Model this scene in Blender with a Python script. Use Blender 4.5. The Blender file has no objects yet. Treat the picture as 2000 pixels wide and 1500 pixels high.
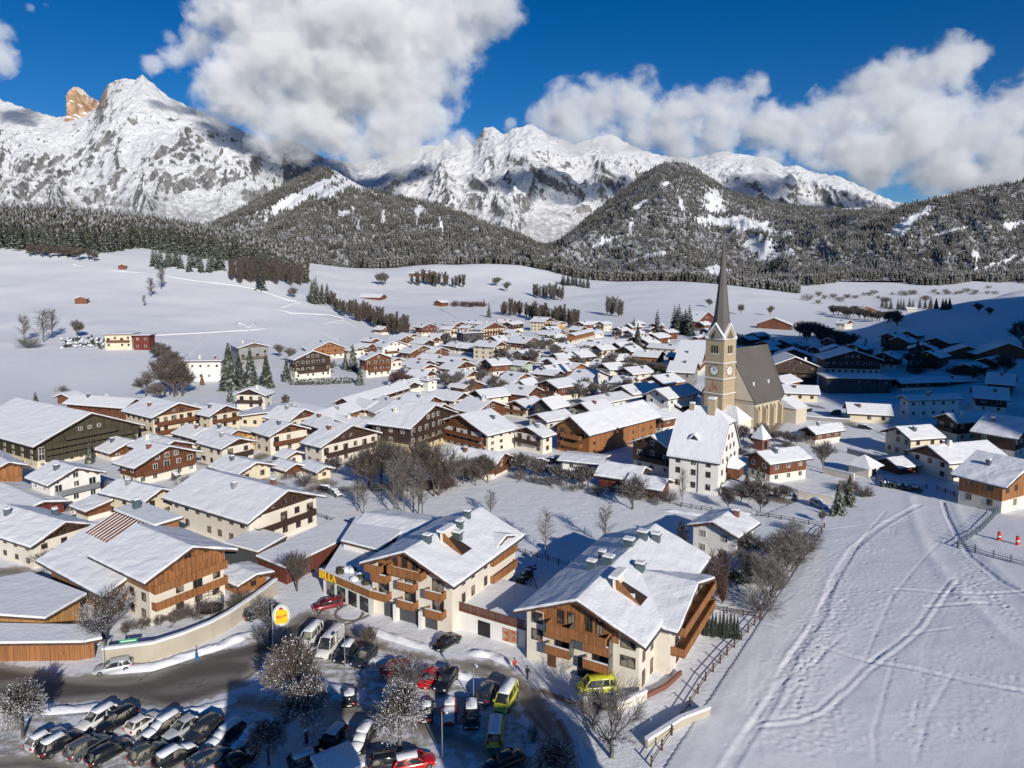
import bpy, math, random
import numpy as np
from mathutils import Vector, Matrix, noise as mnoise
R = math.radians
scene = bpy.context.scene
col = scene.collection

# ------------------------------------------------------------------ camera
F, HC, PITCH, YH = 1370.0, 50.0, 5.5, 530.0
SH = (math.tan(R(PITCH)) - (750.0 - YH) / F) * F / 2000.0
cp, sp = math.cos(R(PITCH)), math.sin(R(PITCH))
cam_d = bpy.data.cameras.new("camera"); cam = bpy.data.objects.new("camera", cam_d); col.objects.link(cam)
cam.location = (0, 0, HC); cam.rotation_euler = (R(90 - PITCH), 0, 0)
cam_d.sensor_width = 36; cam_d.lens = 36 * F / 2000; cam_d.shift_y = SH
cam_d.clip_start = 1; cam_d.clip_end = 40000
scene.camera = cam

# ------------------------------------------------------------------ light, sky, exposure
SUN_EL, SUN_AZ = 22.0, 24.0            # azimuth: degrees to the right of straight behind the camera
sdir = Vector((math.sin(R(SUN_AZ)) * math.cos(R(SUN_EL)), -math.cos(R(SUN_AZ)) * math.cos(R(SUN_EL)), math.sin(R(SUN_EL))))
sun_d = bpy.data.lights.new("sun", 'SUN'); sun = bpy.data.objects.new("sun", sun_d); col.objects.link(sun)
sun_d.energy = 4.2; sun_d.angle = R(0.5); sun_d.color = (1.0, 0.93, 0.82)
sun.rotation_euler = sdir.to_track_quat('Z', 'Y').to_euler()
w = bpy.data.worlds.new("World"); scene.world = w; w.use_nodes = True
nt = w.node_tree; nt.nodes.clear()
sky = nt.nodes.new('ShaderNodeTexSky'); sky.sky_type = 'NISHITA'; sky.sun_disc = False
sky.sun_elevation = R(SUN_EL); sky.sun_rotation = math.atan2(sdir.x, sdir.y)
sky.altitude = 1500; sky.air_density = 0.9; sky.dust_density = 0.1; sky.ozone_density = 4.0
hs = nt.nodes.new('ShaderNodeHueSaturation'); hs.inputs['Saturation'].default_value = 1.32; hs.inputs['Hue'].default_value = 0.506
bg = nt.nodes.new('ShaderNodeBackground'); bg.inputs[1].default_value = 0.072
wo = nt.nodes.new('ShaderNodeOutputWorld')
nt.links.new(sky.outputs[0], hs.inputs['Color']); nt.links.new(hs.outputs[0], bg.inputs[0]); nt.links.new(bg.outputs[0], wo.inputs[0])
scene.view_settings.view_transform = 'Standard'; scene.view_settings.look = 'None'
scene.view_settings.exposure = 0.1; scene.view_settings.gamma = 1.0
scene.render.engine = 'CYCLES'
scene.cycles.max_bounces = 12; scene.cycles.diffuse_bounces = 2; scene.cycles.glossy_bounces = 2
scene.cycles.transparent_max_bounces = 6; scene.cycles.transmission_bounces = 2
scene.cycles.volume_bounces = 9; scene.cycles.volume_step_rate = 1.0; scene.cycles.volume_max_steps = 160

# ------------------------------------------------------------------ helpers: projection
def ray(px, py):
    u = (px - 1000) / F; v = (750 - py) / F + SH * 2000 / F
    return u, cp + v * sp, v * cp - sp
def z_at(Y, py):
    _, dy, dz = ray(1000, py)
    return HC + Y * dz / dy
def proj(X, Y, Z):
    d = Y * cp - (Z - HC) * sp
    u = X / d; v = (Y * sp + (Z - HC) * cp) / d
    return 1000 + u * F, 750 - (v - SH * 2000 / F) * F

# ------------------------------------------------------------------ helpers: noise in numpy
def perlin(x, y, seed=0):
    xi = np.floor(x).astype(np.int64); yi = np.floor(y).astype(np.int64)
    xf = x - xi; yf = y - yi
    def g(ix, iy, dx, dy):
        h = (ix * 374761393 + iy * 668265263 + seed * 974634777) & 0xffffffff
        h = ((h ^ (h >> 13)) * 1274126177) & 0xffffffff
        h = (h ^ (h >> 16)) & 0xffff
        a = h * (2 * np.pi / 65536.0)
        return np.cos(a) * dx + np.sin(a) * dy
    u = xf * xf * xf * (xf * (xf * 6 - 15) + 10); v = yf * yf * yf * (yf * (yf * 6 - 15) + 10)
    a = g(xi, yi, xf, yf); b = g(xi + 1, yi, xf - 1, yf)
    c = g(xi, yi + 1, xf, yf - 1); d = g(xi + 1, yi + 1, xf - 1, yf - 1)
    return ((a + (b - a) * u) * (1 - v) + (c + (d - c) * u) * v) * 1.5
def fbm(x, y, oct=4, seed=0, gain=.5):
    r = 0; a = 1; f = 1; t = 0
    for i in range(oct):
        r = r + a * perlin(x * f, y * f, seed + i); t += a; a *= gain; f *= 2.03
    return r / t
def ridged(x, y, oct=5, seed=0, gain=.5):
    r = 0; a = 1; f = 1; t = 0; w_ = 1
    for i in range(oct):
        n = 1 - np.abs(perlin(x * f, y * f, seed + i)); n = n * n * w_
        r = r + a * n; t += a; a *= gain; f *= 2.07; w_ = np.clip(n * 1.6, 0, 1)
    return r / t
def smooth(a, b, x):
    t = np.clip((x - a) / (b - a), 0, 1); return t * t * (3 - 2 * t)

# ------------------------------------------------------------------ terrain height function
TAB = {
 -900: [(235,0),(260,790),(330,715),(420,640),(520,578),(620,520),(740,462),(900,425),(1100,400),(1400,420)],
 0:   [(235,0),(262,792),(330,725),(420,655),(520,595),(620,540),(740,486),(900,455),(1100,430),(1400,445)],
 150: [(245,0),(290,775),(360,700),(450,640),(540,590),(640,535),(745,488),(900,456),(1100,432),(1400,450)],
 300: [(270,0),(320,743),(390,685),(480,632),(600,567),(700,512),(770,492),(900,465),(1100,450),(1400,470)],
 450: [(300,0),(360,715),(430,684),(520,628),(620,565),(700,520),(770,500),(900,488),(1100,478),(1400,490)],
 540: [(300,0),(380,710),(440,684),(520,640),(600,595),(680,548),(740,530),(850,518),(1000,505),(1200,505),(1500,520)],
 600: [(400,0),(470,672),(560,622),(630,592),(680,578),(740,580),(850,570),(1000,538),(1150,512),(1400,520)],
 700: [(430,0),(520,655),(600,626),(720,612),(850,595),(1000,562),(1150,528),(1400,528)],
 850: [(480,0),(560,650),(640,632),(740,612),(850,597),(1000,572),(1150,540),(1250,514),(1400,520)],
 1030:[(480,0),(560,650),(640,635),(720,622),(850,604),(1000,582),(1150,550),(1280,512),(1400,522)],
 1150:[(480,0),(580,648),(680,628),(800,612),(950,590),(1080,572),(1200,553),(1400,552)],
 1300:[(460,0),(560,652),(660,630),(800,608),(950,580),(1080,560),(1200,546),(1400,552)],
 1450:[(480,0),(560,652),(660,632),(800,610),(950,585),(1080,568),(1200,558),(1400,566)],
 1600:[(520,0),(640,642),(760,624),(900,606),(1000,592),(1100,588),(1400,573),(1800,545),(2300,525)],
 1700:[(290,0),(330,722),(380,680),(430,645),(470,634),(620,642),(900,606),(1200,590),(1500,575),(1900,548),(2300,528)],
 1850:[(270,0),(320,712),(370,660),(430,612),(475,592),(560,628),(800,617),(1000,600),(1400,583),(1900,547),(2300,530)],
 2000:[(255,0),(310,708),(370,640),(440,585),(505,560),(600,606),(900,605),(1300,587),(1600,568),(1900,552),(2300,540)],
 2500:[(200,0),(300,690),(400,600),(520,545),(700,560),(1200,560),(2300,520)],
 3600:[(150,0),(300,640),(450,540),(700,520),(1200,520),(2300,500)],
}
_cols = sorted(TAB); _sx = np.array([(c - 1000) / F for c in _cols])
_Yg = np.concatenate([np.linspace(100, 1000, 181), np.linspace(1010, 2600, 160)])
_Z = []
for c in _cols:
    t = TAB[c]; ys = [t[0][0]] + [q[0] for q in t[1:]]; zs = [0.0] + [z_at(q[0], q[1]) for q in t[1:]]
    _Z.append(np.interp(_Yg, ys, zs, left=0.0))
_Z = np.array(_Z)
_Sg = np.linspace(-1.6, 2.0, 361)
_ZZ = np.array([np.interp(_Sg, _sx, _Z[:, j]) for j in range(len(_Yg))])   # [Y, s]
_k = np.exp(-0.5 * (np.arange(-9, 10) / 3.6) ** 2); _k /= _k.sum()
_ZZ = np.apply_along_axis(lambda r_: np.convolve(np.pad(r_, 9, 'edge'), _k, 'valid'), 1, _ZZ)
_k = np.exp(-0.5 * (np.arange(-6, 7) / 2.4) ** 2); _k /= _k.sum()
_ZZ = np.apply_along_axis(lambda r_: np.convolve(np.pad(r_, 6, 'edge'), _k, 'valid'), 0, _ZZ)
def T(X, Y):
    X = np.asarray(X, float); Y = np.asarray(Y, float)
    Yc = np.clip(Y, 100, 2599); s = np.clip(X / np.maximum(Y, 60), -1.599, 1.999)
    si = (s + 1.6) / 0.01; i = np.clip(si.astype(int), 0, 359); fs = si - i
    yi = np.interp(Yc, _Yg, np.arange(len(_Yg))); j = np.clip(yi.astype(int), 0, len(_Yg) - 2); fy = yi - j
    z = (_ZZ[j, i] * (1 - fs) + _ZZ[j, i + 1] * fs) * (1 - fy) + (_ZZ[j + 1, i] * (1 - fs) + _ZZ[j + 1, i + 1] * fs) * fy
    z = np.where(Y < 110, 0, z)
    # unseen hill added behind the viewpoint at right, shaped to shade the village's right
    c = .914 * X + .407 * Y
    hill = smooth(168, 200, c) * np.clip(138 + (c - 198) * 1.02, 0, 285) * np.exp(-((Y + 100) / 75.0) ** 2)
    mound = 5.0 * smooth(30, 85, X) * (1 - smooth(72, 175, Y)) * smooth(-40, 30, Y)
    return z + hill + mound
def Tz(x, y): return float(T(x, y))
def P(px, py):
    u, dy, dz = ray(px, py)
    ys = np.concatenate([np.linspace(60, 1000, 1881), np.linspace(1001, 2500, 1500)])
    zz = HC + ys * dz / dy; hz = T(ys * u / dy, ys)
    b = np.nonzero(zz <= hz)[0]
    if len(b) == 0: i = len(ys) - 1; Y = ys[-1]
    else:
        i = b[0]
        if i == 0: Y = ys[0]
        else:
            a0 = zz[i-1] - hz[i-1]; a1 = zz[i] - hz[i]; Y = ys[i-1] + (ys[i] - ys[i-1]) * a0 / (a0 - a1 + 1e-9)
    X = Y * u / dy
    return Vector((X, Y, Tz(X, Y)))
def mpp(p): return (p.y * cp - (p.z - HC) * sp) / F      # metres per photo pixel at a point

# ------------------------------------------------------------------ helpers: materials
MATS = {}
class NT:
    def __init__(s, name):
        m = bpy.data.materials.new(name); m.use_nodes = True; s.m = m; s.t = m.node_tree; s.t.nodes.clear()
        s.out = s.n('ShaderNodeOutputMaterial'); s.b = s.n('ShaderNodeBsdfPrincipled'); s.l(s.b.outputs[0], s.out.inputs[0])
    def n(s, k, **kw):
        x = s.t.nodes.new(k)
        for a, v in kw.items(): setattr(x, a, v)
        return x
    def l(s, a, b): s.t.links.new(a, b)
    def geo(s, o='Position'):
        return s.n('ShaderNodeNewGeometry').outputs[o]
    def obj(s): return s.n('ShaderNodeTexCoord').outputs['Object']
    def noise(s, vec, scale, detail=4, rough=.5, dist=0):
        x = s.n('ShaderNodeTexNoise'); x.inputs['Scale'].default_value = scale; x.inputs['Detail'].default_value = detail
        x.inputs['Roughness'].default_value = rough; x.inputs['Distortion'].default_value = dist; s.l(vec, x.inputs['Vector']); return x.outputs['Fac']
    def ramp(s, fac, a, b, inv=False):
        x = s.n('ShaderNodeMapRange'); x.interpolation_type = 'SMOOTHSTEP'; s.l(fac, x.inputs['Value'])
        x.inputs['From Min'].default_value = a; x.inputs['From Max'].default_value = b
        if inv: x.inputs['To Min'].default_value = 1; x.inputs['To Max'].default_value = 0
        return x.outputs['Result']
    def math(s, op, a, b=None):
        x = s.n('ShaderNodeMath', operation=op)
        for i, q in enumerate((a, b)):
            if q is None: continue
            if isinstance(q, (int, float)): x.inputs[i].default_value = q
            else: s.l(q, x.inputs[i])
        return x.outputs[0]
    def mix(s, fac, a, b):
        x = s.n('ShaderNodeMix', data_type='RGBA')
        for i, q in ((0, fac), (6, a), (7, b)):
            if isinstance(q, (int, float)): x.inputs[i].default_value = q
            elif isinstance(q, tuple): x.inputs[i].default_value = (*q, 1)
            else: s.l(q, x.inputs[i])
        return x.outputs[2]
    def scale(s, vec, v):
        x = s.n('ShaderNodeMapping'); x.inputs['Scale'].default_value = v; s.l(vec, x.inputs['Vector']); return x.outputs[0]
    def nz(s):
        x = s.n('ShaderNodeSeparateXYZ'); s.l(s.geo('Normal'), x.inputs[0]); return x.outputs[2]
    def sep(s, v):
        x = s.n('ShaderNodeSeparateXYZ'); s.l(v, x.inputs[0]); return x.outputs
    def color(s, c):
        if isinstance(c, tuple): s.b.inputs['Base Color'].default_value = (*c, 1)
        else: s.l(c, s.b.inputs['Base Color'])
    def bump(s, h, strength, dist):
        x = s.n('ShaderNodeBump'); x.inputs['Strength'].default_value = strength; x.inputs['Distance'].default_value = dist
        s.l(h, x.inputs['Height']); s.l(x.outputs[0], s.b.inputs['Normal'])
    def set(s, **kw):
        for k, v in kw.items(): s.b.inputs[k.replace('_', ' ')].default_value = v
def plain(name, c, rough=.6, var=.15, vs=1.5, metal=0, bump=0):
    if name in MATS: return MATS[name]
    t = NT(name); n = t.noise(t.obj(), vs, 4, .6)
    t.color(t.mix(n, tuple(x * (1 - var) for x in c), tuple(min(1, x * (1 + var)) for x in c)))
    t.set(Roughness=rough, Metallic=metal)
    if bump: t.bump(n, bump, .1)
    MATS[name] = t.m; return t.m
SNOW = (.80, .82, .86)
def m_roofsnow():
    t = NT('roof_snow'); g = t.geo(); n = t.noise(g, .5, 4, .6); n2 = t.noise(g, 3.0, 3, .5)
    t.color(t.mix(n, (.76, .78, .83), (.86, .87, .89))); t.set(Roughness=.75)
    t.bump(t.math('ADD', n, t.math('MULTIPLY', n2, .25)), .35, .5); return t.m
MATS['snow'] = m_roofsnow()
def wood(name, c, dark=.55, rough=.7, plank=6.0):
    t = NT(name); o = t.obj()
    pl = t.noise(t.scale(o, (plank, plank, .12)), 1.0, 2, .5)
    st = t.noise(o, .6, 3, .6)
    a = tuple(x * dark for x in c); b = tuple(min(1, x * 1.25) for x in c)
    t.color(t.mix(t.math('MULTIPLY', st, .5), t.mix(t.ramp(pl, .35, .65), a, b), tuple(x * .8 for x in c)))
    t.set(Roughness=rough); MATS[name] = t.m; return t.m
wood('wood_orange', (.33, .14, .05)); wood('wood_brown', (.17, .062, .028)); wood('wood_dark', (.055, .03, .02))
wood('wood_light', (.50, .27, .10)); wood('wood_grey', (.16, .12, .09)); wood('wood_red', (.15, .042, .028)); wood('wood_green', (.07, .06, .035))
wood('roof_edge', (.10, .055, .035)); wood('roof_black', (.035, .035, .045))
def stucco(name, c):
    t = NT(name); g = t.geo(); n = t.noise(g, .35, 5, .65); n2 = t.noise(g, 2.5, 3, .6)
    t.color(t.mix(t.ramp(n, .3, .75), tuple(x * .86 for x in c), c)); t.set(Roughness=.9); t.bump(n2, .12, .05); MATS[name] = t.m
stucco('white', (.80, .74, .64)); stucco('cream', (.74, .66, .50)); stucco('yellow', (.70, .56, .30)); stucco('pure', (.84, .82, .78))
stucco('grey', (.30, .30, .30)); stucco('mint', (.50, .58, .48)); stucco('concrete', (.50, .45, .36)); stucco('dkgrey', (.07, .075, .085)); stucco('redwall', (.16, .03, .025))
def m_glass():
    t = NT('glass'); n = t.noise(t.geo(), .55, 2, .5); t.color(t.mix(t.ramp(n, .50, .62), (.022, .027, .035), (.24, .22, .18))); t.set(Roughness=.12); return t.m
MATS['glass'] = m_glass(); plain('shutter_glass', (.10, .11, .10), .3, .3)
plain('frame_white', (.72, .70, .66)); plain('frame_brown', (.13, .06, .03)); plain('curtain', (.55, .55, .5))
plain('metal', (.12, .15, .18), .45, .3, 1, .3); plain('steel', (.5, .52, .54), .35, .1, 1, .6); plain('brick', (.20, .085, .06), .8)
plain('asphalt', (.07, .065, .06), .6); plain('bark', (.10, .075, .055), .9, .35, 3); plain('bark_pale', (.20, .16, .13), .9, .3, 3)
plain('black', (.012, .012, .014), .35); plain('skin', (.5, .3, .22), .6, .05); plain('pure_snow', SNOW, .75, .03)

# ------------------------------------------------------------------ helpers: meshes and objects
def link(o, parent=None):
    col.objects.link(o)
    if parent: o.parent = parent
    return o
def mesh_np(name, V, Fc, mats, mi=None, parent=None, smooth_=False):
    """V (n,3) array, Fc (m,k) int array or list of such arrays with their material index"""
    me = bpy.data.meshes.new(name)
    if not isinstance(Fc, list): Fc = [(Fc, 0)]
    nl = sum(f.size for f, _ in Fc); nf = sum(len(f) for f, _ in Fc)
    me.vertices.add(len(V)); me.vertices.foreach_set('co', np.asarray(V, np.float32).ravel())
    me.loops.add(nl); me.loops.foreach_set('vertex_index', np.concatenate([f.ravel() for f, _ in Fc]).astype(np.int32))
    me.polygons.add(nf)
    sizes = np.concatenate([np.full(len(f), f.shape[1]) for f, _ in Fc]); st = np.concatenate([[0], np.cumsum(sizes)[:-1]])
    me.polygons.foreach_set('loop_start', st.astype(np.int32))
    me.polygons.foreach_set('material_index', (mi if mi is not None else np.concatenate([np.full(len(f), k) for f, k in Fc])).astype(np.int32))
    if smooth_: me.polygons.foreach_set('use_smooth', np.ones(nf, bool))
    me.update(calc_edges=True); me.validate()
    for m in mats: me.materials.append(MATS[m] if isinstance(m, str) else m)
    return me
class MB:
    def __init__(s): s.v = []; s.f = []; s.m = []
    def poly(s, pts, faces, m=0):
        b = len(s.v); s.v += [tuple(p) for p in pts]; s.f += [tuple(b + i for i in f) for f in faces]; s.m += [m] * len(faces); return s
    def box(s, x0, y0, z0, x1, y1, z1, m=0):
        if x0 > x1: x0, x1 = x1, x0
        if y0 > y1: y0, y1 = y1, y0
        return s.poly([(x0,y0,z0),(x1,y0,z0),(x1,y1,z0),(x0,y1,z0),(x0,y0,z1),(x1,y0,z1),(x1,y1,z1),(x0,y1,z1)],
                      [(0,3,2,1),(4,5,6,7),(0,1,5,4),(1,2,6,5),(2,3,7,6),(3,0,4,7)], m)
    def extr(s, prof, y0, y1, m=0):
        """closed profile of (x,z), counter-clockwise seen from -y, extruded along y"""
        n = len(prof); b = len(s.v)
        s.v += [(x, y0, z) for x, z in prof] + [(x, y1, z) for x, z in prof]
        s.f += [tuple(b + i for i in range(n)), tuple(b + n + i for i in reversed(range(n)))]
        s.f += [(b + i, b + n + i, b + n + (i + 1) % n, b + (i + 1) % n) for i in range(n)]
        s.m += [m] * (n + 2); return s
    def slab(s, pts, z0, z1, m=0):
        """polygon footprint (ccw) between two heights"""
        n = len(pts); b = len(s.v)
        s.v += [(x, y, z0) for x, y in pts] + [(x, y, z1) for x, y in pts]
        s.f += [tuple(b + i for i in reversed(range(n))), tuple(b + n + i for i in range(n))]
        s.f += [(b + i, b + (i + 1) % n, b + n + (i + 1) % n, b + n + i) for i in range(n)]
        s.m += [m] * (n + 2); return s
    def tube(s, a, b_, r0, r1=None, n=6, m=0, caps=True):
        a = Vector(a); b_ = Vector(b_); r1 = r0 if r1 is None else r1; d = (b_ - a)
        if d.length < 1e-6: return s
        q = d.to_track_quat('Z', 'Y').to_matrix(); B = len(s.v)
        for c, r_ in ((a, r0), (b_, r1)):
            for i in range(n):
                t = 2 * math.pi * i / n; s.v.append(tuple(c + q @ Vector((r_ * math.cos(t), r_ * math.sin(t), 0))))
        for i in range(n):
            j = (i + 1) % n; s.f.append((B + i, B + j, B + n + j, B + n + i)); s.m.append(m)
        if caps: s.f += [tuple(B + i for i in reversed(range(n))), tuple(B + n + i for i in range(n))]; s.m += [m, m]
        return s
    def lathe(s, prof, n=12, m=0, c=(0, 0, 0)):
        B = len(s.v)
        for r_, z in prof:
            for i in range(n):
                t = 2 * math.pi * i / n; s.v.append((c[0] + r_ * math.cos(t), c[1] + r_ * math.sin(t), c[2] + z))
        for k in range(len(prof) - 1):
            for i in range(n):
                j = (i + 1) % n; s.f.append((B + k*n + i, B + k*n + j, B + k*n + n + j, B + k*n + n + i)); s.m.append(m)
        return s
    def mesh(s, name, mats, smooth_=False):
        me = bpy.data.meshes.new(name); me.from_pydata(s.v, [], s.f)
        for m in (mats if isinstance(mats, (list, tuple)) else [mats]): me.materials.append(MATS[m] if isinstance(m, str) else m)
        me.polygons.foreach_set('material_index', s.m)
        if smooth_: me.polygons.foreach_set('use_smooth', [True] * len(s.f))
        me.update(); return me
    def build(s, name, mats, parent=None, loc=None, rz=None, smooth_=False):
        o = bpy.data.objects.new(name, s.mesh(name, mats, smooth_)); link(o, parent)
        if loc is not None: o.location = loc
        if rz is not None: o.rotation_euler = (0, 0, rz)
        return o
def bevel(o, wd, seg=2):
    m = o.modifiers.new('bevel', 'BEVEL'); m.width = wd; m.segments = seg; m.limit_method = 'ANGLE'; return o
def tag(o, label=None, cat=None, group=None, kind=None):
    if label: o['label'] = label
    if cat: o['category'] = cat
    if group: o['group'] = group
    if kind: o['kind'] = kind
    return o
def empty(name, loc, rz=0.0):
    o = bpy.data.objects.new(name, None); link(o); o.location = loc; o.rotation_euler = (0, 0, rz); o.empty_display_size = .5; return o
def copy_tree(o, parent=None):
    c = o.copy(); link(c, parent)
    for ch in list(o.children): copy_tree(ch, c)
    return c
def grid_mesh(name, X, Y, Z, mats, smooth_=True, keep=None):
    nr, nc = X.shape; V = np.stack([X.ravel(), Y.ravel(), Z.ravel()], 1)
    i, j = np.meshgrid(np.arange(nr - 1), np.arange(nc - 1), indexing='ij'); a = (i * nc + j).ravel()
    Fq = np.stack([a, a + 1, a + nc + 1, a + nc], 1)
    if keep is not None: Fq = Fq[keep]
    me = mesh_np(name, V, Fq, mats, smooth_=smooth_); o = bpy.data.objects.new(name, me); link(o); return o
# ------------------------------------------------------------------ ground
def m_ground():
    t = NT('ground_snow'); g = t.geo(); n = t.noise(g, .02, 5, .6); n2 = t.noise(g, .35, 5, .6); n3 = t.noise(g, 2.2, 3, .6)
    t.color(t.mix(n, (.74, .77, .83), (.84, .85, .87))); t.set(Roughness=.8)
    t.bump(t.math('ADD', t.math('MULTIPLY', n2, 1.0), t.math('MULTIPLY', n3, .2)), .35, .8); return t.m
MATS['ground'] = m_ground()
tt = np.linspace(-1, 1, 421); S = np.sinh(2.2 * tt) / math.sinh(2.2) * 3.6
rows = np.concatenate([np.linspace(-900, 60, 60), np.linspace(66, 400, 120), np.geomspace(403, 2550, 150)])
Wd = np.sqrt(rows ** 2 + 160 ** 2)
GX = S[None, :] * Wd[:, None]; GY = np.repeat(rows[:, None], len(S), 1)
GZ = T(GX, GY)
und = fbm(GX / 60, GY / 60, 4, 5) * 2.4 + fbm(GX / 14, GY / 14, 3, 9) * .18
GZ = GZ + und * smooth(1.5, 12, GZ) * (GY > 100)
ground = grid_mesh('ground', GX, GY, GZ, ['ground']); tag(ground, kind='structure')

# ------------------------------------------------------------------ mountains
def m_rock():
    t = NT('mountain_rock'); g = t.geo(); p = t.sep(g)
    n1 = t.noise(t.scale(g, (1, 1, 1.8)), .010, 9, .70, .25); n2 = t.noise(t.scale(g, (1, 1, .5)), .03, 6, .7)
    n3 = t.noise(t.scale(g, (1, 1, .6)), .045, 6, .75)
    st = t.ramp(t.math('ADD', t.math('ADD', t.nz(), t.math('MULTIPLY', t.math('SUBTRACT', n3, .5), 1.1)), t.math('MULTIPLY', t.math('SUBTRACT', n1, .5), .75)), .46, .58)
    rock = t.mix(t.ramp(n2, .35, .65), (.10, .105, .115), (.27, .265, .26))
    warm = t.math('MULTIPLY', t.ramp(p[2], 900, 1250), t.ramp(n1, .42, .58)); rock = t.mix(warm, rock, (.56, .36, .22))
    low = t.math('MULTIPLY', t.ramp(t.math('ADD', p[2], t.math('MULTIPLY', n1, 500)), 560, 800, True), .6)
    sn = t.math('MULTIPLY', st, t.math('SUBTRACT', 1, t.math('MULTIPLY', low, t.ramp(n2, .40, .56))))
    t.color(t.mix(sn, rock, (.74, .76, .80))); t.set(Roughness=.9)
    t.bump(t.math('ADD', n1, t.math('MULTIPLY', n2, .35)), .8, 38); return t.m
MATS['mountain_rock'] = m_rock()
def m_forestfloor():
    t = NT('forest_floor'); g = t.geo(); n = t.noise(g, .004, 6, .7); n2 = t.noise(g, .05, 5, .7)
    t.color(t.mix(t.ramp(n2, .4, .6), (.07, .07, .065), (.42, .43, .46))); t.set(Roughness=.95); t.bump(n2, .6, 8); return t.m
MATS['forest_floor'] = m_forestfloor()
MATS['clear_snow'] = MATS['ground']

def skyline(pts, px):
    xs = [a for a, _ in pts]; ys = [b for _, b in pts]; return np.interp(px, xs, ys)
def layer(name, pts, foot, x0, x1, nx, nt_, Yf, Yr, ampl, mat, seed, power=1.3, gully=9.0, back=.25, spike=6.0, smooth_sky=0):
    """a range of hills: foot line at depth Yf, ridge line at depth Yr whose skyline passes through pts"""
    px = np.linspace(x0, x1, nx); s = (px - 1000) / F
    ysky = skyline(pts, px)
    t = np.concatenate([np.linspace(0, 1, nt_), 1 + np.linspace(0, back, 14)[1:]])
    Yf_ = np.interp(px, *zip(*Yf)) if isinstance(Yf, list) else np.full(nx, Yf)
    Yr_ = np.interp(px, *zip(*Yr)) if isinstance(Yr, list) else np.full(nx, Yr)
    Yy = Yf_[None, :] + (Yr_ - Yf_)[None, :] * t[:, None]
    X = s[None, :] * Yy
    yfoot = skyline(foot, px)
    v = lambda yy: (lambda k: (k * cp - sp) / (cp + k * sp))((750 - yy) / F + SH * 2000 / F)
    zr = HC + Yr_ * v(ysky); zf = HC + Yf_ * v(yfoot)
    # smoothed ridge height so that the face below the crest does not repeat every notch of it
    k = np.ones(41) / 41; zs = np.convolve(np.pad(zr, 20, 'edge'), k, 'valid')
    tc = np.clip(t, 0, 1)[:, None]; mixk = tc ** 8
    zz = zf[None, :] + (zs[None, :] * (1 - mixk) + zr[None, :] * mixk - zf[None, :]) * tc ** power
    zz = zz - (np.clip(t - 1, 0, 9)[:, None]) * (zr - zf)[None, :] * 1.6
    sc = 1.0 / (ampl * gully)
    wx = X + fbm(X * sc * .7, Yy * sc * .7, 3, seed + 40) * ampl * 2.2
    wy = Yy + fbm(X * sc * .7, Yy * sc * .7, 3, seed + 50) * ampl * 2.2
    rg = ridged(wx * sc * 1.6, wy * sc * .75, 6, seed, .55) - .55
    env = np.sin(np.pi * np.clip(tc, 0, 1) ** .8) ** .7 * (1 - tc ** 6 * .8)
    zz = zz + rg * ampl * 1.6 * env
    zz = zz + (fbm(X * sc * 14, Yy * sc * 14, 3, seed + 7)) * spike * np.clip(tc * 3, 0, 1)
    return X, Yy, zz, t, px

L1 = [(-400,150),(-100,178),(0,183),(60,205),(100,220),(131,228),(160,228),(190,222),(212,206),(232,166),(262,152),(285,155),(300,147),(322,166),(350,190),(400,214),(450,236),(500,262),(530,280),(560,268),(590,278),(640,308),(700,318),(760,305),(830,285),(862,282),(872,270),(890,285),(905,262),(925,285),(947,250),(962,246),(984,262),(1002,252),(1036,242),(1070,262),(1120,282),(1160,268),(1190,262),(1240,290),(1280,302),(1340,310),(1400,296),(1440,300),(1462,305),(1492,306),(1520,326),(1546,322),(1582,338),(1622,342),(1680,368),(1730,392),(1770,400),(1830,380),(1900,370),(2100,360),(2500,350)]
X, Y, Z, t_, px_ = layer('range', L1, [(-400,490),(0,490),(300,490),(470,480),(700,470),(1100,475),(1600,450),(2500,440)], -400, 2500, 1700, 260,
    [(-400,3100),(0,3000),(470,2700),(700,4200),(1100,3700),(1400,4200),(2500,4500)], [(-400,4700),(0,4600),(300,4400),(560,4500),(700,6000),(1000,5600),(1300,5800),(1700,5600),(2500,5600)], 150, 'm', 11, 1.2, 4.6, .2, 14)
mountain = grid_mesh('snowy_mountain_range', X, Y, Z, ['mountain_rock']); tag(mountain, kind='structure')

# the warm sunlit rock tower standing on the left ridge
def m_tower():
    t = NT('warm_rock'); g = t.geo(); n = t.noise(t.scale(g, (1, 1, .45)), .03, 7, .7); n2 = t.noise(g, .012, 5, .6)
    c = t.mix(t.ramp(n, .35, .65), (.30, .19, .12), (.62, .42, .28)); f = t.ramp(t.math('ADD', t.nz(), t.math('MULTIPLY', t.math('SUBTRACT', n2, .5), .8)), .42, .6)
    t.color(t.mix(f, c, (.84, .85, .88))); t.set(Roughness=.95); t.bump(n, .8, 20); return t.m
MATS['warm_rock'] = m_tower()
import bmesh
bm = bmesh.new(); OUT = [(128,246),(132,215),(134,184),(141,174),(150,170),(160,175),(167,184),(178,191),(190,199),(206,203),(216,222),(222,246)]
def wpt(x, y, D): u_, a_, b_ = ray(x, y); return (D * u_ / a_, D, HC + D * b_ / a_)
fr_ = [bm.verts.new(wpt(x, y, 4440)) for x, y in OUT]; bk = [bm.verts.new(wpt(x, y, 4640)) for x, y in OUT]; n_ = len(OUT)
bm.faces.new(list(reversed(fr_))); bm.faces.new(bk)
for i in range(n_): bm.faces.new((fr_[i], fr_[(i + 1) % n_], bk[(i + 1) % n_], bk[i]))
bmesh.ops.triangulate(bm, faces=bm.faces); 
for _ in range(4): bmesh.ops.subdivide_edges(bm, edges=bm.edges, cuts=1, use_grid_fill=True)
bmesh.ops.recalc_face_normals(bm, faces=bm.faces)
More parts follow.
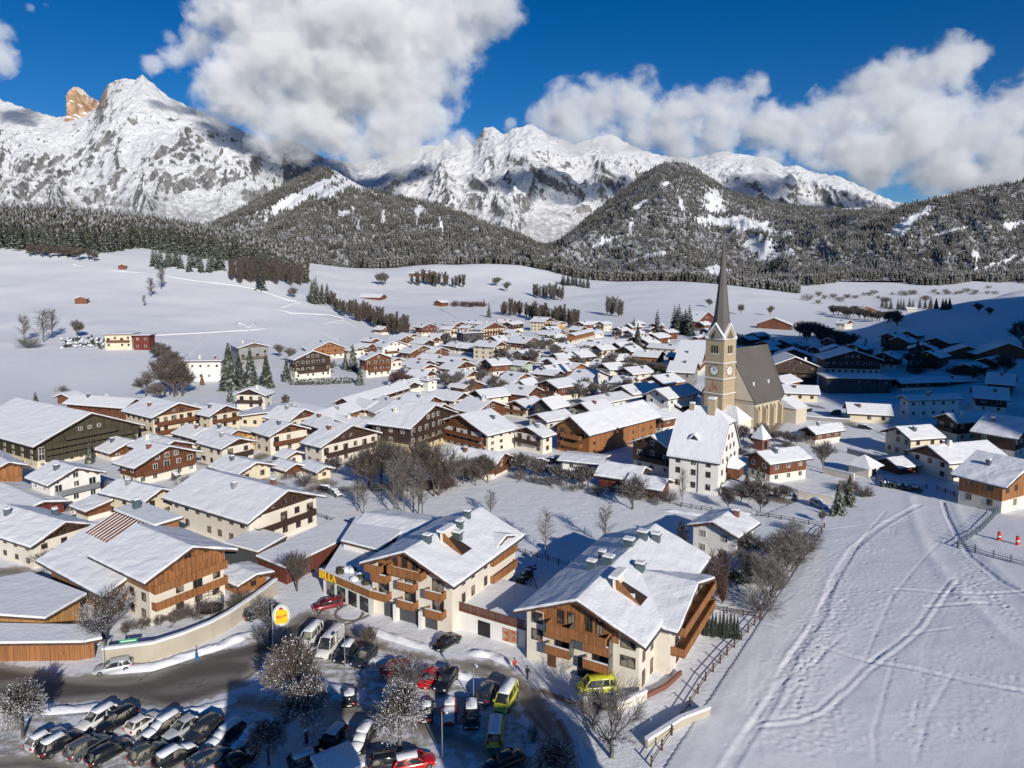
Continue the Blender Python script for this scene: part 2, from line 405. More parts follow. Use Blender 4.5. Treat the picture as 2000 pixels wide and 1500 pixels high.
for v in bm.verts:
    q = v.co; v.co = q + Vector((mnoise.fractal(q * .02, 1, 2, 4) * 9, mnoise.fractal(q * .016 + Vector((9, 2, 4)), 1, 2, 5) * 34, mnoise.fractal(q * .03 + Vector((3, 7, 1)), 1, 2, 3) * 5))
me_ = bpy.data.meshes.new('rock_tower'); bm.to_mesh(me_); bm.free(); me_.materials.append(MATS['warm_rock']); o = bpy.data.objects.new('rock_tower', me_); link(o); tag(o, kind='structure')

L4 = [(300,470),(380,455),(440,430),(480,408),(520,385),(560,362),(600,345),(632,326),(655,330),(690,352),(720,368),(760,378),(800,388),(850,398),(900,415),(960,440),(1020,462),(1080,490),(1140,520),(1200,540)]
A4 = layer('hill4', L4, [(300,500),(560,505),(700,540),(1200,560)], 300, 1200, 420, 110, [(300,1500),(1200,1500)], [(300,2700),(700,3000),(1200,2300)], 52, 'm', 23, 1.0, 9.0, .25, 2.5)
L3 = [(1000,520),(1060,495),(1100,466),(1140,430),(1180,398),(1215,370),(1250,342),(1275,324),(1300,317),(1335,320),(1365,338),(1385,352),(1410,372),(1440,380),(1480,392),(1540,400),(1600,408),(1660,406),(1700,404),(1740,412),(1790,440),(1850,470),(1950,500)]
A3 = layer('hill3', L3, [(1000,540),(1200,545),(1450,552),(1950,545)], 1000, 1950, 420, 120, [(1000,1500),(1950,1900)], [(1000,2900),(1300,3500),(1600,3900),(1950,3500)], 85, 'm', 31, 1.05, 8.0, .2, 3)
L5 = [(1480,548),(1540,520),(1600,492),(1660,455),(1710,425),(1750,402),(1790,393),(1840,384),(1900,366),(1950,360),(2000,348),(2100,338),(2300,320),(2600,310)]
A5 = layer('hill5', L5, [(1480,560),(1700,550),(2000,565),(2600,560)], 1480, 2600, 460, 100, [(1480,1700),(2000,2100),(2600,2000)], [(1480,2100),(1750,3000),(2600,3300)], 80, 'm', 47, .95, 8.0, .3, 3)
def clear_mask(A, boxes):
    """open snow clearings given as (x, y, half width, half height, tilt) in the hillside's own columns and rows"""
    X, Y, Z, t, px = A; PX, PY = proj(X, Y, Z); m = np.zeros_like(X)
    n = fbm(X / 70, Y / 70, 4, 3, .65)
    for (cx, cy, a, b, tl) in boxes:
        c, s_ = math.cos(R(tl)), math.sin(R(tl)); dx = PX - cx; dy = PY - cy
        m = np.maximum(m, 1.15 - np.sqrt(((dx * c + dy * s_) / a) ** 2 + ((-dx * s_ + dy * c) / b) ** 2) + n * 1.5)
    return m
C4 = clear_mask(A4, [(600,380,95,11,-27),(690,352,45,13,30),(655,372,45,8,-25),(680,415,18,6,-20),(820,410,10,8,0),(748,425,3,14,10),(815,432,2,16,8),(700,440,3,12,10),(930,448,6,5,0),(860,438,3,14,-8)])
C3 = clear_mask(A3, [(1393,392,22,24,15),(1440,438,75,12,8),(1500,450,30,8,20),(1488,490,26,20,45),(1545,500,10,8,40),(1405,530,22,12,20),(1250,400,12,5,-35),(1300,360,8,3,-30),(1190,470,30,3,-25),(1260,505,40,3,-15),(1665,405,22,6,0),(1230,450,4,16,15),(1330,400,4,18,-15)])
C5 = clear_mask(A5, [(1790,424,34,9,-30),(1760,445,40,10,-25),(1700,478,14,4,-20),(1980,440,30,6,-15),(1905,500,6,10,-40),(1940,520,50,3,-20),(1850,455,40,3,-15)])
hill_objs = []
for nm, A, C in (('forested_hill', A4, C4), ('forested_hill', A3, C3), ('forested_hill', A5, C5)):
    Xh, Yh, Zh = A[0], A[1], A[2]
    o = grid_mesh(nm, Xh, Yh, Zh, ['forest_floor', 'clear_snow']); tag(o, kind='structure'); hill_objs.append(o)
    nr, nc = Xh.shape; c = (C[:-1, :-1] > .1).ravel(); o.data.polygons.foreach_set('material_index', c.astype(np.int32)); o.data.update()

# ------------------------------------------------------------------ conifer forests (far woods as one mass)
def m_needles():
    t = NT('needles_snowy'); g = t.geo(); n = t.noise(g, .35, 3, .6); n2 = t.noise(g, .012, 3, .5)
    f = t.ramp(t.math('ADD', t.math('MULTIPLY', t.nz(), .55), t.math('ADD', t.math('MULTIPLY', n, .9), t.math('MULTIPLY', n2, .35))), .92, 1.50)
    t.color(t.mix(f, t.mix(n2, (.022, .026, .018), (.07, .055, .035)), (.74, .76, .80))); t.set(Roughness=.9); return t.m
MATS['needles_far'] = m_needles()
rng = np.random.default_rng(4)
def forest(name, XYZ, h, label, tiers=3, ns=5, slim=.17):
    """many conifers in one mesh"""
    n = len(XYZ); T_ = []; Fs = []
    base = 0; V = []; faces = []
    for k in range(tiers):
        z0 = .08 + .80 * k / tiers; z1 = min(1.0, z0 + .52 - .08 * k) if k < tiers - 1 else 1.0
        rr = slim * (1 - .72 * k / tiers)
        for i in range(ns):
            a = 2 * math.pi * (i + .5 * k) / ns
            V.append((rr * math.cos(a), rr * math.sin(a), z0))
        V.append((0, 0, z1))
        for i in range(ns): faces.append((base + i, base + (i + 1) % ns, base + ns))
        base += ns + 1
    V = np.array(V); faces = np.array(faces); m = len(V)
    ang = rng.uniform(0, 6.28, n); c, s_ = np.cos(ang), np.sin(ang); wd = rng.uniform(.75, 1.3, n) * h
    jit = rng.normal(0, .16, (n, m)) + 1
    VX = (V[None, :, 0] * c[:, None] - V[None, :, 1] * s_[:, None]) * wd[:, None] * jit + XYZ[:, 0:1]
    VY = (V[None, :, 0] * s_[:, None] + V[None, :, 1] * c[:, None]) * wd[:, None] * jit + XYZ[:, 1:2]
    VZ = V[None, :, 2] * h[:, None] * (1 + (jit - 1) * .25) + XYZ[:, 2:3]
    VV = np.stack([VX, VY, VZ], 2).reshape(-1, 3)
    FF = (faces[None] + (np.arange(n) * m)[:, None, None]).reshape(-1, 3)
    o = bpy.data.objects.new(name, mesh_np(name, VV, FF, ['needles_far'])); link(o); tag(o, label, 'forest', kind='stuff'); return o
def scatter_layer(A, C, n, hm, x0=-1e9, x1=1e9):
    X, Y, Z, t, px = A; nr, nc = X.shape; nt0 = nr - 13
    # sample uniformly over the hillside by area
    out = []
    a = np.linalg.norm(np.stack([np.diff(X, axis=1)[:nt0-1], np.diff(Z, axis=1)[:nt0-1]], 0), axis=0) * np.abs(np.diff(Y, axis=0)[:nt0-1, :-1])
    p = a.ravel() / a.sum(); idx = rng.choice(len(p), n, p=p); i, j = np.unravel_index(idx, a.shape)
    u, v = rng.uniform(0, 1, n), rng.uniform(0, 1, n)
    b = lambda G: (G[i, j] * (1 - u) + G[i, j + 1] * u) * (1 - v) + (G[i + 1, j] * (1 - u) + G[i + 1, j + 1] * u) * v
    x, y, z, c = b(X), b(Y), b(Z), b(C)
    thin = fbm(x / 180, y / 180, 3, 77)
    k = (c + rng.normal(0, .12, n) < .12) & (thin > -.5)
    h = hm * rng.uniform(.55, 1.25, n)
    return np.stack([x, y, z - 1], 1)[k], h[k]
for A, C, n, hm, lab in ((A4, C4, 21000, 17, 'dark conifer forest covering the low wooded hill behind the left meadow'),
                         (A3, C3, 24000, 17, 'snow-dusted forest covering the rounded hill behind the church spire'),
                         (A5, C5, 24000, 17, 'conifer forest on the long hillside at the right edge')):
    q, h = scatter_layer(A, C, n, hm); forest('forest', q, h, lab)
# ------------------------------------------------------------------ clouds: lit volumes hung in front of the peaks
def m_cloud(name, dens, thr, seedv):
    m = bpy.data.materials.new(name); m.use_nodes = True; t = m.node_tree; t.nodes.clear()
    out = t.nodes.new('ShaderNodeOutputMaterial'); pv = t.nodes.new('ShaderNodeVolumePrincipled')
    geo = t.nodes.new('ShaderNodeTexCoord'); mp = t.nodes.new('ShaderNodeMapping'); mp.inputs['Location'].default_value = (seedv, seedv * .7, 0)
    mp.inputs['Scale'].default_value = (1, 1, 1.15)
    n = t.nodes.new('ShaderNodeTexNoise'); n.inputs['Scale'].default_value = .0042; n.inputs['Detail'].default_value = 9; n.inputs['Roughness'].default_value = .70; n.inputs['Distortion'].default_value = .15
    at = t.nodes.new('ShaderNodeAttribute'); at.attribute_name = 'density'
    t.links.new(geo.outputs['Object'], mp.inputs[0]); t.links.new(mp.outputs[0], n.inputs['Vector'])
    # density = clamp((grid + (noise-.5)*k - thr)) * dens
    a = t.nodes.new('ShaderNodeMath'); a.operation = 'MULTIPLY_ADD'; a.inputs[1].default_value = 6.4; a.inputs[2].default_value = -3.2 - thr
    t.links.new(n.outputs['Fac'], a.inputs[0])
    b = t.nodes.new('ShaderNodeMath'); b.operation = 'MULTIPLY_ADD'; t.links.new(a.outputs[0], b.inputs[2]); t.links.new(at.outputs['Fac'], b.inputs[0]); b.inputs[1].default_value = 2.2
    c = t.nodes.new('ShaderNodeMapRange'); c.interpolation_type = 'SMOOTHSTEP'; c.inputs['From Min'].default_value = 0; c.inputs['From Max'].default_value = 1.0; c.inputs['To Max'].default_value = dens
    t.links.new(b.outputs[0], c.inputs['Value'])
    d = t.nodes.new('ShaderNodeMath'); d.operation = 'GREATER_THAN'; d.inputs[1].default_value = .02; t.links.new(at.outputs['Fac'], d.inputs[0])
    e = t.nodes.new('ShaderNodeMath'); e.operation = 'MULTIPLY'; t.links.new(c.outputs[0], e.inputs[0]); t.links.new(d.outputs[0], e.inputs[1])
    pv.inputs['Color'].default_value = (.955, .965, .98, 1); pv.inputs['Anisotropy'].default_value = -0.25; pv.inputs['Density Attribute'].default_value = ''
    t.links.new(e.outputs[0], pv.inputs['Density']); t.links.new(pv.outputs[0], out.inputs['Volume'])
    return m
def cloud(name, blobs, depth, mat, label, voxel=22.0, squash=.8):
    """blobs: (x, y, radius) measured at the given depth; a soft density field round them fills a volume"""
    ng = bpy.data.node_groups.new(name, 'GeometryNodeTree'); ng.interface.new_socket('Geometry', in_out='INPUT', socket_type='NodeSocketGeometry'); ng.interface.new_socket('Geometry', in_out='OUTPUT', socket_type='NodeSocketGeometry')
    go = ng.nodes.new('NodeGroupOutput'); ng.nodes.new('NodeGroupInput')
    pos = ng.nodes.new('GeometryNodeInputPosition').outputs[0]; cur = None; lo = Vector((1e9,) * 3); hi = -lo
    for b in blobs:
        D = b[3] if len(b) > 3 else depth
        u, dy, dz = ray(b[0], b[1]); c = Vector((D * u / dy, D, HC + D * dz / dy)); r_ = b[2] * D / F * 1.25
        lo = Vector(map(min, lo, c - Vector((r_,) * 3))); hi = Vector(map(max, hi, c + Vector((r_,) * 3)))
        d = ng.nodes.new('ShaderNodeVectorMath'); d.operation = 'DISTANCE'; ng.links.new(pos, d.inputs[0]); d.inputs[1].default_value = c
        q = ng.nodes.new('ShaderNodeMath'); q.operation = 'MULTIPLY_ADD'; q.inputs[1].default_value = -1.0 / r_; q.inputs[2].default_value = 1.0; ng.links.new(d.outputs['Value'], q.inputs[0])
        if cur is None: cur = q.outputs[0]
        else:
            m = ng.nodes.new('ShaderNodeMath'); m.operation = 'SMOOTH_MAX'; m.inputs[2].default_value = .12; ng.links.new(cur, m.inputs[0]); ng.links.new(q.outputs[0], m.inputs[1]); cur = m.outputs[0]
    mx = ng.nodes.new('ShaderNodeMath'); mx.operation = 'MAXIMUM'; mx.inputs[1].default_value = 0; ng.links.new(cur, mx.inputs[0])
    vc = ng.nodes.new('GeometryNodeVolumeCube'); ng.links.new(mx.outputs[0], vc.inputs['Density'])
    vc.inputs['Min'].default_value = lo; vc.inputs['Max'].default_value = hi
    for k, ax in enumerate('XYZ'): vc.inputs['Resolution ' + ax].default_value = max(8, int((hi[k] - lo[k]) / voxel))
    sm = ng.nodes.new('GeometryNodeSetMaterial'); sm.inputs['Material'].default_value = mat
    ng.links.new(vc.outputs[0], sm.inputs['Geometry']); ng.links.new(sm.outputs[0], go.inputs[0])
    me = bpy.data.meshes.new(name); me.from_pydata([tuple(lo), tuple(hi)], [(0, 1)], []); o = bpy.data.objects.new(name, me); link(o)
    md = o.modifiers.new('cloud', 'NODES'); md.node_group = ng; me.materials.append(mat)
    tag(o, label, 'cloud', kind='stuff'); return o
mc = m_cloud('cloud_vapour', .010, .42, 0.0)
cloud('cloud', [(470,150,90),(560,90,130),(640,170,130),(700,40,150),(760,150,120),(560,220,80),(660,260,70),(760,250,80),(850,60,100),(850,150,70),(840,230,55),(900,40,80),(960,20,60),(520,-20,130),(900,270,25),(345,105,34),(390,95,40),(330,75,22),(430,110,40),(300,125,20),(520,250,45),(600,285,45),(700,290,45),(790,290,45),(860,285,35),(400,160,22)], 3900, mc,
      'huge white and grey cloud hiding the middle peaks')
cloud('cloud', [(1060,225,35),(1110,220,55),(1170,215,60),(1240,190,55),(1240,260,50),(1320,240,65),(1420,210,55),(1480,170,30),(1400,270,60),(1500,260,60),(1580,270,60),(1650,230,70),(1720,200,75),(1780,160,65),(1840,130,55),(1900,110,38),(1780,250,90),(1880,260,70),(1960,230,50),(2010,200,60),(1700,300,60),(1600,320,35),(1850,320,60),(1950,310,60),(2060,280,90),(1760,350,30),(1330,290,40),(1000,240,15),(1420,290,40),(1500,310,45),(1640,300,60),(1720,330,50),(1800,345,50),(1900,345,50),(1990,350,45),(1120,250,40),(1200,265,40),(1060,240,25)], 4100, mc,
      'long white cloud bank drifting over the right-hand peaks')
cloud('cloud', [(0,60,28),(-20,100,45),(5,125,22),(60,15,8),(90,10,6)], 3900, mc, 'small torn cloud at the upper left corner', 14)
# ------------------------------------------------------------------ houses
WCACHE = {}
def win_mesh(w_, h_, frame, kind, far):
    """window in its own plane: x along the wall, y outward is negative, z up, origin at the centre"""
    key = (round(w_, 1), round(h_, 1), frame, kind, far)
    if key in WCACHE: return WCACHE[key]
    f = MB(); g = MB(); a = w_ / 2; b = h_ / 2; t = .09
    g.box(-a + t, -.045, -b + t, a - t, .02, b - t)
    f.box(-a, -.07, -b, a, .03, -b + t); f.box(-a, -.07, b - t, a, .03, b); f.box(-a, -.07, -b + t, -a + t, .03, b - t); f.box(a - t, -.07, -b + t, a, .03, b - t)
    if not far and w_ > .9: f.box(-.035, -.065, -b + t, .035, .03, b - t)
    if kind == 'shut':
        for s_ in (-1, 1): f.box(s_ * (a + .02), -.06, -b, s_ * (a + .42), .0, b)
    if far:
        f.v0 = None; B = len(f.v); f.v += g.v; f.f += [tuple(B + i for i in q) for q in g.f]; f.m += [1] * len(g.f)
        r_ = (f.mesh('window', [frame, 'glass']), None)
    else: r_ = (f.mesh('window', [frame]), g.mesh('pane', ['glass']))
    WCACHE[key] = r_; return r_
STY = {  # lower wall, upper wall, lower storeys (fraction of eave height), balcony, window frame
 'W': ('white', 'wood_brown', .99, 'wood_brown', 'frame_brown'), 'WD': ('white', 'wood_dark', .99, 'wood_dark', 'frame_brown'),
 'WO': ('white', 'wood_orange', .99, 'wood_orange', 'frame_brown'), 'P': ('pure', 'pure', .99, 'wood_brown', 'frame_white'),
 'Y': ('yellow', 'wood_light', .99, 'wood_light', 'frame_brown'), 'C': ('cream', 'wood_brown', .99, 'wood_brown', 'frame_brown'),
 'CC': ('cream', 'cream', .99, 'wood_brown', 'frame_brown'), 'B': ('white', 'wood_brown', .42, 'wood_brown', 'frame_white'),
 'BO': ('white', 'wood_orange', .42, 'wood_orange', 'frame_brown'), 'D': ('white', 'wood_dark', .42, 'wood_dark', 'frame_white'),
 'DD': ('dkgrey', 'wood_dark', .3, 'wood_dark', 'frame_brown'), 'O': ('wood_orange', 'wood_orange', .99, 'wood_orange', 'frame_brown'),
 'BB': ('wood_brown', 'wood_brown', .99, 'wood_brown', 'frame_brown'), 'G': ('grey', 'wood_grey', .99, 'wood_grey', 'frame_brown'),
 'GG': ('grey', 'grey', .99, 'wood_grey', 'frame_brown'), 'R': ('white', 'wood_red', .42, 'wood_red', 'frame_white'), 'RR': ('redwall', 'wood_red', .99, 'wood_red', 'frame_white'),
 'L': ('wood_light', 'wood_light', .99, 'wood_light', 'frame_brown'), 'MM': ('mint', 'wood_grey', .99, 'wood_grey', 'frame_white'), 'K': ('dkgrey', 'dkgrey', .99, 'dkgrey', 'frame_brown'),
 'GR': ('cream', 'wood_green', .30, 'wood_green', 'frame_white'),
}
HR = random.Random(7)
def snow_mb(pr, y0, y1):
    b = MB(); n = len(pr); b.v = [(x, y0, z) for x, z in pr] + [(x, y1, z) for x, z in pr]; seg = 4
    for i in range(n): j = (i + 1) % n; b.f.append((i, n + i, n + j, j))
    # each half of the chevron end is closed with its own quads
    for q in ((1, 2, 3, 4), (1, 4, 5), (1, 5, 6, 7), (1, 7, 8, 9), (1, 9, 10), (1, 10, 11, 0)):
        b.f.append(q); b.f.append(tuple(n + i for i in reversed(q)))
    b.m = [0] * len(b.f); return b
class House: pass
DTX = bpy.data.textures.new('snow_lumps', 'CLOUDS'); DTX.noise_scale = 2.2; DTX.noise_depth = 2
def soft_snow(o):
    bevel(o, .1, 2); m = o.modifiers.new('split', 'SUBSURF'); m.subdivision_type = 'SIMPLE'; m.levels = m.render_levels = 4
    d = o.modifiers.new('lumps', 'DISPLACE'); d.texture = DTX; d.texture_coords = 'LOCAL'; d.strength = .26; d.mid_level = .5
def put(mb, name, mats, H, parent=None, smooth_=False):
    """link a part of a house: the part's own frame is the frame of its wing"""
    o = mb.build(name, mats, parent or H.root, smooth_=smooth_)
    if parent is None: o.location = H.rel; o.rotation_euler = (0, 0, H.rrot)
    return o
def chev(hw, z, a, ov, th, rise_off=0.0):
    t = math.tan(a); zt = z + hw * t
    ze = z - ov * t
    return [(-hw - ov, ze), (0, zt), (hw + ov, ze), (hw + ov, ze + th), (0, zt + th), (-hw - ov, ze + th)]
def snowprof(hw, z, a, ov, th, edge=.12):
    t = math.tan(a); X = hw + ov - .06; ze = z - ov * t; zt = z + hw * t; g = .18
    return [(-X, ze + .01 + g * 0), (0, zt + .01), (X, ze + .01), (X + .02, ze + th * .55), (X - edge, ze + th + edge * t), (X - .5, ze + th * 1.05 + .5 * t), (.5, zt + th * 1.02 - .5 * t), (0, zt + th * .93),
            (-.5, zt + th * 1.02 - .5 * t), (-X + .5, ze + th * 1.05 + .5 * t), (-X + edge, ze + th + edge * t), (-X - .02, ze + th * .55)]
def house(cx, cy, xg, xr, ye, phi, sty, label, cat='house', pitch=21, ov=1.0, fl=None, balc=None, chim=1, root=None, name='alpine_house', P0=None, w=None, l=None, he=None, win=True, roofm='roof_edge', flat=False, snow=.34, bw=None, side_b=False, gwin=True, shed=0, group='houses of the snowy village', frame=None, lower=None):
    H = House(); sg = 1 if xg > cx else -1; ph = R(phi)
    C0 = P0 if P0 is not None else P(cx, cy)
    g = Vector((sg * math.cos(ph), math.sin(ph), 0)); r_ = Vector((-sg * math.sin(ph), math.cos(ph), 0))
    def solve(d, px):
        u = (px - 1000) / F; k = -(C0.z - HC) * sp
        return (u * (C0.y * cp + k) - C0.x) / (d.x - u * d.y * cp)
    if w is None: w = solve(g, xg)
    if l is None: l = solve(r_, xr)
    if not (3 < w < 75): print('WARN w', label, round(w, 1)); w = 10
    if not (3 < l < 75): print('WARN l', label, round(l, 1)); l = 12
    if he is None: he = z_at(C0.y, ye) - C0.z
    if not (1.8 < he < 20): print('WARN he', label, round(he, 1)); he = max(2.2, min(he, 12))
    M = C0 + g * w / 2 + r_ * l / 2; rz = ph if sg > 0 else -ph
    H.w, H.l, H.he, H.vis, H.sg = w, l, he, -sg, sg
    lo, up, frac, bc, fr = STY[sty]
    if frame: fr = frame
    if lower: lo = lower
    if root is None:
        H.root = empty(name, M, rz); tag(H.root, label, cat, group)
        H.rel = (0, 0, 0); H.rrot = 0
    else:
        H.root = root; mi = Matrix.Rotation(-root.rotation_euler.z, 3, 'Z')
        H.rel = mi @ (M - root.location); H.rrot = rz - root.rotation_euler.z
    H.M = Matrix.Translation(M) @ Matrix.Rotation(rz, 4, 'Z')
    near = mpp(C0) < .16; H.near = near
    a = R(pitch); hw, hl = w / 2, l / 2; rise = hw * math.tan(a); H.rise = rise
    z1 = he * frac if frac < .9 else he
    b = MB(); b.box(-hw, -hl, -3, hw, hl, z1)
    put(b, 'wall', [lo], H)
    if flat:
        b = MB(); b.box(-hw - ov, -hl - ov, he, hw + ov, hl + ov, he + .3); ro = put(b, 'roof', [roofm], H)
        b = MB(); b.box(-hw - ov + .15, -hl - ov + .15, he + .3, hw + ov - .15, hl + ov - .15, he + .3 + snow); bevel(put(b, 'snow_cover', ['snow'], H, ro), .1)
    else:
        b = MB(); e = .004
        if z1 < he: b.box(-hw - .04, -hl - .04, z1, hw + .04, hl + .04, he)
        b.extr([(-hw, he), (hw, he), (0, he + rise)], -hl - (.04 if z1 < he or up != lo else 0), hl + .04) if not shed else None
        if not shed: put(b, 'gable', [up], H)
        ovg = ov * 1.15
        b = MB().extr(chev(hw, he, a, ov, .24), -hl - ovg, hl + ovg); ro = put(b, 'roof', [roofm], H)
        sb = snow_mb([(x, z + .24) for x, z in snowprof(hw, he, a, ov, snow)], -hl - ovg + .08, hl + ovg - .08); sc = put(sb, 'snow_cover', ['snow'], H, ro)
        if near: soft_snow(sc)
        if near:      # purlin ends and rafters under the gable
            for k in (-.8, -.4, 0, .4, .8):
                b = MB(); zc = he + rise * (1 - abs(k)) - .16; b.box(k * hw - .12, -hl - ovg + .1, zc - .14, k * hw + .12, -hl + .02, zc + .1)
                o_ = put(b, 'purlin', ['roof_edge'], H, ro)
            # gutter along the visible eave
            zx = H.vis * (hw + ov + .05); b = MB().tube((zx, -hl - ovg, he - ov * math.tan(a) + .12), (zx, hl + ovg, he - ov * math.tan(a) + .12), .07, n=5); put(b, 'gutter', ['metal'], H, ro)
    H.roof = ro
    n = fl or max(1, round(he / 2.75)); fh = he / n; H.fh = fh; H.n = n
    # windows
    H.wins = []
    if win:
        ww, wh = (1.15, 1.25) if fh > 2.3 else (1.0, .9)
        far = not near
        sp_ = (2.9 if near else 3.3) if cat != 'hotel' else 2.4
        kind = 'plain'
        me, pm = win_mesh(ww, wh, fr, kind, far)
        med, pmd = win_mesh(1.5, 1.95, fr, kind, far)
        def addw(mm, loc, rot):
            o = bpy.data.objects.new('window', mm[0]); link(o, H.root)
            m = Matrix.Translation(H.rel) @ Matrix.Rotation(H.rrot, 4, 'Z') @ Matrix.Translation(loc); o.location = m.translation; o.rotation_euler = (0, 0, H.rrot + rot)
            if mm[1]: p = bpy.data.objects.new('pane', mm[1]); link(p, o)
            H.wins.append(o)
        cnt = 0
        bset = balc if balc is not None else ([k for k in range(1, n)] if n > 1 else [])
        offp = .045 if z1 < he else .005
        for k in range(n):
            zc = fh * k + fh * .56
            off = (offp if fh * k + fh * .5 > z1 else 0) + .01
            nw = max(1, int(w / sp_)); 
            for i in range(nw):
                if cnt > 40 or not gwin: break
                x = -hw + w * (i + .5) / nw + HR.uniform(-.15, .15)
                if HR.random() < .12: continue
                if k in bset and i % 2 == 0: addw((med, pmd), (x, -hl - off, fh * k + 1.2), 0)
                else: addw((me, pm), (x, -hl - off, zc), 0)
                cnt += 1
            nl = max(1, int(l / (sp_ * 1.15)))
            if l > 30: nl = int(l / 4.5)
            for i in range(nl):
                if cnt > 80: break
                y = -hl + l * (i + .5) / nl + HR.uniform(-.15, .15)
                if HR.random() < .10: continue
                addw((me, pm), (H.vis * (hw + off), y, zc), math.pi / 2 * H.vis); cnt += 1
        if rise > 1.9 and not flat and gwin:
            nt3 = 1 if rise < 2.6 else 2 if w < 15 else 3
            for i in range(nt3): addw((me, pm), ((i - (nt3 - 1) / 2) * 2.4, -hl - .06, he + rise * .36), 0)
    # balconies on the gable front
    H.balc = []
    if balc is None: balc = [k for k in range(1, n)] if (n > 1 and not flat) else []
    for k in balc:
        bwid = (bw if bw else .86) * w if k < n else .5 * w
        bb = balcony_mb(bwid, 1.2 if near else 1.3, 1.0, near)
        o = put(bb, 'balcony', [bc], H); m = Matrix.Translation(H.rel) @ Matrix.Rotation(H.rrot, 4, 'Z') @ Matrix.Translation((0, -hl, fh * k + .02)); o.location = m.translation; H.balc.append(o)
    if side_b:
        for k in range(1, n):
            bb = balcony_mb(l * .8, 1.1, 1.0, near); o = put(bb, 'balcony', [bc], H)
            m = Matrix.Translation(H.rel) @ Matrix.Rotation(H.rrot, 4, 'Z') @ Matrix.Translation((H.vis * hw, 0, fh * k + .02)); o.location = m.translation; o.rotation_euler = (0, 0, H.rrot + math.pi / 2 * H.vis)
    for i in range(chim):
        t = HR.uniform(.15, .6) * hw * (-1 if i % 2 else 1) * H.vis; y = HR.uniform(-.55, .6) * hl
        zr = (he + (hw - abs(t)) * math.tan(a)) if not flat else he + .3
        chimney(H, t, y, zr, HR.choice(['metal', 'brick', 'metal', 'grey', 'white']))
    return H
def balcony_mb(wd, dp, ht, near=True):
    b = MB(); h = wd / 2; b.box(-h, -dp, -.12, h, -.06, .0)
    if near:
        n = max(2, int(wd / 1.0)); 
        for i in range(n): x0 = -h + wd * i / n; b.box(x0 + .012, -dp - .05, -.2, x0 + wd / n - .012, -dp, ht - .06)
        b.box(-h - .05, -dp - .09, ht - .055, h + .05, -dp + .05, ht + .02)
    else: b.box(-h, -dp - .05, -.2, h, -dp, ht)
    for s_ in (-1, 1): b.box(s_ * h, -dp + .002, -.18, s_ * (h - .05), -.06, ht - .03)
    return b
def chimney(H, x, y, z, mat='brick', w_=.8, h_=1.5, name='chimney'):
    b = MB(); b.box(x - w_ / 2, y - w_ / 2, z - .3, x + w_ / 2, y + w_ / 2, z + h_); b.box(x - w_ / 2 - .08, y - w_ / 2 - .08, z + h_, x + w_ / 2 + .08, y + w_ / 2 + .08, z + h_ + .12)
    c = put(b, name, [mat], H, H.roof)
    b = MB(); b.box(x - w_ / 2 - .02, y - w_ / 2 - .02, z + h_ + .12, x + w_ / 2 + .02, y + w_ / 2 + .02, z + h_ + .42); s_ = put(b, 'snow_cap', ['snow'], H, None); s_.parent = H.roof; s_.location = (0, 0, 0); s_.rotation_euler = (0, 0, 0); bevel(s_, .1)
    return c
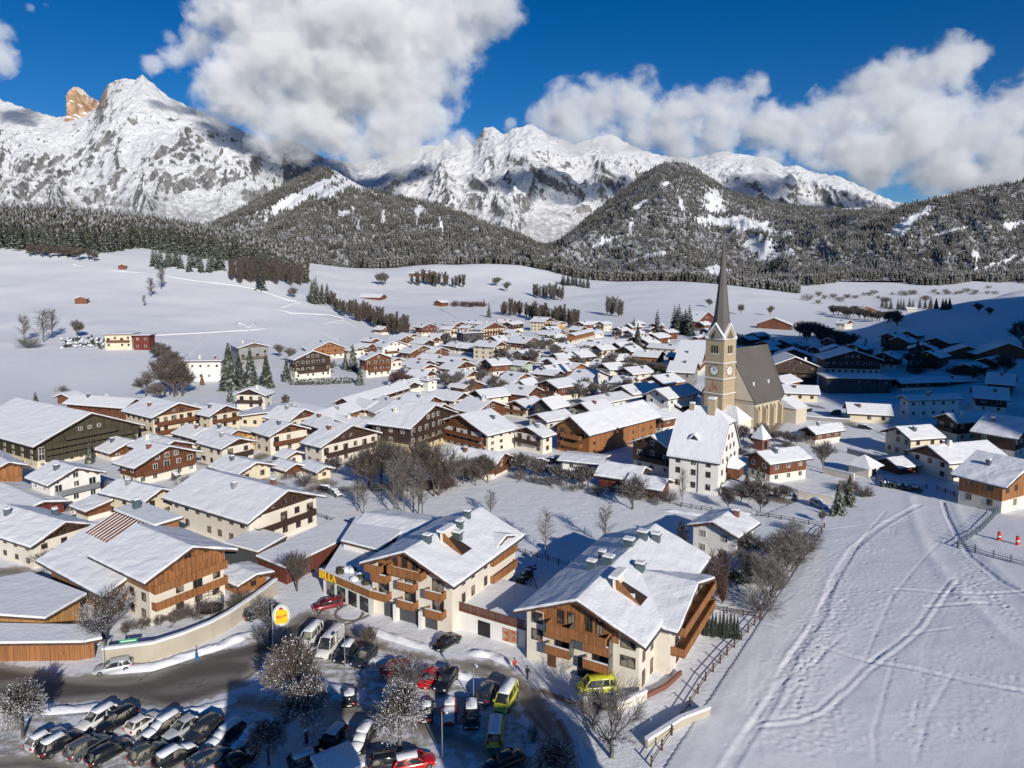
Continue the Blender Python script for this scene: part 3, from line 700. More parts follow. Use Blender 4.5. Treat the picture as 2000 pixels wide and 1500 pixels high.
# rows: near corner x, y, far gable corner x, far eave corner x, eave y at the near corner, turn, style, label, extras
HOUSES = [
 (73,915,272,-60,868,58,'GR','very wide old hotel with green-brown timber balconies under a broad snowy gable, left edge',dict(cat='hotel',name='hotel',fl=4,pitch=23,ov=1.4,chim=0,balc=[1,2,3,4])),
 (67,1112,183,-40,1063,62,'WD','white house with black gable boards above the wooden hotel with the pergola',dict(fl=2,balc=[],pitch=22,chim=2)),
 (100,995,198,64,945,56,'P','white house wrapped in pale steel balconies with an orange flag',dict(fl=2,pitch=22)),
 (283,1023,342,209,979,62,'CC','pale cream house with solar strips on its roof, left of the big white chalet',dict(fl=2,balc=[],pitch=22)),
 (267,950,384,236,911,58,'B','red-brown chalet with two long balconies behind the steel-balcony house',dict(fl=2,ov=1.2,pitch=21)),
 (488,1077,619,338,1015,57,'WD','big white chalet with long snowy roof, two brick chimneys and dark balconies',dict(fl=2,ov=1.3,pitch=22,chim=2,balc=[1])),
 (467,948,528,418,925,55,'CC','low pale yellow bungalow with hipped-looking snow roof behind the big white chalet',dict(balc=[],pitch=19)),
 (422,895,500,385,866,55,'Y','yellow chalet with one long light wooden balcony',dict(fl=2,balc=[1],pitch=20)),
 (529,890,600,500,851,48,'W','cream and brown chalet with a wood dormer box on its roof',dict(fl=2,balc=[1],pitch=21)),
 (629,915,738,597,872,52,'WD','white chalet with rounded balcony above the brown thicket',dict(fl=2,pitch=21)),
 (621,938,646,592,924,45,'CC','tiny glazed garden house beside the road',dict(cat='garden house',name='garden_house',balc=[],chim=0,pitch=20)),
 (800,892,888,728,836,62,'D','large dark brown apartment chalet with ochre panels beside the tall bare trees',dict(fl=3,pitch=20,lower='yellow')),
 (637,842,598,702,821,20,'BO','orange timber gabled guesthouse behind the cream and brown chalet',dict(fl=2,pitch=27)),
 (688,806,657,838,789,22,'D','long barn-like roof with dark glazed gable at the edge of the upper snowfield',dict(balc=[],pitch=27,chim=1)),
 (735,818,815,712,806,35,'CC','wide cream gable half hidden behind the brown apartment chalet',dict(balc=[],pitch=22)),
 (301,866,395,248,815,54,'C','long cream hotel with curved gable and rows of wooden balconies',dict(cat='hotel',name='hotel',fl=3,pitch=21)),
 (412,858,468,392,812,54,'C','right wing of the cream hotel with shed dormer in its snow roof',dict(fl=3,pitch=24,balc=[2])),
 (243,822,283,132,796,72,'BB','long brown timber farmhouse below the left snow slope',dict(balc=[],pitch=24,chim=2,win=True)),
 (137,790,113,147,776,12,'BB','small brown shed at the foot of the left snow slope',dict(l=5,cat='shed',name='shed',balc=[],chim=0,win=False)),
 (20,868,62,-80,850,50,'BB','brown roofed house cut by the left edge above the wide old hotel',dict(balc=[],chim=2)),
 (-8,972,46,-110,918,50,'BO','house with orange wooden balconies at the far left edge',dict(fl=2)),
 (40,1022,54,-60,1001,55,'RR','low house with red shutters and snowy roof at the left edge below the orange balconies',dict(w=8,balc=[],pitch=14,chim=0)),
 (953,887,856,1004,849,44,'W','white corner house with red-brown balconies and a brick chimney in the village middle',dict(fl=3,pitch=20,ov=1.1,balc=[1,2])),
 (960,937,998,872,913,62,'B','low brown chalet with broad snow roof beside the white snowy meadow',dict(fl=2,pitch=23)),
 (843,922,868,800,906,62,'BB','brown open shed with a flat snow roof beside the bare tree thicket',dict(cat='shed',name='shed',balc=[],chim=0,pitch=10)),
 (1150,893,1088,1280,845,45,'O','long orange timber apartment house with roof windows, in front of the church',dict(cat='apartment house',name='apartment_house',fl=3,pitch=31,ov=1.3,chim=0,balc=[1,2],bw=.6)),
 (1168,925,1183,1098,907,68,'P','white garage with tilted snow roof in front of the orange timber apartment house',dict(cat='garage',name='garage',balc=[],chim=0,pitch=8)),
 (1240,962,1262,1170,937,62,'R','low red-brown shed row on the meadow edge, left one',dict(cat='shed',name='shed',balc=[],chim=0,win=False,lower='wood_red')),
 (1287,978,1306,1228,955,58,'BB','brown shed between the low red-brown shed and the tall white parsonage',dict(cat='shed',name='shed',balc=[],chim=0,win=False)),
 (1312,938,1236,1350,880,45,'D','dark shaded farmhouse directly left of the tall white parsonage',dict(fl=2,pitch=24)),
 (1503,945,1461,1573,904,66,'B','stone and timber farmhouse with a lower snowy lean-to right of the parsonage',dict(fl=2,balc=[],pitch=23)),
 (1592,870,1567,1641,846,63,'B','small timber house with lean-to behind the bare tree by the churchyard wall',dict(balc=[],pitch=26)),
 (1737,828,1744,1660,810,72,'CC','small cream house with straight snow roof in the shaded right part',dict(w=9,balc=[],pitch=26)),
 (1596,786,1608,1530,769,76,'CC','long low cream house right behind the church choir',dict(w=9,balc=[],pitch=24,chim=1)),
 (1773,818,1757,1870,781,80,'P','white apartment house with long dormer on its snow roof in the shade at right',dict(fl=2,balc=[],pitch=24,chim=2)),
 (1760,765,1740,1902,748,80,'D','long shaded roof directly behind the white apartment house with the dormer',dict(balc=[],pitch=22)),
 (1777,898,1728,1834,857,76,'CC','pale house with tall side wall and a snowy tree in front, right of the churchyard',dict(fl=2,balc=[],pitch=24)),
 (1868,865,1829,1944,825,76,'D','dark brown shaded chalet behind the pale house with the snowy tree',dict(fl=2,pitch=24)),
 (1979,900,2030,1902,855,35,'D','white and brown farmhouse cut by the right edge above the big barn house',dict(fl=2,balc=[],pitch=22)),
 (1852,940,1778,1958,903,74,'W','grey-white house with a small dormer and wide snow roof near the field corner',dict(fl=2,balc=[],pitch=24,chim=2)),
 (1955,1003,2040,1871,947,28,'BO','big white and orange timber house at the right edge of the ski field',dict(fl=2,balc=[],pitch=23,ov=1.2,chim=1)),
 (1756,927,1716,1791,912,70,'BB','open wooden garage with snow roof at the end of the ski field',dict(cat='garage',name='garage',balc=[],chim=0,win=False)),
 (1718,735,1610,0,703,10,'D','dark hotel with curved gable roof in the shaded hillside',dict(l=14,cat='hotel',name='hotel',fl=2,pitch=18,ov=1.4)),
 (1740,768,1615,0,742,8,'K','dark glazed flat-roofed hall in the shade below the curved-roof hotel',dict(cat='hall',name='glazed_hall',flat=True,balc=[],chim=0,l=12)),
 (1595,752,1507,0,716,8,'DD','large dark chalet in deep shade right of the church roof',dict(l=18,fl=3,pitch=22)),
 (1585,712,1515,0,697,20,'DD','dark chalet roof above the large shaded chalet right of the church',dict(l=12,fl=1,balc=[],pitch=22)),
 (1660,700,1605,0,688,20,'D','small shaded house left of the curved-roof hotel',dict(l=12,balc=[])),
 (1828,697,1775,0,684,30,'D','brown shaded house between the two tall dark firs',dict(l=12,balc=[1],fl=2)),
 (1975,775,2030,1928,752,52,'BB','shaded brown farmhouse at the right edge on the slope',dict(w=14,balc=[],pitch=24)),
 (1965,808,2020,1905,781,60,'D','long shaded house below the slope farmhouse at the right edge',dict(w=14,balc=[],pitch=22,fl=2)),
 (1925,700,1852,0,690,15,'BB','low shaded shed on the snow slope at far right',dict(l=8,cat='shed',name='shed',balc=[],chim=0,win=False)),
 (2025,702,1908,0,693,8,'BB','long low shaded stable on the snow slope at far right',dict(l=9,cat='stable',name='stable',balc=[],chim=0,win=False)),
 # upper middle of the village
 (824,657,853,812,640,40,'R','reddish gabled house at the top left corner of the upper village',dict(fl=2)),
 (886,650,914,864,636,35,'BB','dark brown house under the white meadow edge, left of the modern dark building',dict(fl=1,balc=[1])),
 (905,668,945,892,652,30,'K','black modern building with terraces in the upper village',dict(flat=True,balc=[],fl=2)),
 (940,665,988,926,644,42,'C','cream hotel with wide gable and many balconies in the upper village',dict(cat='hotel',name='hotel',fl=3)),
 (1000,650,982,1022,634,30,'D','dark gabled house right behind the cream hotel with the wide gable',dict(fl=2)),
 (1062,648,1082,1036,629,55,'C','pale hotel with twin dormers, highest in the upper village',dict(cat='hotel',name='hotel',fl=3)),
 (1088,650,1104,1078,634,45,'Y','yellowish house with orange gable beside the twin-dormer hotel',dict(fl=2)),
 (1085,670,1104,1052,655,50,'W','pale chalet with wide twin gables below the twin-dormer hotel',dict(fl=1,balc=[1])),
 (1122,672,1107,1160,655,25,'BO','orange timber-clad house with long roof at the right of the upper village',dict(fl=2)),
 (1024,687,1056,991,671,48,'B','brown timber chalet in the middle of the upper village',dict(fl=2)),
 (1062,681,1080,1048,668,45,'R','small red-brown chalet beside the brown timber chalet of the upper village',dict(fl=1,balc=[])),
 (964,704,989,925,678,52,'C','large cream and brown guesthouse with three rows of balconies',dict(cat='guesthouse',name='guesthouse',fl=3)),
 (1182,692,1190,1138,676,62,'R','dark-fronted low chalet at the right of the upper village',dict(fl=1,balc=[])),
 (1216,690,1228,1178,672,62,'C','cream and wood house left of the tall fir by the meadow',dict(fl=2)),
 (1142,708,1152,1105,688,62,'CC','yellow plastered house in the upper village centre',dict(fl=2,balc=[])),
 (846,705,876,816,689,50,'B','brown chalet at the left end of the upper village below the reddish house',dict(fl=2)),
 (1018,730,1040,988,714,55,'MM','pale greenish block with flat roof in the village middle',dict(fl=2,balc=[],pitch=15)),
 (1092,727,1108,1056,711,60,'WD','white house with grey snow roof behind the greenish block',dict(fl=1,balc=[])),
 (1082,755,1098,1044,733,55,'D','dark tangled double-gabled house in the village middle',dict(fl=2)),
 (1118,740,1143,1104,720,45,'BO','orange gabled house behind the dark double-gabled house',dict(fl=2)),
 (817,733,852,790,716,48,'W','white house with brown gable next to the reddish thicket of the upper village',dict(fl=2)),
 (884,742,930,860,722,48,'W','white chalet with two dark balconies beside the snow gully road',dict(fl=2)),
 (836,764,853,815,744,50,'P','white modern cube house with monopitch roof',dict(fl=2,balc=[],pitch=8)),
 (996,762,1050,968,750,48,'BO','broad orange gabled chalet in the village middle',dict(fl=1,balc=[1],pitch=20)),
 (1142,768,1188,1104,752,62,'P','wide white bungalow with terrace below the orange gabled house',dict(fl=1,balc=[],pitch=16)),
 (1228,764,1242,1196,749,62,'CC','yellow house beside the brown orchard left of the church',dict(fl=1,balc=[])),
 (984,778,958,1028,766,25,'GG','low grey shed-like house in front of the broad orange gabled chalet',dict(fl=1,balc=[],chim=0)),
 (1032,776,1022,1064,757,30,'P','small white building with steep snow roof in the village middle',dict(w=7,l=9,fl=1,balc=[],pitch=35,chim=0)),
 (928,835,986,888,806,50,'B','brown and white inn with large snow roof behind the white corner house',dict(fl=2,pitch=20,chim=2)),
 (1030,818,988,1062,797,38,'W','inn with a red flower balcony left of the black modern building',dict(fl=2)),
 (1078,830,1044,1106,797,42,'K','black modern building with steep snow roof behind the orange timber apartments',dict(fl=2,balc=[],pitch=33)),
 (1158,812,1112,1250,792,48,'P','broad snow-roofed shop building directly behind the orange timber apartments',dict(fl=1,balc=[],pitch=14,chim=2)),
 (1060,887,1006,1078,853,42,'WD','white house with dark garage doors squeezed between corner house and timber apartments',dict(fl=2,pitch=20)),
 # left hillside
 (468,722,526,452,680,32,'G','grey modern villa with terraces above the three firs',dict(fl=2,pitch=16,balc=[1])),
 (612,703,672,590,683,40,'BO','orange chalet with two balconies on the hillside below the ski tracks',dict(fl=2)),
 (577,742,646,566,703,40,'D','big dark-balconied hotel chalet above the green hedge',dict(cat='hotel',name='hotel',fl=3)),
 (715,738,764,703,703,38,'B','brown chalet with red shutters right of the green hedge',dict(fl=3)),
 (748,702,796,737,678,40,'P','white house with dark solar roof on the hillside',dict(fl=2,balc=[1])),
 (800,707,850,782,690,45,'B','low brown house right of the white hillside house',dict(fl=1,balc=[])),
 (518,800,463,531,772,6,'WD','white and dark house alone on the snow below the three firs',dict(fl=2,balc=[1])),
 (432,744,354,0,706,-5,'P','long white school-like building behind the brown hillside thicket',dict(l=11,cat='school',name='school_building',fl=2,balc=[],flat=True,chim=2)),
 (206,682,258,190,654,8,'CC','cream flat-roofed modern house alone on the left slope',dict(fl=2,flat=True,balc=[1],chim=0,l=10)),
 (262,684,292,258,656,8,'RR','dark red flat-roofed annex beside the cream modern slope house',dict(fl=2,flat=True,balc=[],chim=0,l=9)),
 (146,594,170,144,584,20,'BB','lone brown hay hut on the left snow slope, nearer one',dict(cat='hut',name='hay_hut',fl=1,balc=[],chim=0,win=False,l=7,ov=.5)),
 (231,527,246,229,519,20,'BB','lone dark hay hut high on the left snow slope near the forest',dict(cat='hut',name='hay_hut',fl=1,balc=[],chim=0,win=False,l=6,ov=.5)),
 (838,545,853,800,534,62,'B','farmhouse at the forest edge above the middle meadow',dict(cat='farmhouse',fl=2,balc=[])),
 (862,598,848,876,591,40,'BB','small farm shed alone on the middle meadow',dict(cat='shed',name='shed',balc=[],chim=0,win=False)),
 (742,587,755,702,581,75,'BB','long low farm buildings on the meadow behind the bare trees',dict(cat='farm building',name='farm_building',balc=[],chim=0,win=False)),
 (1362,640,1398,1355,628,50,'RR','long red farm building under the meadow left of the spire',dict(cat='farm building',name='farm_building',fl=1,balc=[],l=14)),
 (1545,645,1478,0,635,30,'BB','brown farm row under the meadow right of the spire',dict(l=9,cat='farm building',name='farm_building',balc=[],chim=0)),
 (1366,733,1387,1319,711,68,'R','red timber house with long snow roof left of the church tower',dict(fl=2,balc=[])),
 (1352,760,1362,1306,728,68,'G','grey-brown house with snow roof in front of the red timber house',dict(fl=2,balc=[])),
 (1318,695,1332,1266,682,50,'W','low white house below the cluster of tall dark firs',dict(fl=1,balc=[])),
 (1282,716,1296,1238,698,60,'BO','orange fronted chalet near the brown orchard trees',dict(fl=1,balc=[])),
 (1268,652,1283,1262,644,30,'D','small dark chalet at the foot of the fir cluster',dict(fl=1,balc=[1])),
 (1362,672,1352,1392,660,30,'R','reddish roofed house behind the church spire base',dict(fl=1)),
 (1304,818,1262,1362,778,50,'P','blue shaded double roof with dormers left of the church tower',dict(fl=2,balc=[],pitch=26,chim=0)),
 (1236,795,1196,1290,770,50,'D','dark chalet with shaded snow roof left of the double roof with dormers',dict(fl=1,balc=[],pitch=24)),
 (1436,1101,1353,1470,1046,41,'P','white modern house with shallow snow roof standing alone beside the garden thicket',dict(fl=2,balc=[],pitch=19,ov=.9,chim=1)),
 (1712,614,1672,0,606,5,'B','long farmhouse before the sunny far meadow at right',dict(l=9,cat='farmhouse',fl=1,balc=[],chim=0)),
 (1650,643,1664,1632,632,40,'W','small sunlit house at the foot of the shaded right hill',dict(fl=1,balc=[1])),
 (1790,608,1796,1772,604,70,'CC','tiny far farmhouse among dark firs at right',dict(w=10,cat='farmhouse',fl=1,balc=[],chim=0,win=False)),
 (850,1112,905,687,1066,70,'K','dark wing with three big metal roof vents behind the supermarket building',dict(fl=2,balc=[],pitch=12,ov=.8,chim=0)),
 (801,788,838,785,778,55,'K','low dark green and red shop pavilion on the snow left of the village centre',dict(cat='shop',name='shop_pavilion',balc=[],chim=0,pitch=12,w=9)),
 (602,837,452,0,822,10,'CC','long low hall with several roof boxes behind the yellow chalet',dict(cat='hall',name='hall',l=16,balc=[],pitch=9,chim=3)),
 (708,852,746,640,838,55,'R','wide low roof with red gable between orange guesthouse and brown apartment chalet',dict(balc=[],pitch=21,chim=2)),
 (712,812,724,684,800,50,'BO','small orange gable peeping over the roofs left of the village centre',dict(balc=[],chim=0)),
 (1326,816,1288,1334,794,45,'D','dark house with glazed veranda roof left of the blue shaded double roof',dict(balc=[],l=9)),
 (1342,690,1354,1322,678,55,'W','little white house with snow roof right of the fir cluster',dict(balc=[])),
 (1374,692,1388,1356,674,50,'B','brown gabled house left of the church tower top',dict(fl=1)),
 (1332,712,1340,1305,698,60,'B','low brown house behind the red timber house near the tower',dict(balc=[])),
 (1464,676,1440,1476,664,50,'DD','dark house directly right of the tower gables',dict(balc=[],l=10)),
 (1506,688,1478,1520,674,50,'D','dark house above the ridge of the church roof',dict(balc=[],l=10)),
 (1566,686,1550,1580,676,50,'DD','small dark house left of a pair in the shade beyond the church',dict(balc=[],l=9)),
 (1603,696,1578,1610,684,50,'D','small dark house right of a pair in the shade beyond the church',dict(balc=[],l=9)),
 (1545,780,1534,1560,768,50,'D','dark shed-like house beside the cream house behind the choir',dict(balc=[],l=8)),
 (905,772,942,880,758,50,'B','brown chalet with snow roof below the two dark balconies chalet',dict(fl=1)),
 (868,792,902,840,779,50,'C','cream house with broad snow roof left of the brown and white inn',dict(fl=1,chim=2)),
 (790,772,822,768,758,48,'WD','white house with dark gable on the snow bank above the shop pavilion',dict(fl=1,balc=[1])),
 (1190,782,1215,1168,770,55,'B','brown house behind the broad snow-roofed shop building',dict(fl=1,balc=[])),
 (1255,742,1272,1232,730,55,'CC','cream cottage among the round orchard trees',dict(fl=1,balc=[])),
 (1172,728,1190,1155,714,55,'W','white house with brown gable right of the yellow plastered house',dict(fl=2)),
 (1205,714,1222,1186,702,55,'B','brown house left of the orchard at the village edge',dict(fl=1)),
 (950,726,972,932,712,50,'WD','white chalet with dark gable beneath the large three-balcony guesthouse',dict(fl=2)),
 (890,690,912,872,677,48,'B','brown house between black modern building and large guesthouse',dict(fl=1)),
 (1040,702,1056,1022,690,50,'W','white house below the small red-brown chalet',dict(fl=1)),
 (1005,672,1022,988,660,50,'W','white house just below the cream hotel with the wide gable',dict(fl=1)),
 (1130,656,1146,1112,645,50,'D','dark roofed house at the right top of the upper village',dict(fl=1)),
 (1152,686,1166,1130,676,55,'W','white house with long roof at the right of the upper village',dict(fl=1,balc=[])),
 (860,722,880,846,708,48,'R','red-brown house above the white chalet with two dark balconies',dict(fl=1)),
 (764,722,786,750,706,44,'W','white and brown house right of the brown chalet with red shutters',dict(fl=1)),
 (690,700,712,672,686,44,'W','white house behind the rimed firs on the hillside',dict(fl=1)),
 (1385,716,1392,1366,706,60,'CC','cream house half hidden behind the tower shaft',dict(fl=1,balc=[])),
 (1228,735,1246,1208,722,55,'D','dark chalet in the orchard left of the cream cottage',dict(fl=1)),
 (75,868,100,52,848,50,'B','brown house between lone fir and wide old hotel',dict(fl=1,balc=[])),
 (218,900,232,192,884,55,'B','small brown house tucked beside the wide old hotel gable',dict(fl=1,balc=[])),
 (560,910,590,545,898,52,'W','low white garage with snow roof in front of the rimed fruit tree',dict(cat='garage',name='garage',balc=[],chim=0)),
 (172,1018,200,150,1002,56,'B','brown carport roof beneath the house with pale steel balconies',dict(cat='carport',name='carport',balc=[],chim=0,pitch=10,win=False)),
 (560,935,590,535,922,50,'B','low brown shed with snow roof right of the pale yellow bungalow',dict(cat='shed',name='shed',balc=[],chim=0,win=False)),
]
PLACED = []
for row in HOUSES:
    a, kw = row[:8], row[8]
    H = house(*a, **kw); PLACED.append((H.M.translation.x, H.M.translation.y, math.hypot(H.w, H.l) / 2))
    if 'steel balconies' in row[7]:
        for o in H.balc: o.data.materials[0] = MATS['steel']

# the small look-alike chalets that crowd the gaps
PLACED += [(P(1440, 830).x, P(1440, 830).y + 10, 24), (P(1370, 950).x, P(1370, 950).y + 5, 16)]
FR = random.Random(21)
for (x0, x1, y0, y1, n, lab, grp) in ((820, 1250, 640, 765, 46, 'one of the small chalets crowded together in the upper village', 'small chalets of the upper village'), (640, 1310, 765, 850, 26, 'one of the small snow-roofed houses wedged between larger ones in the village centre', 'small houses of the village centre'),
        (1450, 1960, 668, 770, 16, 'one of the small dark houses in the shade beyond the church', 'small shaded houses'), (30, 640, 830, 935, 16, 'one of the small snow-roofed outbuildings between the left-hand houses', 'left-hand outbuildings'), (690, 860, 640, 740, 8, 'one of the small chalets where the hillside meets the upper village', 'hillside edge chalets'),
        (1260, 1400, 640, 720, 8, 'one of the small houses left of the church spire', 'small houses by the spire')):
    k = 0
    for t in range(900):
        if k >= n: break
        px, py = FR.uniform(x0, x1), FR.uniform(y0, y1); p = P(px, py); w_, l_ = FR.uniform(7.5, 11.5), FR.uniform(8.5, 13); r_ = math.hypot(w_, l_) / 2
        if any(math.hypot(p.x - a, p.y + 5 - b) < r_ + c - 1.0 for a, b, c in PLACED): continue
        L = px > 1000 + FR.uniform(-150, 150); PLACED.append((p.x, p.y + 5, r_)); k += 1
        house(px, py, px - 40 if L else px + 40, 0, 0, FR.uniform(45, 60), FR.choice(['W', 'W', 'B', 'WD', 'D', 'BB', 'C', 'BO']) if x0 < 1400 or x0 == 690 else FR.choice(['D', 'DD', 'BB']), lab, P0=p, w=w_, l=l_, he=FR.uniform(3.2, 5.8), pitch=FR.uniform(18, 25), group=grp, chim=FR.choice([0, 1, 1]), ov=.9)
# ------------------------------------------------------------------ church
def lf(H, v):      # local point of a house frame to world
    return H.M @ Vector(v)
C0 = P(1472, 838); ph = R(50); g = Vector((-math.cos(ph), math.sin(ph), 0)); r_ = Vector((math.sin(ph), math.cos(ph), 0))
CW, CL, CHe, CRi = 20.0, 25.0, z_at(C0.y, 786) - C0.z, 16.0
M0 = C0 + g * CW / 2
church = empty('church', M0, -ph); tag(church, 'tall Gothic parish church with steep dark shingle roof and a very slender spire', 'church')
hw = CW / 2
def m_shingle():
    t = NT('shingle'); o = t.obj(); n = t.noise(t.scale(o, (.3, 1.2, 2.5)), 1.5, 5, .7); n2 = t.noise(o, .12, 4, .6)
    t.color(t.mix(n2, t.mix(n, (.045, .04, .035), (.12, .105, .09)), (.15, .14, .13))); t.set(Roughness=.8); t.bump(n, .3, .2); return t.m
MATS['shingle'] = m_shingle()
def m_stone(name, a, b):
    t = NT(name); o = t.obj(); n = t.noise(o, .5, 6, .7); br = t.n('ShaderNodeTexBrick'); br.inputs['Scale'].default_value = 1.1; br.inputs['Mortar Size'].default_value = .012
    mp = t.n('ShaderNodeMapping'); mp.inputs['Rotation'].default_value = (math.pi / 2, 0, 0); t.l(o, mp.inputs[0]); t.l(mp.outputs[0], br.inputs['Vector'])
    br.inputs['Color1'].default_value = (*a, 1); br.inputs['Color2'].default_value = (*b, 1); br.inputs['Mortar'].default_value = (*[x * .75 for x in a], 1)
    t.color(t.mix(t.math('MULTIPLY', n, .5), br.outputs[0], tuple(x * .7 for x in a))); t.set(Roughness=.9); t.bump(n, .2, .1); return t.m
MATS['stone'] = m_stone('stone', (.44, .35, .24), (.52, .42, .28)); MATS['stone_pale'] = m_stone('stone_pale', (.66, .58, .47), (.70, .63, .52))
foot = [(-hw, 0), (hw, 0), (hw, 15), (5.5, CL), (-5.5, CL), (-hw, 15)]
MB().slab(foot, -3, CHe).build('nave_wall', ['stone_pale'], church)
b = MB(); b.poly([(-hw, 0, CHe), (hw, 0, CHe), (0, 0, CHe + CRi), (-hw, .5, CHe), (hw, .5, CHe), (0, .5, CHe + CRi)], [(0, 1, 2), (5, 4, 3), (0, 3, 4, 1), (1, 4, 5, 2), (2, 5, 3, 0)])
b.build('west_gable', ['stone_pale'], church)
e = .7; t_ = CRi / hw; zb = CHe - e * t_ * .6
b = MB(); V = [(-hw - e, -.15, zb), (0, -.15, CHe + CRi + .25), (hw + e, -.15, zb), (hw + e, 15, zb), (5.5 + e, CL + e, zb), (0, CL - 1, CHe + CRi + .25), (-5.5 - e, CL + e, zb), (-hw - e, 15, zb), (0, 13, CHe + CRi + .25)]
b.poly(V, [(2, 3, 8, 1), (3, 4, 5, 8), (4, 6, 5), (6, 7, 8, 5), (7, 0, 1, 8), (0, 7, 6, 4, 3, 2)]); roof = b.build('nave_roof', ['shingle'], church)
b = MB()
for y in (3.5, 12.5): b.box(6.9, y, CHe + 4.2, 7.4, y + .5, CHe + 5.8)
b.build('snow_patch', ['snow'], roof)
for i, y in enumerate((2.6, 7.4, 12.0)):      # tall pointed windows on the sunny side
    b = MB(); prof = [(-.7, 0), (.7, 0), (.7, 4.6), (.45, 5.4), (0, 6.0), (-.45, 5.4), (-.7, 4.6)]
    b.extr(prof, -.08, .05); o = b.build('pointed_window', ['glass'], church, (hw, y, CHe - 7.4), math.pi / 2)
    b = MB()
    for s_ in (-1, 1): b.box(s_ * .7, -.14, 0, s_ * .9, .05, 4.7)
    b.box(-.05, -.12, 0, .05, .05, 5.6); b.build('tracery', ['stone'], o)
for y in (.4, 5.0, 9.7, 14.6):
    b = MB(); b.box(hw, y - .45, -3, hw + 1.5, y + .45, CHe - 2.6); b.poly([(hw, y-.45, CHe-2.6), (hw+1.5, y-.45, CHe-2.6), (hw+1.5, y+.45, CHe-2.6), (hw, y+.45, CHe-2.6), (hw, y-.45, CHe-1.2), (hw, y+.45, CHe-1.2)], [(0,1,4),(2,3,5),(1,2,5,4)]); b.build('buttress', ['stone'], church)
b = MB(); b.box(-hw - .05, -.08, CHe - .15, hw + .05, 0, CHe + .1); b.build('cornice', ['shingle'], church)
# sacristy and low annex
b = MB(); b.box(hw, 17, -3, hw + 5, 24, 5); sx = b.build('sacristy', ['stone_pale'], church)
b = MB(); b.poly([(hw - .3, 16.6, 5), (hw + 5.5, 16.6, 5), (hw + 5.5, 24.4, 5), (hw - .3, 24.4, 5), (hw - .3, 16.6, 8), (hw - .3, 24.4, 8)], [(0,1,4),(2,3,5),(1,2,5,4),(0,4,5,3),(0,3,2,1)]); b.build('snow_cover', ['snow'], sx)
b = MB(); b.box(0.5, -7.5, -3, 9, -.05, 3.2); sx = b.build('annex', ['white'], church)
b = MB(); b.poly([(0, -8, 3.2), (9.6, -8, 3.2), (9.6, 0, 3.2), (0, 0, 3.2), (1.5, -4, 7.4), (6, -4, 7.4)], [(0,1,5,4),(1,2,5),(2,3,4,5),(3,0,4),(0,3,2,1)]); b.build('snow_cover', ['snow'], sx)
# tower
s2 = 3.4; ty = -s2 - .3; tx = -.4
ZT = z_at(M0.y, 659) - M0.z
b = MB(); b.box(tx - s2, ty - s2, -3, tx + s2, ty + s2, ZT); tower = b.build('tower', ['stone'], church)
for z in (ZT - .25, z_at(M0.y, 706) - M0.z, z_at(M0.y, 736) - M0.z, z_at(M0.y, 765) - M0.z, z_at(M0.y, 796) - M0.z):
    k = s2 + .22; b = MB(); b.box(tx - k, ty - k, z - .15, tx + k, ty + k, z + .12); o = b.build('string_course', ['stone'], tower)
    b = MB(); b.box(tx - k + .02, ty - k + .02, z + .125, tx + k - .02, ty + k - .02, z + .34); b.build('snow_line', ['snow'], o)
zg = z_at(M0.y, 632) - M0.z - ZT
for rot in range(4):      # the four gables at the spire's foot
    b = MB(); b.extr([(-s2, 0), (s2, 0), (0, zg)], -s2, -s2 + .6); o = b.build('tower_gable', ['stone'], tower, (tx, ty, ZT), rot * math.pi / 2)
    b = MB(); q = zg / s2
    b.extr([(-s2 - .2, -.1), (0, zg + .1), (s2 + .2, -.1), (s2 + .25, .3), (0, zg + .6), (-s2 - .25, .3)], -s2 - .15, -s2 + .75); b.build('snow_line', ['snow'], o)
    b = MB()
    for x in (-.95, 0, .95): b.box(x - .3, -s2 - .04, -4.7, x + .3, -s2 + .1, -2.2)
    b.build('belfry_opening', ['black'], tower, (tx, ty, ZT), rot * math.pi / 2)
    b = MB(); b.box(-1.5, -s2 - .14, -4.95, 1.5, -s2 + .05, -4.72); b.build('snow_sill', ['snow'], tower, (tx, ty, ZT), rot * math.pi / 2)
zc = z_at(M0.y, 720) - M0.z
def m_mural():
    t = NT('mural'); t.color((.40, .10, .05)); n = t.noise(t.obj(), 1.2, 4, .6); t.color(t.mix(t.ramp(n, .4, .6), (.45, .36, .24), (.38, .10, .06))); t.set(Roughness=.9); return t.m
MATS['mural'] = m_mural()
plain('gold', (.55, .38, .08), .35, .1, 1, .8)
for rot in (0, 1):
    a = MB(); 
    for i in range(24):
        t0, t1 = i * math.pi / 12, (i + 1) * math.pi / 12; a.poly([(0, -s2 - .06, 0), (1.5 * math.cos(t0), -s2 - .06, 1.5 * math.sin(t0)), (1.5 * math.cos(t1), -s2 - .06, 1.5 * math.sin(t1))], [(0, 1, 2)])
    cf = a.build('clock_face', ['pure'], tower, (tx, ty, zc), rot * math.pi / 2)
    b = MB()
    for i in range(12):
        t0 = i * math.pi / 6; c, s_ = math.cos(t0), math.sin(t0)
        b.poly([(1.25*c - .09*s_, -s2-.10, 1.25*s_ + .09*c), (1.25*c + .09*s_, -s2-.10, 1.25*s_ - .09*c), (1.95*c + .13*s_, -s2-.10, 1.95*s_ - .13*c), (1.95*c - .13*s_, -s2-.10, 1.95*s_ + .13*c)], [(0, 1, 2, 3)])
    b.build('clock_marks', ['black'], cf)
    b = MB(); b.box(-.07, -s2 - .14, -.1, .07, -s2 - .12, 1.2); b.poly([(0,-s2-.15,-.08),(.9,-s2-.15,.45),(.86,-s2-.15,.58),(-.06,-s2-.15,.06)],[(0,1,2,3)]); b.build('clock_hand', ['black'], cf)
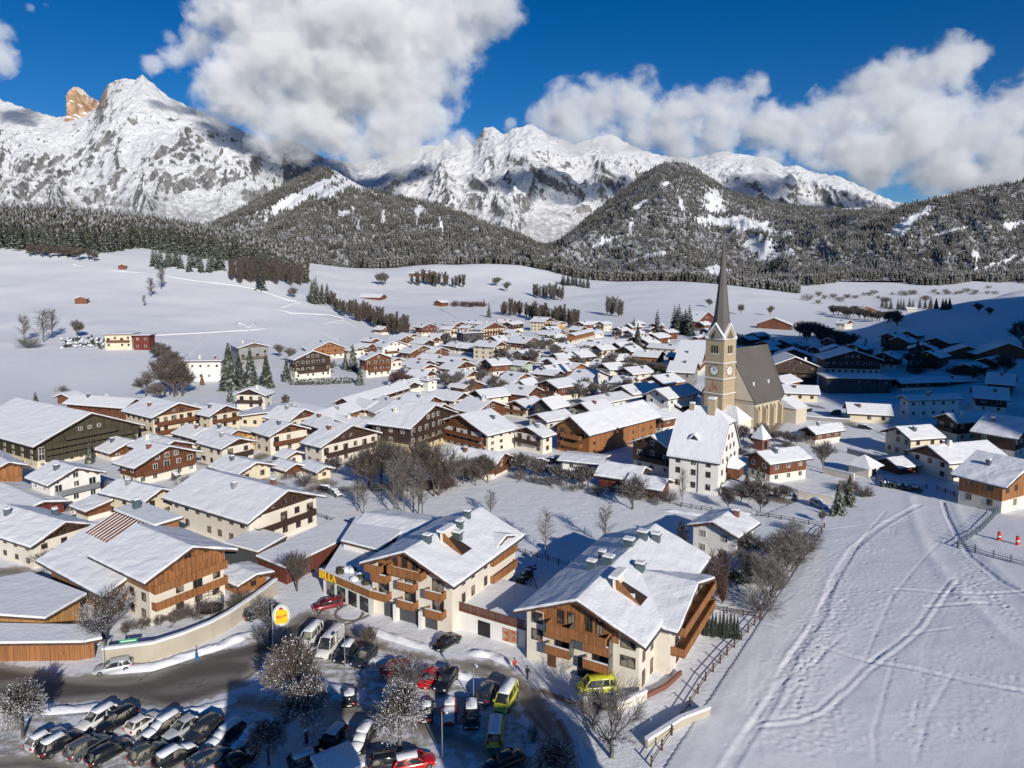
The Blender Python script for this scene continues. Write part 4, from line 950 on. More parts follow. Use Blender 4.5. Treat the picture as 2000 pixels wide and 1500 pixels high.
b = MB(); b.poly([(-1.6, -s2-.03, -1.6), (1.4, -s2-.03, -1.6), (1.5, -s2-.03, .2), (.7, -s2-.03, .6), (.6, -s2-.03, 2.2), (-.1, -s2-.03, 2.6), (-.7, -s2-.03, 1.6), (-.8, -s2-.03, .4), (-1.7, -s2-.03, .1)], [tuple(range(9))]); b.build('faded_mural', ['mural'], tower, (tx, ty, z_at(M0.y, 752) - M0.z))
b = MB(); b.box(-.2, -s2 - .05, -1, .2, -s2 + .1, .6); b.build('slit_window', ['black'], tower, (tx, ty, z_at(M0.y, 775) - M0.z))
zt = z_at(M0.y, 447) - M0.z
b = MB(); b.lathe([(4.2, ZT + .2), (2.55, ZT + zg + 1.6), (1.55, ZT + zg + (zt - ZT - zg) * .36), (.75, ZT + zg + (zt - ZT - zg) * .68), (.06, zt)], 8, c=(tx, ty, 0)); b.build('spire', ['shingle'], tower)
b = MB(); b.tube((tx, ty, zt - .3), (tx, ty, zt + 1.4), .07); b.lathe([(.0, zt - .1), (.3, zt + .15), (0, zt + .4)], 8, c=(tx, ty, 0)); b.box(tx - .4, ty - .05, zt + .85, tx + .4, ty + .05, zt + .98); b.build('cross', ['gold'], tower)

# ------------------------------------------------------------------ parsonage: tall white house with a steep hipped gable roof
def parsonage():
    C = P(1401, 968); ph = R(55); g = Vector((math.cos(ph), math.sin(ph), 0)); r_ = Vector((-math.sin(ph), math.cos(ph), 0))
    w = 14.5; u = (1306 - 1000) / F; k = -(0 - HC) * sp; l = (u * (C.y * cp + k) - C.x) / (r_.x - u * r_.y * cp)
    he = z_at(C.y, 902); M = C + g * w / 2 + r_ * l / 2; root = empty('parsonage', M, ph); tag(root, 'tall white parsonage with very steep snow roof and stone chimney before the church', 'house')
    hw, hl = w / 2, l / 2; a = R(54); rise = hw * math.tan(a); zc = he + rise * .72; xk = hw * .28
    MB().box(-hw, -hl, -2, hw, hl, he).build('wall', ['pure'], root)
    b = MB()
    for s_ in (-1, 1):
        b.extr([(-hw, he), (hw, he), (xk, zc - .1), (-xk, zc - .1)], s_ * hl - .25, s_ * hl + .25 if s_ < 0 else hl)
    b.build('gable', ['pure'], root)
    hip = 3.2; o = .55; t = math.tan(a)
    def shell(d, oo, mat, name, par, z0=0):
        b = MB(); zz = he - oo * t + z0; Rr = he + rise + z0; kz = zc + z0; x = hw + oo
        V = [(-x, -hl - oo, zz), (-xk - .1, -hl - oo, kz), (0, -hl + hip, Rr), (0, hl - hip, Rr), (-xk - .1, hl + oo, kz), (-x, hl + oo, zz),
             (x, -hl - oo, zz), (xk + .1, -hl - oo, kz), (xk + .1, hl + oo, kz), (x, hl + oo, zz)]
        n = len(V); V2 = [(p[0], p[1], p[2] + d) for p in V]
        Ft = [(0, 5, 4, 3, 2, 1), (6, 7, 2, 3, 8, 9), (1, 2, 7), (4, 8, 3)]
        Fs = [tuple(n + i for i in reversed(f)) for f in Ft]; rim = [0, 1, 7, 6, 9, 8, 4, 5]
        Fr = [(rim[i], rim[(i + 1) % 8], rim[(i + 1) % 8] + n, rim[i] + n) for i in range(8)]
        b.poly(V + V2, Ft + Fs + Fr); return b.build(name, [mat], par)
    ro = shell(.2, o, 'roof_black', 'roof', root); shell(.45, o - .05, 'snow', 'snow_cover', ro, .205)
    b = MB(); b.box(-1.3, -2.6, he + rise - 3.2, .5, -.9, he + rise + 2.6); c = b.build('chimney', ['stone'], ro); b = MB(); b.box(-1.3, -2.6, he + rise + 2.61, .5, -.9, he + rise + 3.1); bevel(b.build('snow_cap', ['snow'], c), .12)
    b = MB(); b.box(-.9, 2.5, he + rise - 1.5, .2, 3.6, he + rise + 1.0); c = b.build('chimney', ['stone'], ro); b = MB(); b.box(-.9, 2.5, he + rise + 1.01, .2, 3.6, he + rise + 1.4); bevel(b.build('snow_cap', ['snow'], c), .1)
    b = MB(); xd = -hw * .62; zd = he + rise * .38; b.extr([(-.8, 0), (.8, 0), (0, .9)], -1.0, 1.2); d = b.build('dormer', ['wood_dark'], ro, (xd, .6, zd), -math.pi / 2)
    b = MB(); b.extr([(-1.1, -.1), (0, .95), (1.1, -.1), (1.1, .2), (0, 1.35), (-1.1, .2)], -1.1, 1.2); b.build('snow_cover', ['snow'], d)
    me, pm = win_mesh(1.1, 1.35, 'frame_brown', 'plain', False); me2, pm2 = win_mesh(.9, 1.2, 'frame_brown', 'plain', False)
    for z in (1.5, 4.4, 6.8):
        for y in (-hl * .62, .1, hl * .62): o_ = bpy.data.objects.new('window', me); link(o_, root); o_.location = (-hw - .01, -y, z); o_.rotation_euler = (0, 0, -math.pi / 2); link(bpy.data.objects.new('pane', pm), o_)
    for z, xs in ((1.8, (-4.6, -1.5, 1.6, 4.7)), (4.6, (-4.6, -1.5, 1.6, 4.7)), (7.2, (-4.2, -1.4, 1.4, 4.2)), (9.8, (-2.6, 0, 2.6)), (12.2, (-1.2, 1.2))):
        for x in xs: o_ = bpy.data.objects.new('window', me2); link(o_, root); o_.location = (x, -hl - .26 if z > he else -hl - .01, z); link(bpy.data.objects.new('pane', pm2), o_)
    b = MB().tube((-hw - .12, -1.2, 0), (-hw - .12, -1.2, he - .3), .09); b.build('downpipe', ['metal'], root)
    # oriel and porch on the right-hand gable front
    b = MB(); b.box(-1.6, -hl - 2.6, 2.8, 3.2, -hl - .26, 5.2); o_ = b.build('oriel', ['wood_brown'], root); b = MB(); b.poly([(-2,-hl-3,5.2),(3.6,-hl-3,5.2),(3.6,-hl-.3,5.2),(-2,-hl-.3,5.2),(-1,-hl-.3,7.2),(2.6,-hl-.3,7.2)],[(0,1,5,4),(1,2,5),(2,3,4,5),(3,0,4),(0,3,2,1)]); b.build('snow_cover', ['snow'], o_)
    b = MB(); b.box(-5.5, -hl - 4.2, -.5, 1.5, -hl - 2.65, 1.7); o_ = b.build('porch', ['wood_brown'], root); b = MB(); b.box(-5.9, -hl - 4.6, 1.71, 1.9, -hl - .3, 2.2); bevel(b.build('snow_cover', ['snow'], o_), .2)
parsonage()

# ------------------------------------------------------------------ shrine and chapel
def pyramid_hut(px, py, s_, h, rh, mat, name, label, cat):
    p = P(px, py); root = empty(name, p, R(35)); tag(root, label, cat)
    b = MB(); b.box(-s_, -s_, -1, s_, s_, h); b.build('wall', [mat], root); k = s_ * 1.35
    b = MB(); b.poly([(-k,-k,h),(k,-k,h),(k,k,h),(-k,k,h),(0,0,h+rh)], [(0,1,4),(1,2,4),(2,3,4),(3,0,4),(3,2,1,0)]); b.build('snowy_roof', ['snow'], root)
    b = MB(); b.box(-s_ * .4, -s_ - .03, .3, s_ * .4, -s_ + .05, h * .8); b.build('doorway', ['black'], root); return root
pyramid_hut(1486, 877, 1.5, 3.2, 4.0, 'brick', 'wayside_shrine', 'small brick wayside shrine with a pointed snowy roof in the churchyard', 'shrine')
pyramid_hut(1687, 926, 2.5, 2.4, 2.6, 'white', 'corner_pavilion', 'little white corner pavilion with pyramid snow roof on the garden wall', 'pavilion')

# ------------------------------------------------------------------ foreground heroes
def add_local(H, mb, name, mats, loc=(0, 0, 0), rot=0.0, parent=None, sm=False):
    o = mb.build(name, mats, parent or H.root, smooth_=sm)
    if parent is None:
        m = Matrix.Translation(H.rel) @ Matrix.Rotation(H.rrot, 4, 'Z') @ Matrix.Translation(loc); o.location = m.translation; o.rotation_euler = (0, 0, H.rrot + rot)
    else: o.location = loc; o.rotation_euler = (0, 0, rot)
    return o
def win_local(H, x, y, z, rot, w_=1.15, h_=1.25, fr='frame_brown', kind='plain'):
    me, pm = win_mesh(w_, h_, fr, kind, False); o = bpy.data.objects.new('window', me); link(o, H.root)
    m = Matrix.Translation(H.rel) @ Matrix.Rotation(H.rrot, 4, 'Z') @ Matrix.Translation((x, y, z)); o.location = m.translation; o.rotation_euler = (0, 0, H.rrot + rot)
    link(bpy.data.objects.new('pane', pm), o)
def roof_cut(H, x0, y0, L_=3.4, W_=2.6):
    """recessed roof terrace: parapet box with timber cheek, seen as a dark notch in the snow"""
    zf = lambda x: H.he + (H.w / 2 - abs(x)) * math.tan(R(H.pitchd))
    s_ = 1 if x0 > 0 else -1
    b = MB(); z = zf(x0) + .62
    xa, xb = x0, x0 + s_ * L_
    b.poly([(xa, y0, z + .02), (xb, y0, zf(xb) + .64), (xb, y0 + W_, zf(xb) + .64), (xa, y0 + W_, z + .02), (xa, y0, z + .5), (xa, y0 + W_, z + .5)], [(0, 1, 2, 3) if s_ > 0 else (3, 2, 1, 0)])
    o = add_local(H, b, 'roof_terrace', ['wood_dark'])
    b = MB(); b.poly([(xa, y0, z), (xb, y0, zf(xb) + .6), (xa, y0, z + 1.5), (xa - s_*.25, y0, z), (xb, y0-.25, zf(xb) + .6), (xa, y0-.25, z + 1.5)], [(0,1,2),(5,4,3),(0,2,5,3),(1,4,5,2)])
    add_local(H, b, 'terrace_cheek', ['wood_orange'])
    b = MB(); b.box(xa - s_ * .3, y0 - .3, z - .3, xa, y0 + W_ + .3, z + 1.4); add_local(H, b, 'terrace_wall', ['white'])
    b = MB(); b.box(xa - s_ * .9, y0 - .5, z + 1.4, xa + s_ * .4, y0 + W_ + .4, z + 1.75); bevel(add_local(H, b, 'snow_cap', ['snow']), .1)
def vent(H, x, y, s_=1.0, mat='steel_dark', h=1.3):
    z = H.he + (H.w / 2 - abs(x)) * math.tan(R(H.pitchd)) + .2
    b = MB(); b.box(-.5*s_, -.4*s_, 0, .5*s_, .4*s_, h); b.box(-.65*s_, -.55*s_, h, .65*s_, .55*s_, h + .12); o = add_local(H, b, 'roof_vent', [mat], (x, y, z))
    b = MB(); b.box(-.6*s_, -.5*s_, h + .13, .6*s_, .5*s_, h + .4); bevel(b.build('snow_cap', ['snow'], o), .1)
plain('steel_dark', (.10, .14, .16), .4, .3, 1, .3); plain('awning', (.6, .5, .3), .8)

def place_balc(H, x, z, wd, dp=1.3, mat='wood_orange', kind=0):
    o = add_local(H, balcony_mb(wd, dp, .95), 'balcony', [mat], (x, -H.l / 2 - .02, z))
    b = MB(); b.box(-.02 + wd / 2, -dp, 0, wd / 2 + .02, 0, 1.9); b.build('glass_screen', ['shutter_glass'], o) if kind else None
    win_local(H, x, -H.l / 2 - .01, z + 1.08, 0, 1.9, 2.05)
    # planter snow
    b = MB(); b.box(-wd / 2 + .1, -dp - .04, .98, wd / 2 - .1, -dp + .14, 1.08); b.build('snow_line', ['snow'], o)
# A: apartment house by the field
A = house(1247, 1355, 1029, 1366, 1247, 30, 'WO', 'large white apartment house with orange timber gable and balconies beside the ski field', cat='apartment house', name='apartment_house', balc=[], fl=3, pitch=22, ov=1.3, chim=0, win=False, group='foreground apartment houses')
A.pitchd = 22; wA, lA = A.w, A.l; fh = A.he / 3
print('A', wA, lA, A.he)
add_local(A, MB().box(-wA * .33, -lA/2 - .10, 2 * fh + .9, wA * .33, -lA/2, A.he + .01), 'timber_band', ['wood_orange'])
o = add_local(A, balcony_mb(wA * .52, 1.5, 1.0), 'balcony', ['wood_orange'], (0, -lA/2 - .1, 2 * fh + 1.0))
for x in (-2.6, -1.2, 1.2, 2.6): win_local(A, x, -lA/2 - .12, 2 * fh + 2.4, 0, .95, 1.9)
for k in (0, 1):
    place_balc(A, -wA * .17, k * fh + 2.6 - k * .1, 3.4, mat='wood_orange', kind=1); place_balc(A, wA * .17, k * fh + 2.2 - k * .1, 3.4, kind=1)
    win_local(A, -wA * .40, -lA/2 - .01, k * fh + 3.7, 0, 1.6, 1.5); win_local(A, wA * .41, -lA/2 - .01, k * fh + 3.6, 0, 1.9, 1.4)
add_local(A, MB().box(-.3, -lA/2 - .12, 0, 1.9, -lA/2 + .05, 2.4), 'garage_door', ['black']); add_local(A, MB().box(-wA*.30, -lA/2 - .05, 0, -wA*.22, -lA/2 + .05, 2.2), 'door', ['frame_brown'])
for k in range(3):
    for y in (-lA/2 + 1.6, -lA/2 + 4.6): win_local(A, wA/2 + .01, y, k * fh + (1.2 if k == 0 else 1.7), math.pi / 2, .9, 1.9 if k == 0 else 1.4)
A2 = house(1308, 1320, 1372, 0, 1204, 60, 'WO', None, root=A.root, w=None, l=wA * .62, he=A.he - .4, balc=[], chim=0, fl=3, pitch=17, ov=1.2, win=False)
for k, z in enumerate((2.9, 5.6)):
    o = add_local(A2, balcony_mb(A2.w * 1.0, 1.7, 1.0), 'balcony', ['wood_orange'], (0, -A2.l/2 - .05, z))
    for x in (-.33, -.1, .12, .34): win_local(A2, x * A2.w, -A2.l/2 - .01, z + 1.1, 0, 1.3, 1.9)
for x in (-.3, .1, .35): win_local(A2, x * A2.w, -A2.l/2 - .01, 1.3, 0, 1.2, 1.9)
for p in ((-wA*.05, -lA*.1), (-wA*.03, lA*.16), (wA*.02, lA*.30), (wA*.20, -lA*.02), (-wA*.20, -lA*.12), (-wA*.2, lA*.02), (wA*.12, lA*.36)): vent(A, *p, s_=HR.uniform(.8, 1.3))
roof_cut(A, wA * .16, -lA * .30)
add_local(A, MB().box(-wA*.5 - 1.2, -lA/2 - 1.45, A.he - .9, -wA*.5 - 1.0, -lA/2 - 1.3, A.he - .9), 'x', ['metal']) if 0 else None
# B: supermarket building
B = house(883, 1239, 728, 1003, 1133, 28, 'WO', 'white and orange timber apartment house above the supermarket, with six small balconies', cat='apartment house', name='apartment_house', balc=[], fl=4, pitch=22, ov=1.3, chim=0, win=False, group='foreground apartment houses')
B.pitchd = 22; wB, lB = B.w, B.l; print('B', wB, lB, B.he)
fb = 2.7; z0 = 2.7
add_local(B, MB().box(-wB * .30, -lB/2 - .10, z0 + 2 * fb + .2, wB * .36, -lB/2, B.he + .01), 'timber_band', ['wood_orange']) if B.he > z0 + 2 * fb + .3 else None
for i, x in enumerate((-.34, 0.0, .34)):
    for k in (0, 1):
        place_balc(B, x * wB, z0 + k * fb + (.3 - .25 * i), 2.8)
o = add_local(B, balcony_mb(wB * .42, 1.5, 1.0), 'balcony', ['wood_orange'], (0, -lB/2 - .1, B.he - .3))
for x in (-2.6, -.9, .9, 2.6): win_local(B, x, -lB/2 - .06, B.he + 1.0, 0, 1.0, 1.7)
o = add_local(B, balcony_mb(2.8, 1.3, 1.0), 'balcony', ['wood_orange'], (-wB * .42, -lB/2 - .1, B.he - .9))
# ground floor arcade: flat dark panel stands for the shaded recess, white piers in front
add_local(B, MB().box(-wB/2 + 2.2, -lB/2 - .06, .0, wB/2 - 2.4, -lB/2 + .05, 2.35), 'arcade_shade', ['dkgrey'])
for x in (-.16, .16): add_local(B, MB().box(x * wB - .3, -lB/2 - .9, 0, x * wB + .3, -lB/2 - .1, 2.5), 'pier', ['pure'])
for k in range(3):
    for y in (-lB/2 + 3.0, -lB/2 + 5.6, -lB/2 + 9.2): win_local(B, wB/2 + .01, y, 4.0 + k * 2.6 if 4.0 + k * 2.6 < B.he - .5 else 1.4, math.pi / 2, .95, 1.35)
B2 = house(944, 1176, 1006, 0, 0, 60, 'WO', None, root=B.root, l=wB * .60, he=B.he - .6, balc=[], chim=0, fl=3, pitch=17, ov=1.2, win=False)
for z in (3.2, 5.9):
    add_local(B2, balcony_mb(B2.w * .75, 1.5, 1.0), 'balcony', ['wood_orange'], (-B2.w * .08, -B2.l/2 - .05, z))
    for x in (-.3, -.08, .15): win_local(B2, x * B2.w, -B2.l/2 - .01, z + 1.1, 0, 1.3, 1.9)
add_local(B2, MB().extr([(-B2.w*.46, B2.he), (B2.w*.46, B2.he), (0, B2.he + B2.rise*.92)], -B2.l/2 - .12, -B2.l/2 - .06), 'gable', ['wood_orange'])
for p in ((wB*.05, -lB*.32), (wB*.10, lB*.10), (wB*.2, -lB*.05), (wB*.04, lB*.3)): vent(B, *p, s_=HR.uniform(.8, 1.2))
roof_cut(B, wB * .14, -lB * .20)
# supermarket podium with terrace and sign
def poly_block(pts, h, name, label, cat, wallm, roofm='snow', over=.35, sn=.35, z0=-.5, snowz=True, group=None):
    W = [P(*p) for p in pts]; c = sum(W, Vector()) / len(W); root = empty(name, (c.x, c.y, min(p.z for p in W)), 0); tag(root, label, cat, group)
    q = [(p.x - c.x, p.y - c.y) for p in W]
    ar = sum(q[i][0] * q[(i+1) % len(q)][1] - q[(i+1) % len(q)][0] * q[i][1] for i in range(len(q)))
    if ar < 0: q = q[::-1]
    MB().slab(q, z0, h).build('wall', [wallm], root)
    def off(k): return [(x * (1 + k / max(1, math.hypot(x, y))), y * (1 + k / max(1, math.hypot(x, y)))) for x, y in q]
    if over is not None:
        ro = MB().slab(off(over), h + .002, h + .22).build('roof', ['roof_edge'], root)
        bevel(MB().slab(off(over - .1), h + .222, h + .22 + sn).build('snow_cover', [roofm], ro), .12)
    return root, q, c
root, q, c = poly_block([(728, 1204), (632, 1160), (668, 1098), (760, 1120)], 3.0, 'supermarket', 'low supermarket front with brown parapet, snowy terrace garden and yellow letters', 'supermarket', 'pure', over=.2)
def edge(W, i, j, off=0): a, b_ = W[i], W[j]; return a, b_
p0, p1 = P(728, 1204) - c, P(632, 1160) - c; d = (p1 - p0); L_ = d.length; ang = math.atan2(-d.y, -d.x)
mid = (p0 + p1) / 2
b = MB(); b.box(-L_/2 - .2, -.5, 3.0, L_/2 + .2, -.36, 4.15); b.build('parapet', ['wood_orange'], root, (mid.x, mid.y, 0), ang)
b = MB(); b.box(-L_/2 - .25, -.54, 4.16, L_/2 + .25, -.3, 4.28); b.build('snow_line', ['snow'], root, (mid.x, mid.y, 0), ang)
for k in range(4):
    b = MB(); x0 = -L_/2 + .8 + k * (L_ - 1) / 4; b.box(x0, -.03, .2, x0 + (L_ - 1) / 4 - .7, .1, 2.4); b.build('shop_window', ['glass'], root, (mid.x, mid.y, 0), ang)
def letters(txt, size, mat, name, parent, loc, rot, ext=.05):
    cu = bpy.data.curves.new(name, 'FONT'); cu.body = txt; cu.size = size; cu.extrude = ext; cu.align_x = 'CENTER'; cu.align_y = 'CENTER'; cu.offset = size * .02
    tmp = bpy.data.objects.new(name, cu); col.objects.link(tmp); bpy.context.view_layer.update()
    me = bpy.data.meshes.new_from_object(tmp.evaluated_get(bpy.context.evaluated_depsgraph_get())); bpy.data.objects.remove(tmp)
    me.materials.clear(); me.materials.append(MATS[mat]); o = bpy.data.objects.new(name, me); link(o, parent); o.location = loc; o.rotation_euler = rot; return o
plain('sign_yellow', (.85, .55, .02), .5, .05); plain('sign_red', (.6, .02, .02), .5, .05); plain('sign_white', (.8, .8, .78), .4, .03); plain('sign_green', (.02, .35, .15), .5, .05)
u = Vector((math.cos(ang), math.sin(ang), 0)); nrm = Vector((u.y, -u.x, 0))
sp_ = mid - u * (L_/2 - 1.9) + nrm * .62; 
letters('BILLA', 1.7, 'sign_yellow', 'sign_letters', root, (sp_.x, sp_.y, 3.45), (math.pi / 2, 0, ang))
for k in range(9):      # terrace planting boxes
    tq = HR.uniform(-.4, .4); pp = mid + u * L_ * tq - nrm * HR.uniform(1, 3.5); b = MB(); b.lathe([(.0, 3.5), (.7, 3.6), (.6, 4.0), (.0, 4.25)], 7, c=(pp.x, pp.y, 0)); b.build('snowy_planter', ['pure_snow' if k % 2 else 'wood_green'], root)
# deck between the two apartment houses
root, q, c = poly_block([(893, 1226), (1026, 1268), (1052, 1188), (952, 1158)], 2.6, 'garage_deck', 'white garage block with snowy deck and brown railing between the two apartment houses', 'garage', 'pure', over=.05, sn=.2)
p0, p1 = P(893, 1226) - c, P(1026, 1268) - c; d = p1 - p0; L_ = d.length; ang = math.atan2(d.y, d.x); mid = (p0 + p1) / 2
b = MB()
for i in range(int(L_ / .22)): x = -L_/2 + i * .22; b.box(x, -.1, 2.9, x + .12, -.04, 3.85)
b.box(-L_/2, -.12, 3.85, L_/2, .0, 3.95); b.box(-L_/2, -.12, 2.75, L_/2, 0, 2.9); b.build('railing', ['wood_brown'], root, (mid.x, mid.y, 0), ang)
b = MB(); b.box(-L_*.18, -.05, 0, -L_*.0, .1, 2.1); b.build('garage_door', ['black'], root, (mid.x, mid.y, 0), ang)
b = MB(); b.box(L_*.18, -.05, .3, L_*.4, .1, 2.1); b.build('painted_panel', ['mural'], root, (mid.x, mid.y, 0), ang)
# C: timber hotel with roof pergola
Hc = house(295, 1222, 440, 0, 1124, 55, 'WO', 'timber-fronted hotel with open rafter pergola on its snow roof, behind the retaining wall', cat='hotel', name='hotel', l=13, balc=[1, 2, 3], fl=3, pitch=21, ov=1.5, chim=0, bw=.97)
Hc.pitchd = 21; print('C', Hc.w, Hc.l, Hc.he)
add_local(Hc, MB().box(-Hc.w/2 - .05, -Hc.l/2 - .06, 2 * Hc.fh, Hc.w/2 + .05, Hc.l/2, Hc.he + .01), 'timber_storey', ['wood_orange'])
add_local(Hc, MB().extr([(-Hc.w/2, Hc.he+.01), (Hc.w/2, Hc.he+.01), (0, Hc.he + Hc.rise)], -Hc.l/2 - .09, -Hc.l/2 - .05), 'gable', ['wood_orange'])
C2 = house(212, 1203, 296, 102, 1150, 55, 'O', None, root=Hc.root, w=15, balc=[1], chim=0, fl=2, pitch=21, ov=1.5)
C2.pitchd = 21; print('C2', C2.w, C2.l, C2.he)
zr = C2.he + C2.rise
for i in range(13):      # open rafters of the roof pergola
    y = -C2.l * .15 + i * (C2.l * .62 / 12)
    b = MB(); b.poly([(-2.2, y, zr - .2), (3.0, y, zr + 1.9), (3.0, y + .22, zr + 1.9), (-2.2, y + .22, zr - .2), (-2.2, y, zr + .08), (3.0, y, zr + 2.18), (3.0, y + .22, zr + 2.18), (-2.2, y + .22, zr + .08)], [(0,1,5,4),(1,2,6,5),(2,3,7,6),(3,0,4,7),(4,5,6,7),(3,2,1,0)])
    o = add_local(C2, b, 'pergola_rafter', ['wood_brown'])
    b = MB(); b.poly([(-2.2, y+.04, zr + .1), (3.0, y+.04, zr + 2.2), (3.0, y + .18, zr + 2.2), (-2.2, y + .18, zr + .1), (-2.2, y+.05, zr + .2), (3.0, y+.05, zr + 2.3), (3.0, y + .17, zr + 2.3), (-2.2, y + .17, zr + .2)], [(0,1,5,4),(1,2,6,5),(2,3,7,6),(3,0,4,7),(4,5,6,7),(3,2,1,0)]); b.build('snow_line', ['snow'], o)
    b = MB(); b.box(-2.2, y, zr - 1.6, -2.0, y + .2, zr - .1); add_local(C2, b, 'pergola_post', ['wood_brown'])
y0, y1 = -C2.l * .17, C2.l * .5
b = MB(); b.box(3.0, y0, zr - 3, 7.0, y1, zr + 1.9); o = add_local(C2, b, 'roof_storey', ['wood_orange'])
b = MB(); b.box(2.5, y0 - .6, zr + 1.9, 7.6, y1 + .6, zr + 2.12); r2 = b.build('roof', ['roof_edge'], o)
b = MB(); b.box(2.7, y0 - .5, zr + 2.125, 7.5, y1 + .5, zr + 2.5); q_ = b.build('snow_cover', ['snow'], o); bevel(q_, .12)
b = MB(); b.box(-2.5, y0, zr - 1.2, 3.0, y1, zr - .6); add_local(C2, b, 'terrace_floor', ['wood_brown'])
chimney(C2, -2.6, -C2.l * .22, zr - 1.0, 'steel_dark', 1.2, 1.9); chimney(C2, 5.0, C2.l * .35, zr + 2.3, 'steel_dark', 1.0, 1.6)
house(468, 1163, 520, 436, 1140, 55, 'O', 'low snow-roofed timber annex with a terrace right of the pergola hotel', cat='annex', name='annex', balc=[], chim=0, pitch=12, fl=1)
poly_block([(0, 1240), (86, 1250), (158, 1205), (60, 1165), (-60, 1190)], 3.1, 'flat_hall', 'low timber hall with a thick snow roof at the left edge below the hotel', 'hall', 'wood_light', over=1.2)
poly_block([(-40, 1293), (150, 1290), (186, 1284), (170, 1262), (-40, 1256)], 2.3, 'canopy_building', 'long low timber canopy building with rounded snow roof beside the street, lower left', 'canopy', 'wood_orange', over=1.3)
poly_block([(505, 1118), (560, 1142), (700, 1070), (660, 1042)], 2.6, 'garage_row', 'long flat snow-covered garage row with dark red wall left of the supermarket', 'garage', 'wood_red', over=.5)
poly_block([(440, 1100), (505, 1118), (560, 1085), (500, 1068)], 3.2, 'terrace_block', 'dark grey roof terrace block between the white chalet and the garage row', 'terrace', 'dkgrey', over=.2)
poly_block([(672, 1110), (740, 1130), (790, 1085), (700, 1058)], 4.6, 'low_wing', 'low white wing with unbroken snow roof left of the orange timber supermarket house', 'building wing', 'pure', over=.6)
# ------------------------------------------------------------------ streets: snow worn down to wet asphalt
def seg_d(X, Y, a, b):
    dx, dy = b[0] - a[0], b[1] - a[1]; L2 = dx * dx + dy * dy + 1e-9
    t = np.clip(((X - a[0]) * dx + (Y - a[1]) * dy) / L2, 0, 1); return np.hypot(X - a[0] - t * dx, Y - a[1] - t * dy)
def line_d(X, Y, pts):
    d = np.full(X.shape, 1e9)
    for i in range(len(pts) - 1): d = np.minimum(d, seg_d(X, Y, pts[i], pts[i + 1]))
    return d
def inpoly(X, Y, pts):
    ins = np.zeros(X.shape, bool); n = len(pts)
    for i in range(n):
        x0, y0 = pts[i]; x1, y1 = pts[(i + 1) % n]
        c = ((y0 > Y) != (y1 > Y)) & (X < (x1 - x0) * (Y - y0) / (y1 - y0 + 1e-12) + x0); ins ^= c
    return ins
def g2(pts): return [(P(*p).x, P(*p).y) for p in pts]
def m_road():
    t = NT('worn_street'); g = t.geo(); a = t.n('ShaderNodeAttribute'); a.attribute_name = 'wear'
    n = t.noise(t.scale(g, (1, 1, 1)), .9, 6, .65); n2 = t.noise(g, .12, 4, .6); n3 = t.noise(g, 6, 3, .6)
    f = t.ramp(t.math('ADD', a.outputs['Fac'], t.math('ADD', t.math('MULTIPLY', t.math('SUBTRACT', n, .5), 1.3), t.math('MULTIPLY', t.math('SUBTRACT', n2, .5), .9))), .05, .45)
    asph = t.mix(n3, (.065, .057, .048), (.15, .13, .11)); slush = t.mix(n, (.26, .235, .20), (.40, .37, .33))
    c = t.mix(t.ramp(a.outputs['Fac'], .4, 1.0), slush, asph)
    t.color(t.mix(f, (.74, .76, .81), c)); rr = t.math('MULTIPLY_ADD', f, -.30); t.l(rr, t.b.inputs['Roughness'])
    rr.node.inputs[2].default_value = .8
    t.bump(t.math('ADD', n, t.math('MULTIPLY', a.outputs['Fac'], -1.0)), .4, .25); return t.m
MATS['road'] = m_road()
def wear_sheet(name, x0, x1, y0, y1, st, fn, zoff, mat='road', kind='structure'):
    xs = np.arange(x0, x1, st); ys = np.arange(y0, y1, st); X, Y = np.meshgrid(xs, ys); W = fn(X, Y)
    Z = T(X, Y) + zoff + und_at(X, Y)
    keep = (W[:-1, :-1] > -.3).ravel() | (W[1:, 1:] > -.3).ravel()
    o = grid_mesh(name, X, Y, Z, [mat], keep=keep); at = o.data.attributes.new('wear', 'FLOAT', 'POINT'); at.data.foreach_set('value', W.ravel().astype(np.float32)); tag(o, kind=kind); return o
def und_at(X, Y): return 0 * X
ROADA = g2([(-90,1278),(180,1312),(300,1302),(420,1266),(520,1238),(590,1185),(650,1190),(700,1232),(860,1282),(960,1284),(1020,1312),(1075,1362),(1110,1420),(1125,1540),(1050,1540),(1045,1440),(1010,1372),(950,1325),(860,1300),(740,1282),(640,1262),(570,1272),(520,1296),(490,1345),(330,1398),(200,1372),(60,1385),(-90,1420)])
LANE = g2([(-60,1500),(60,1490),(150,1512),(260,1560)]); LANE2 = g2([(470,1372),(620,1385),(760,1395),(900,1448),(1020,1500),(1100,1540)]); LANE3 = g2([(905,1300),(1000,1340),(1060,1400)])
TR = [g2([(1030,1390),(1075,1440),(1092,1530)]), g2([(1090,1410),(1110,1450),(1115,1530)]), g2([(1060,1350),(1120,1375),(1200,1385)])]
CIRC = [(P(385, 1308), 3.2), (P(440, 1303), 4.2), (P(412, 1325), 3.4), (P(690, 1195), 2.6), (P(665, 1200), 3.2), (P(330, 1335), 4.0)]
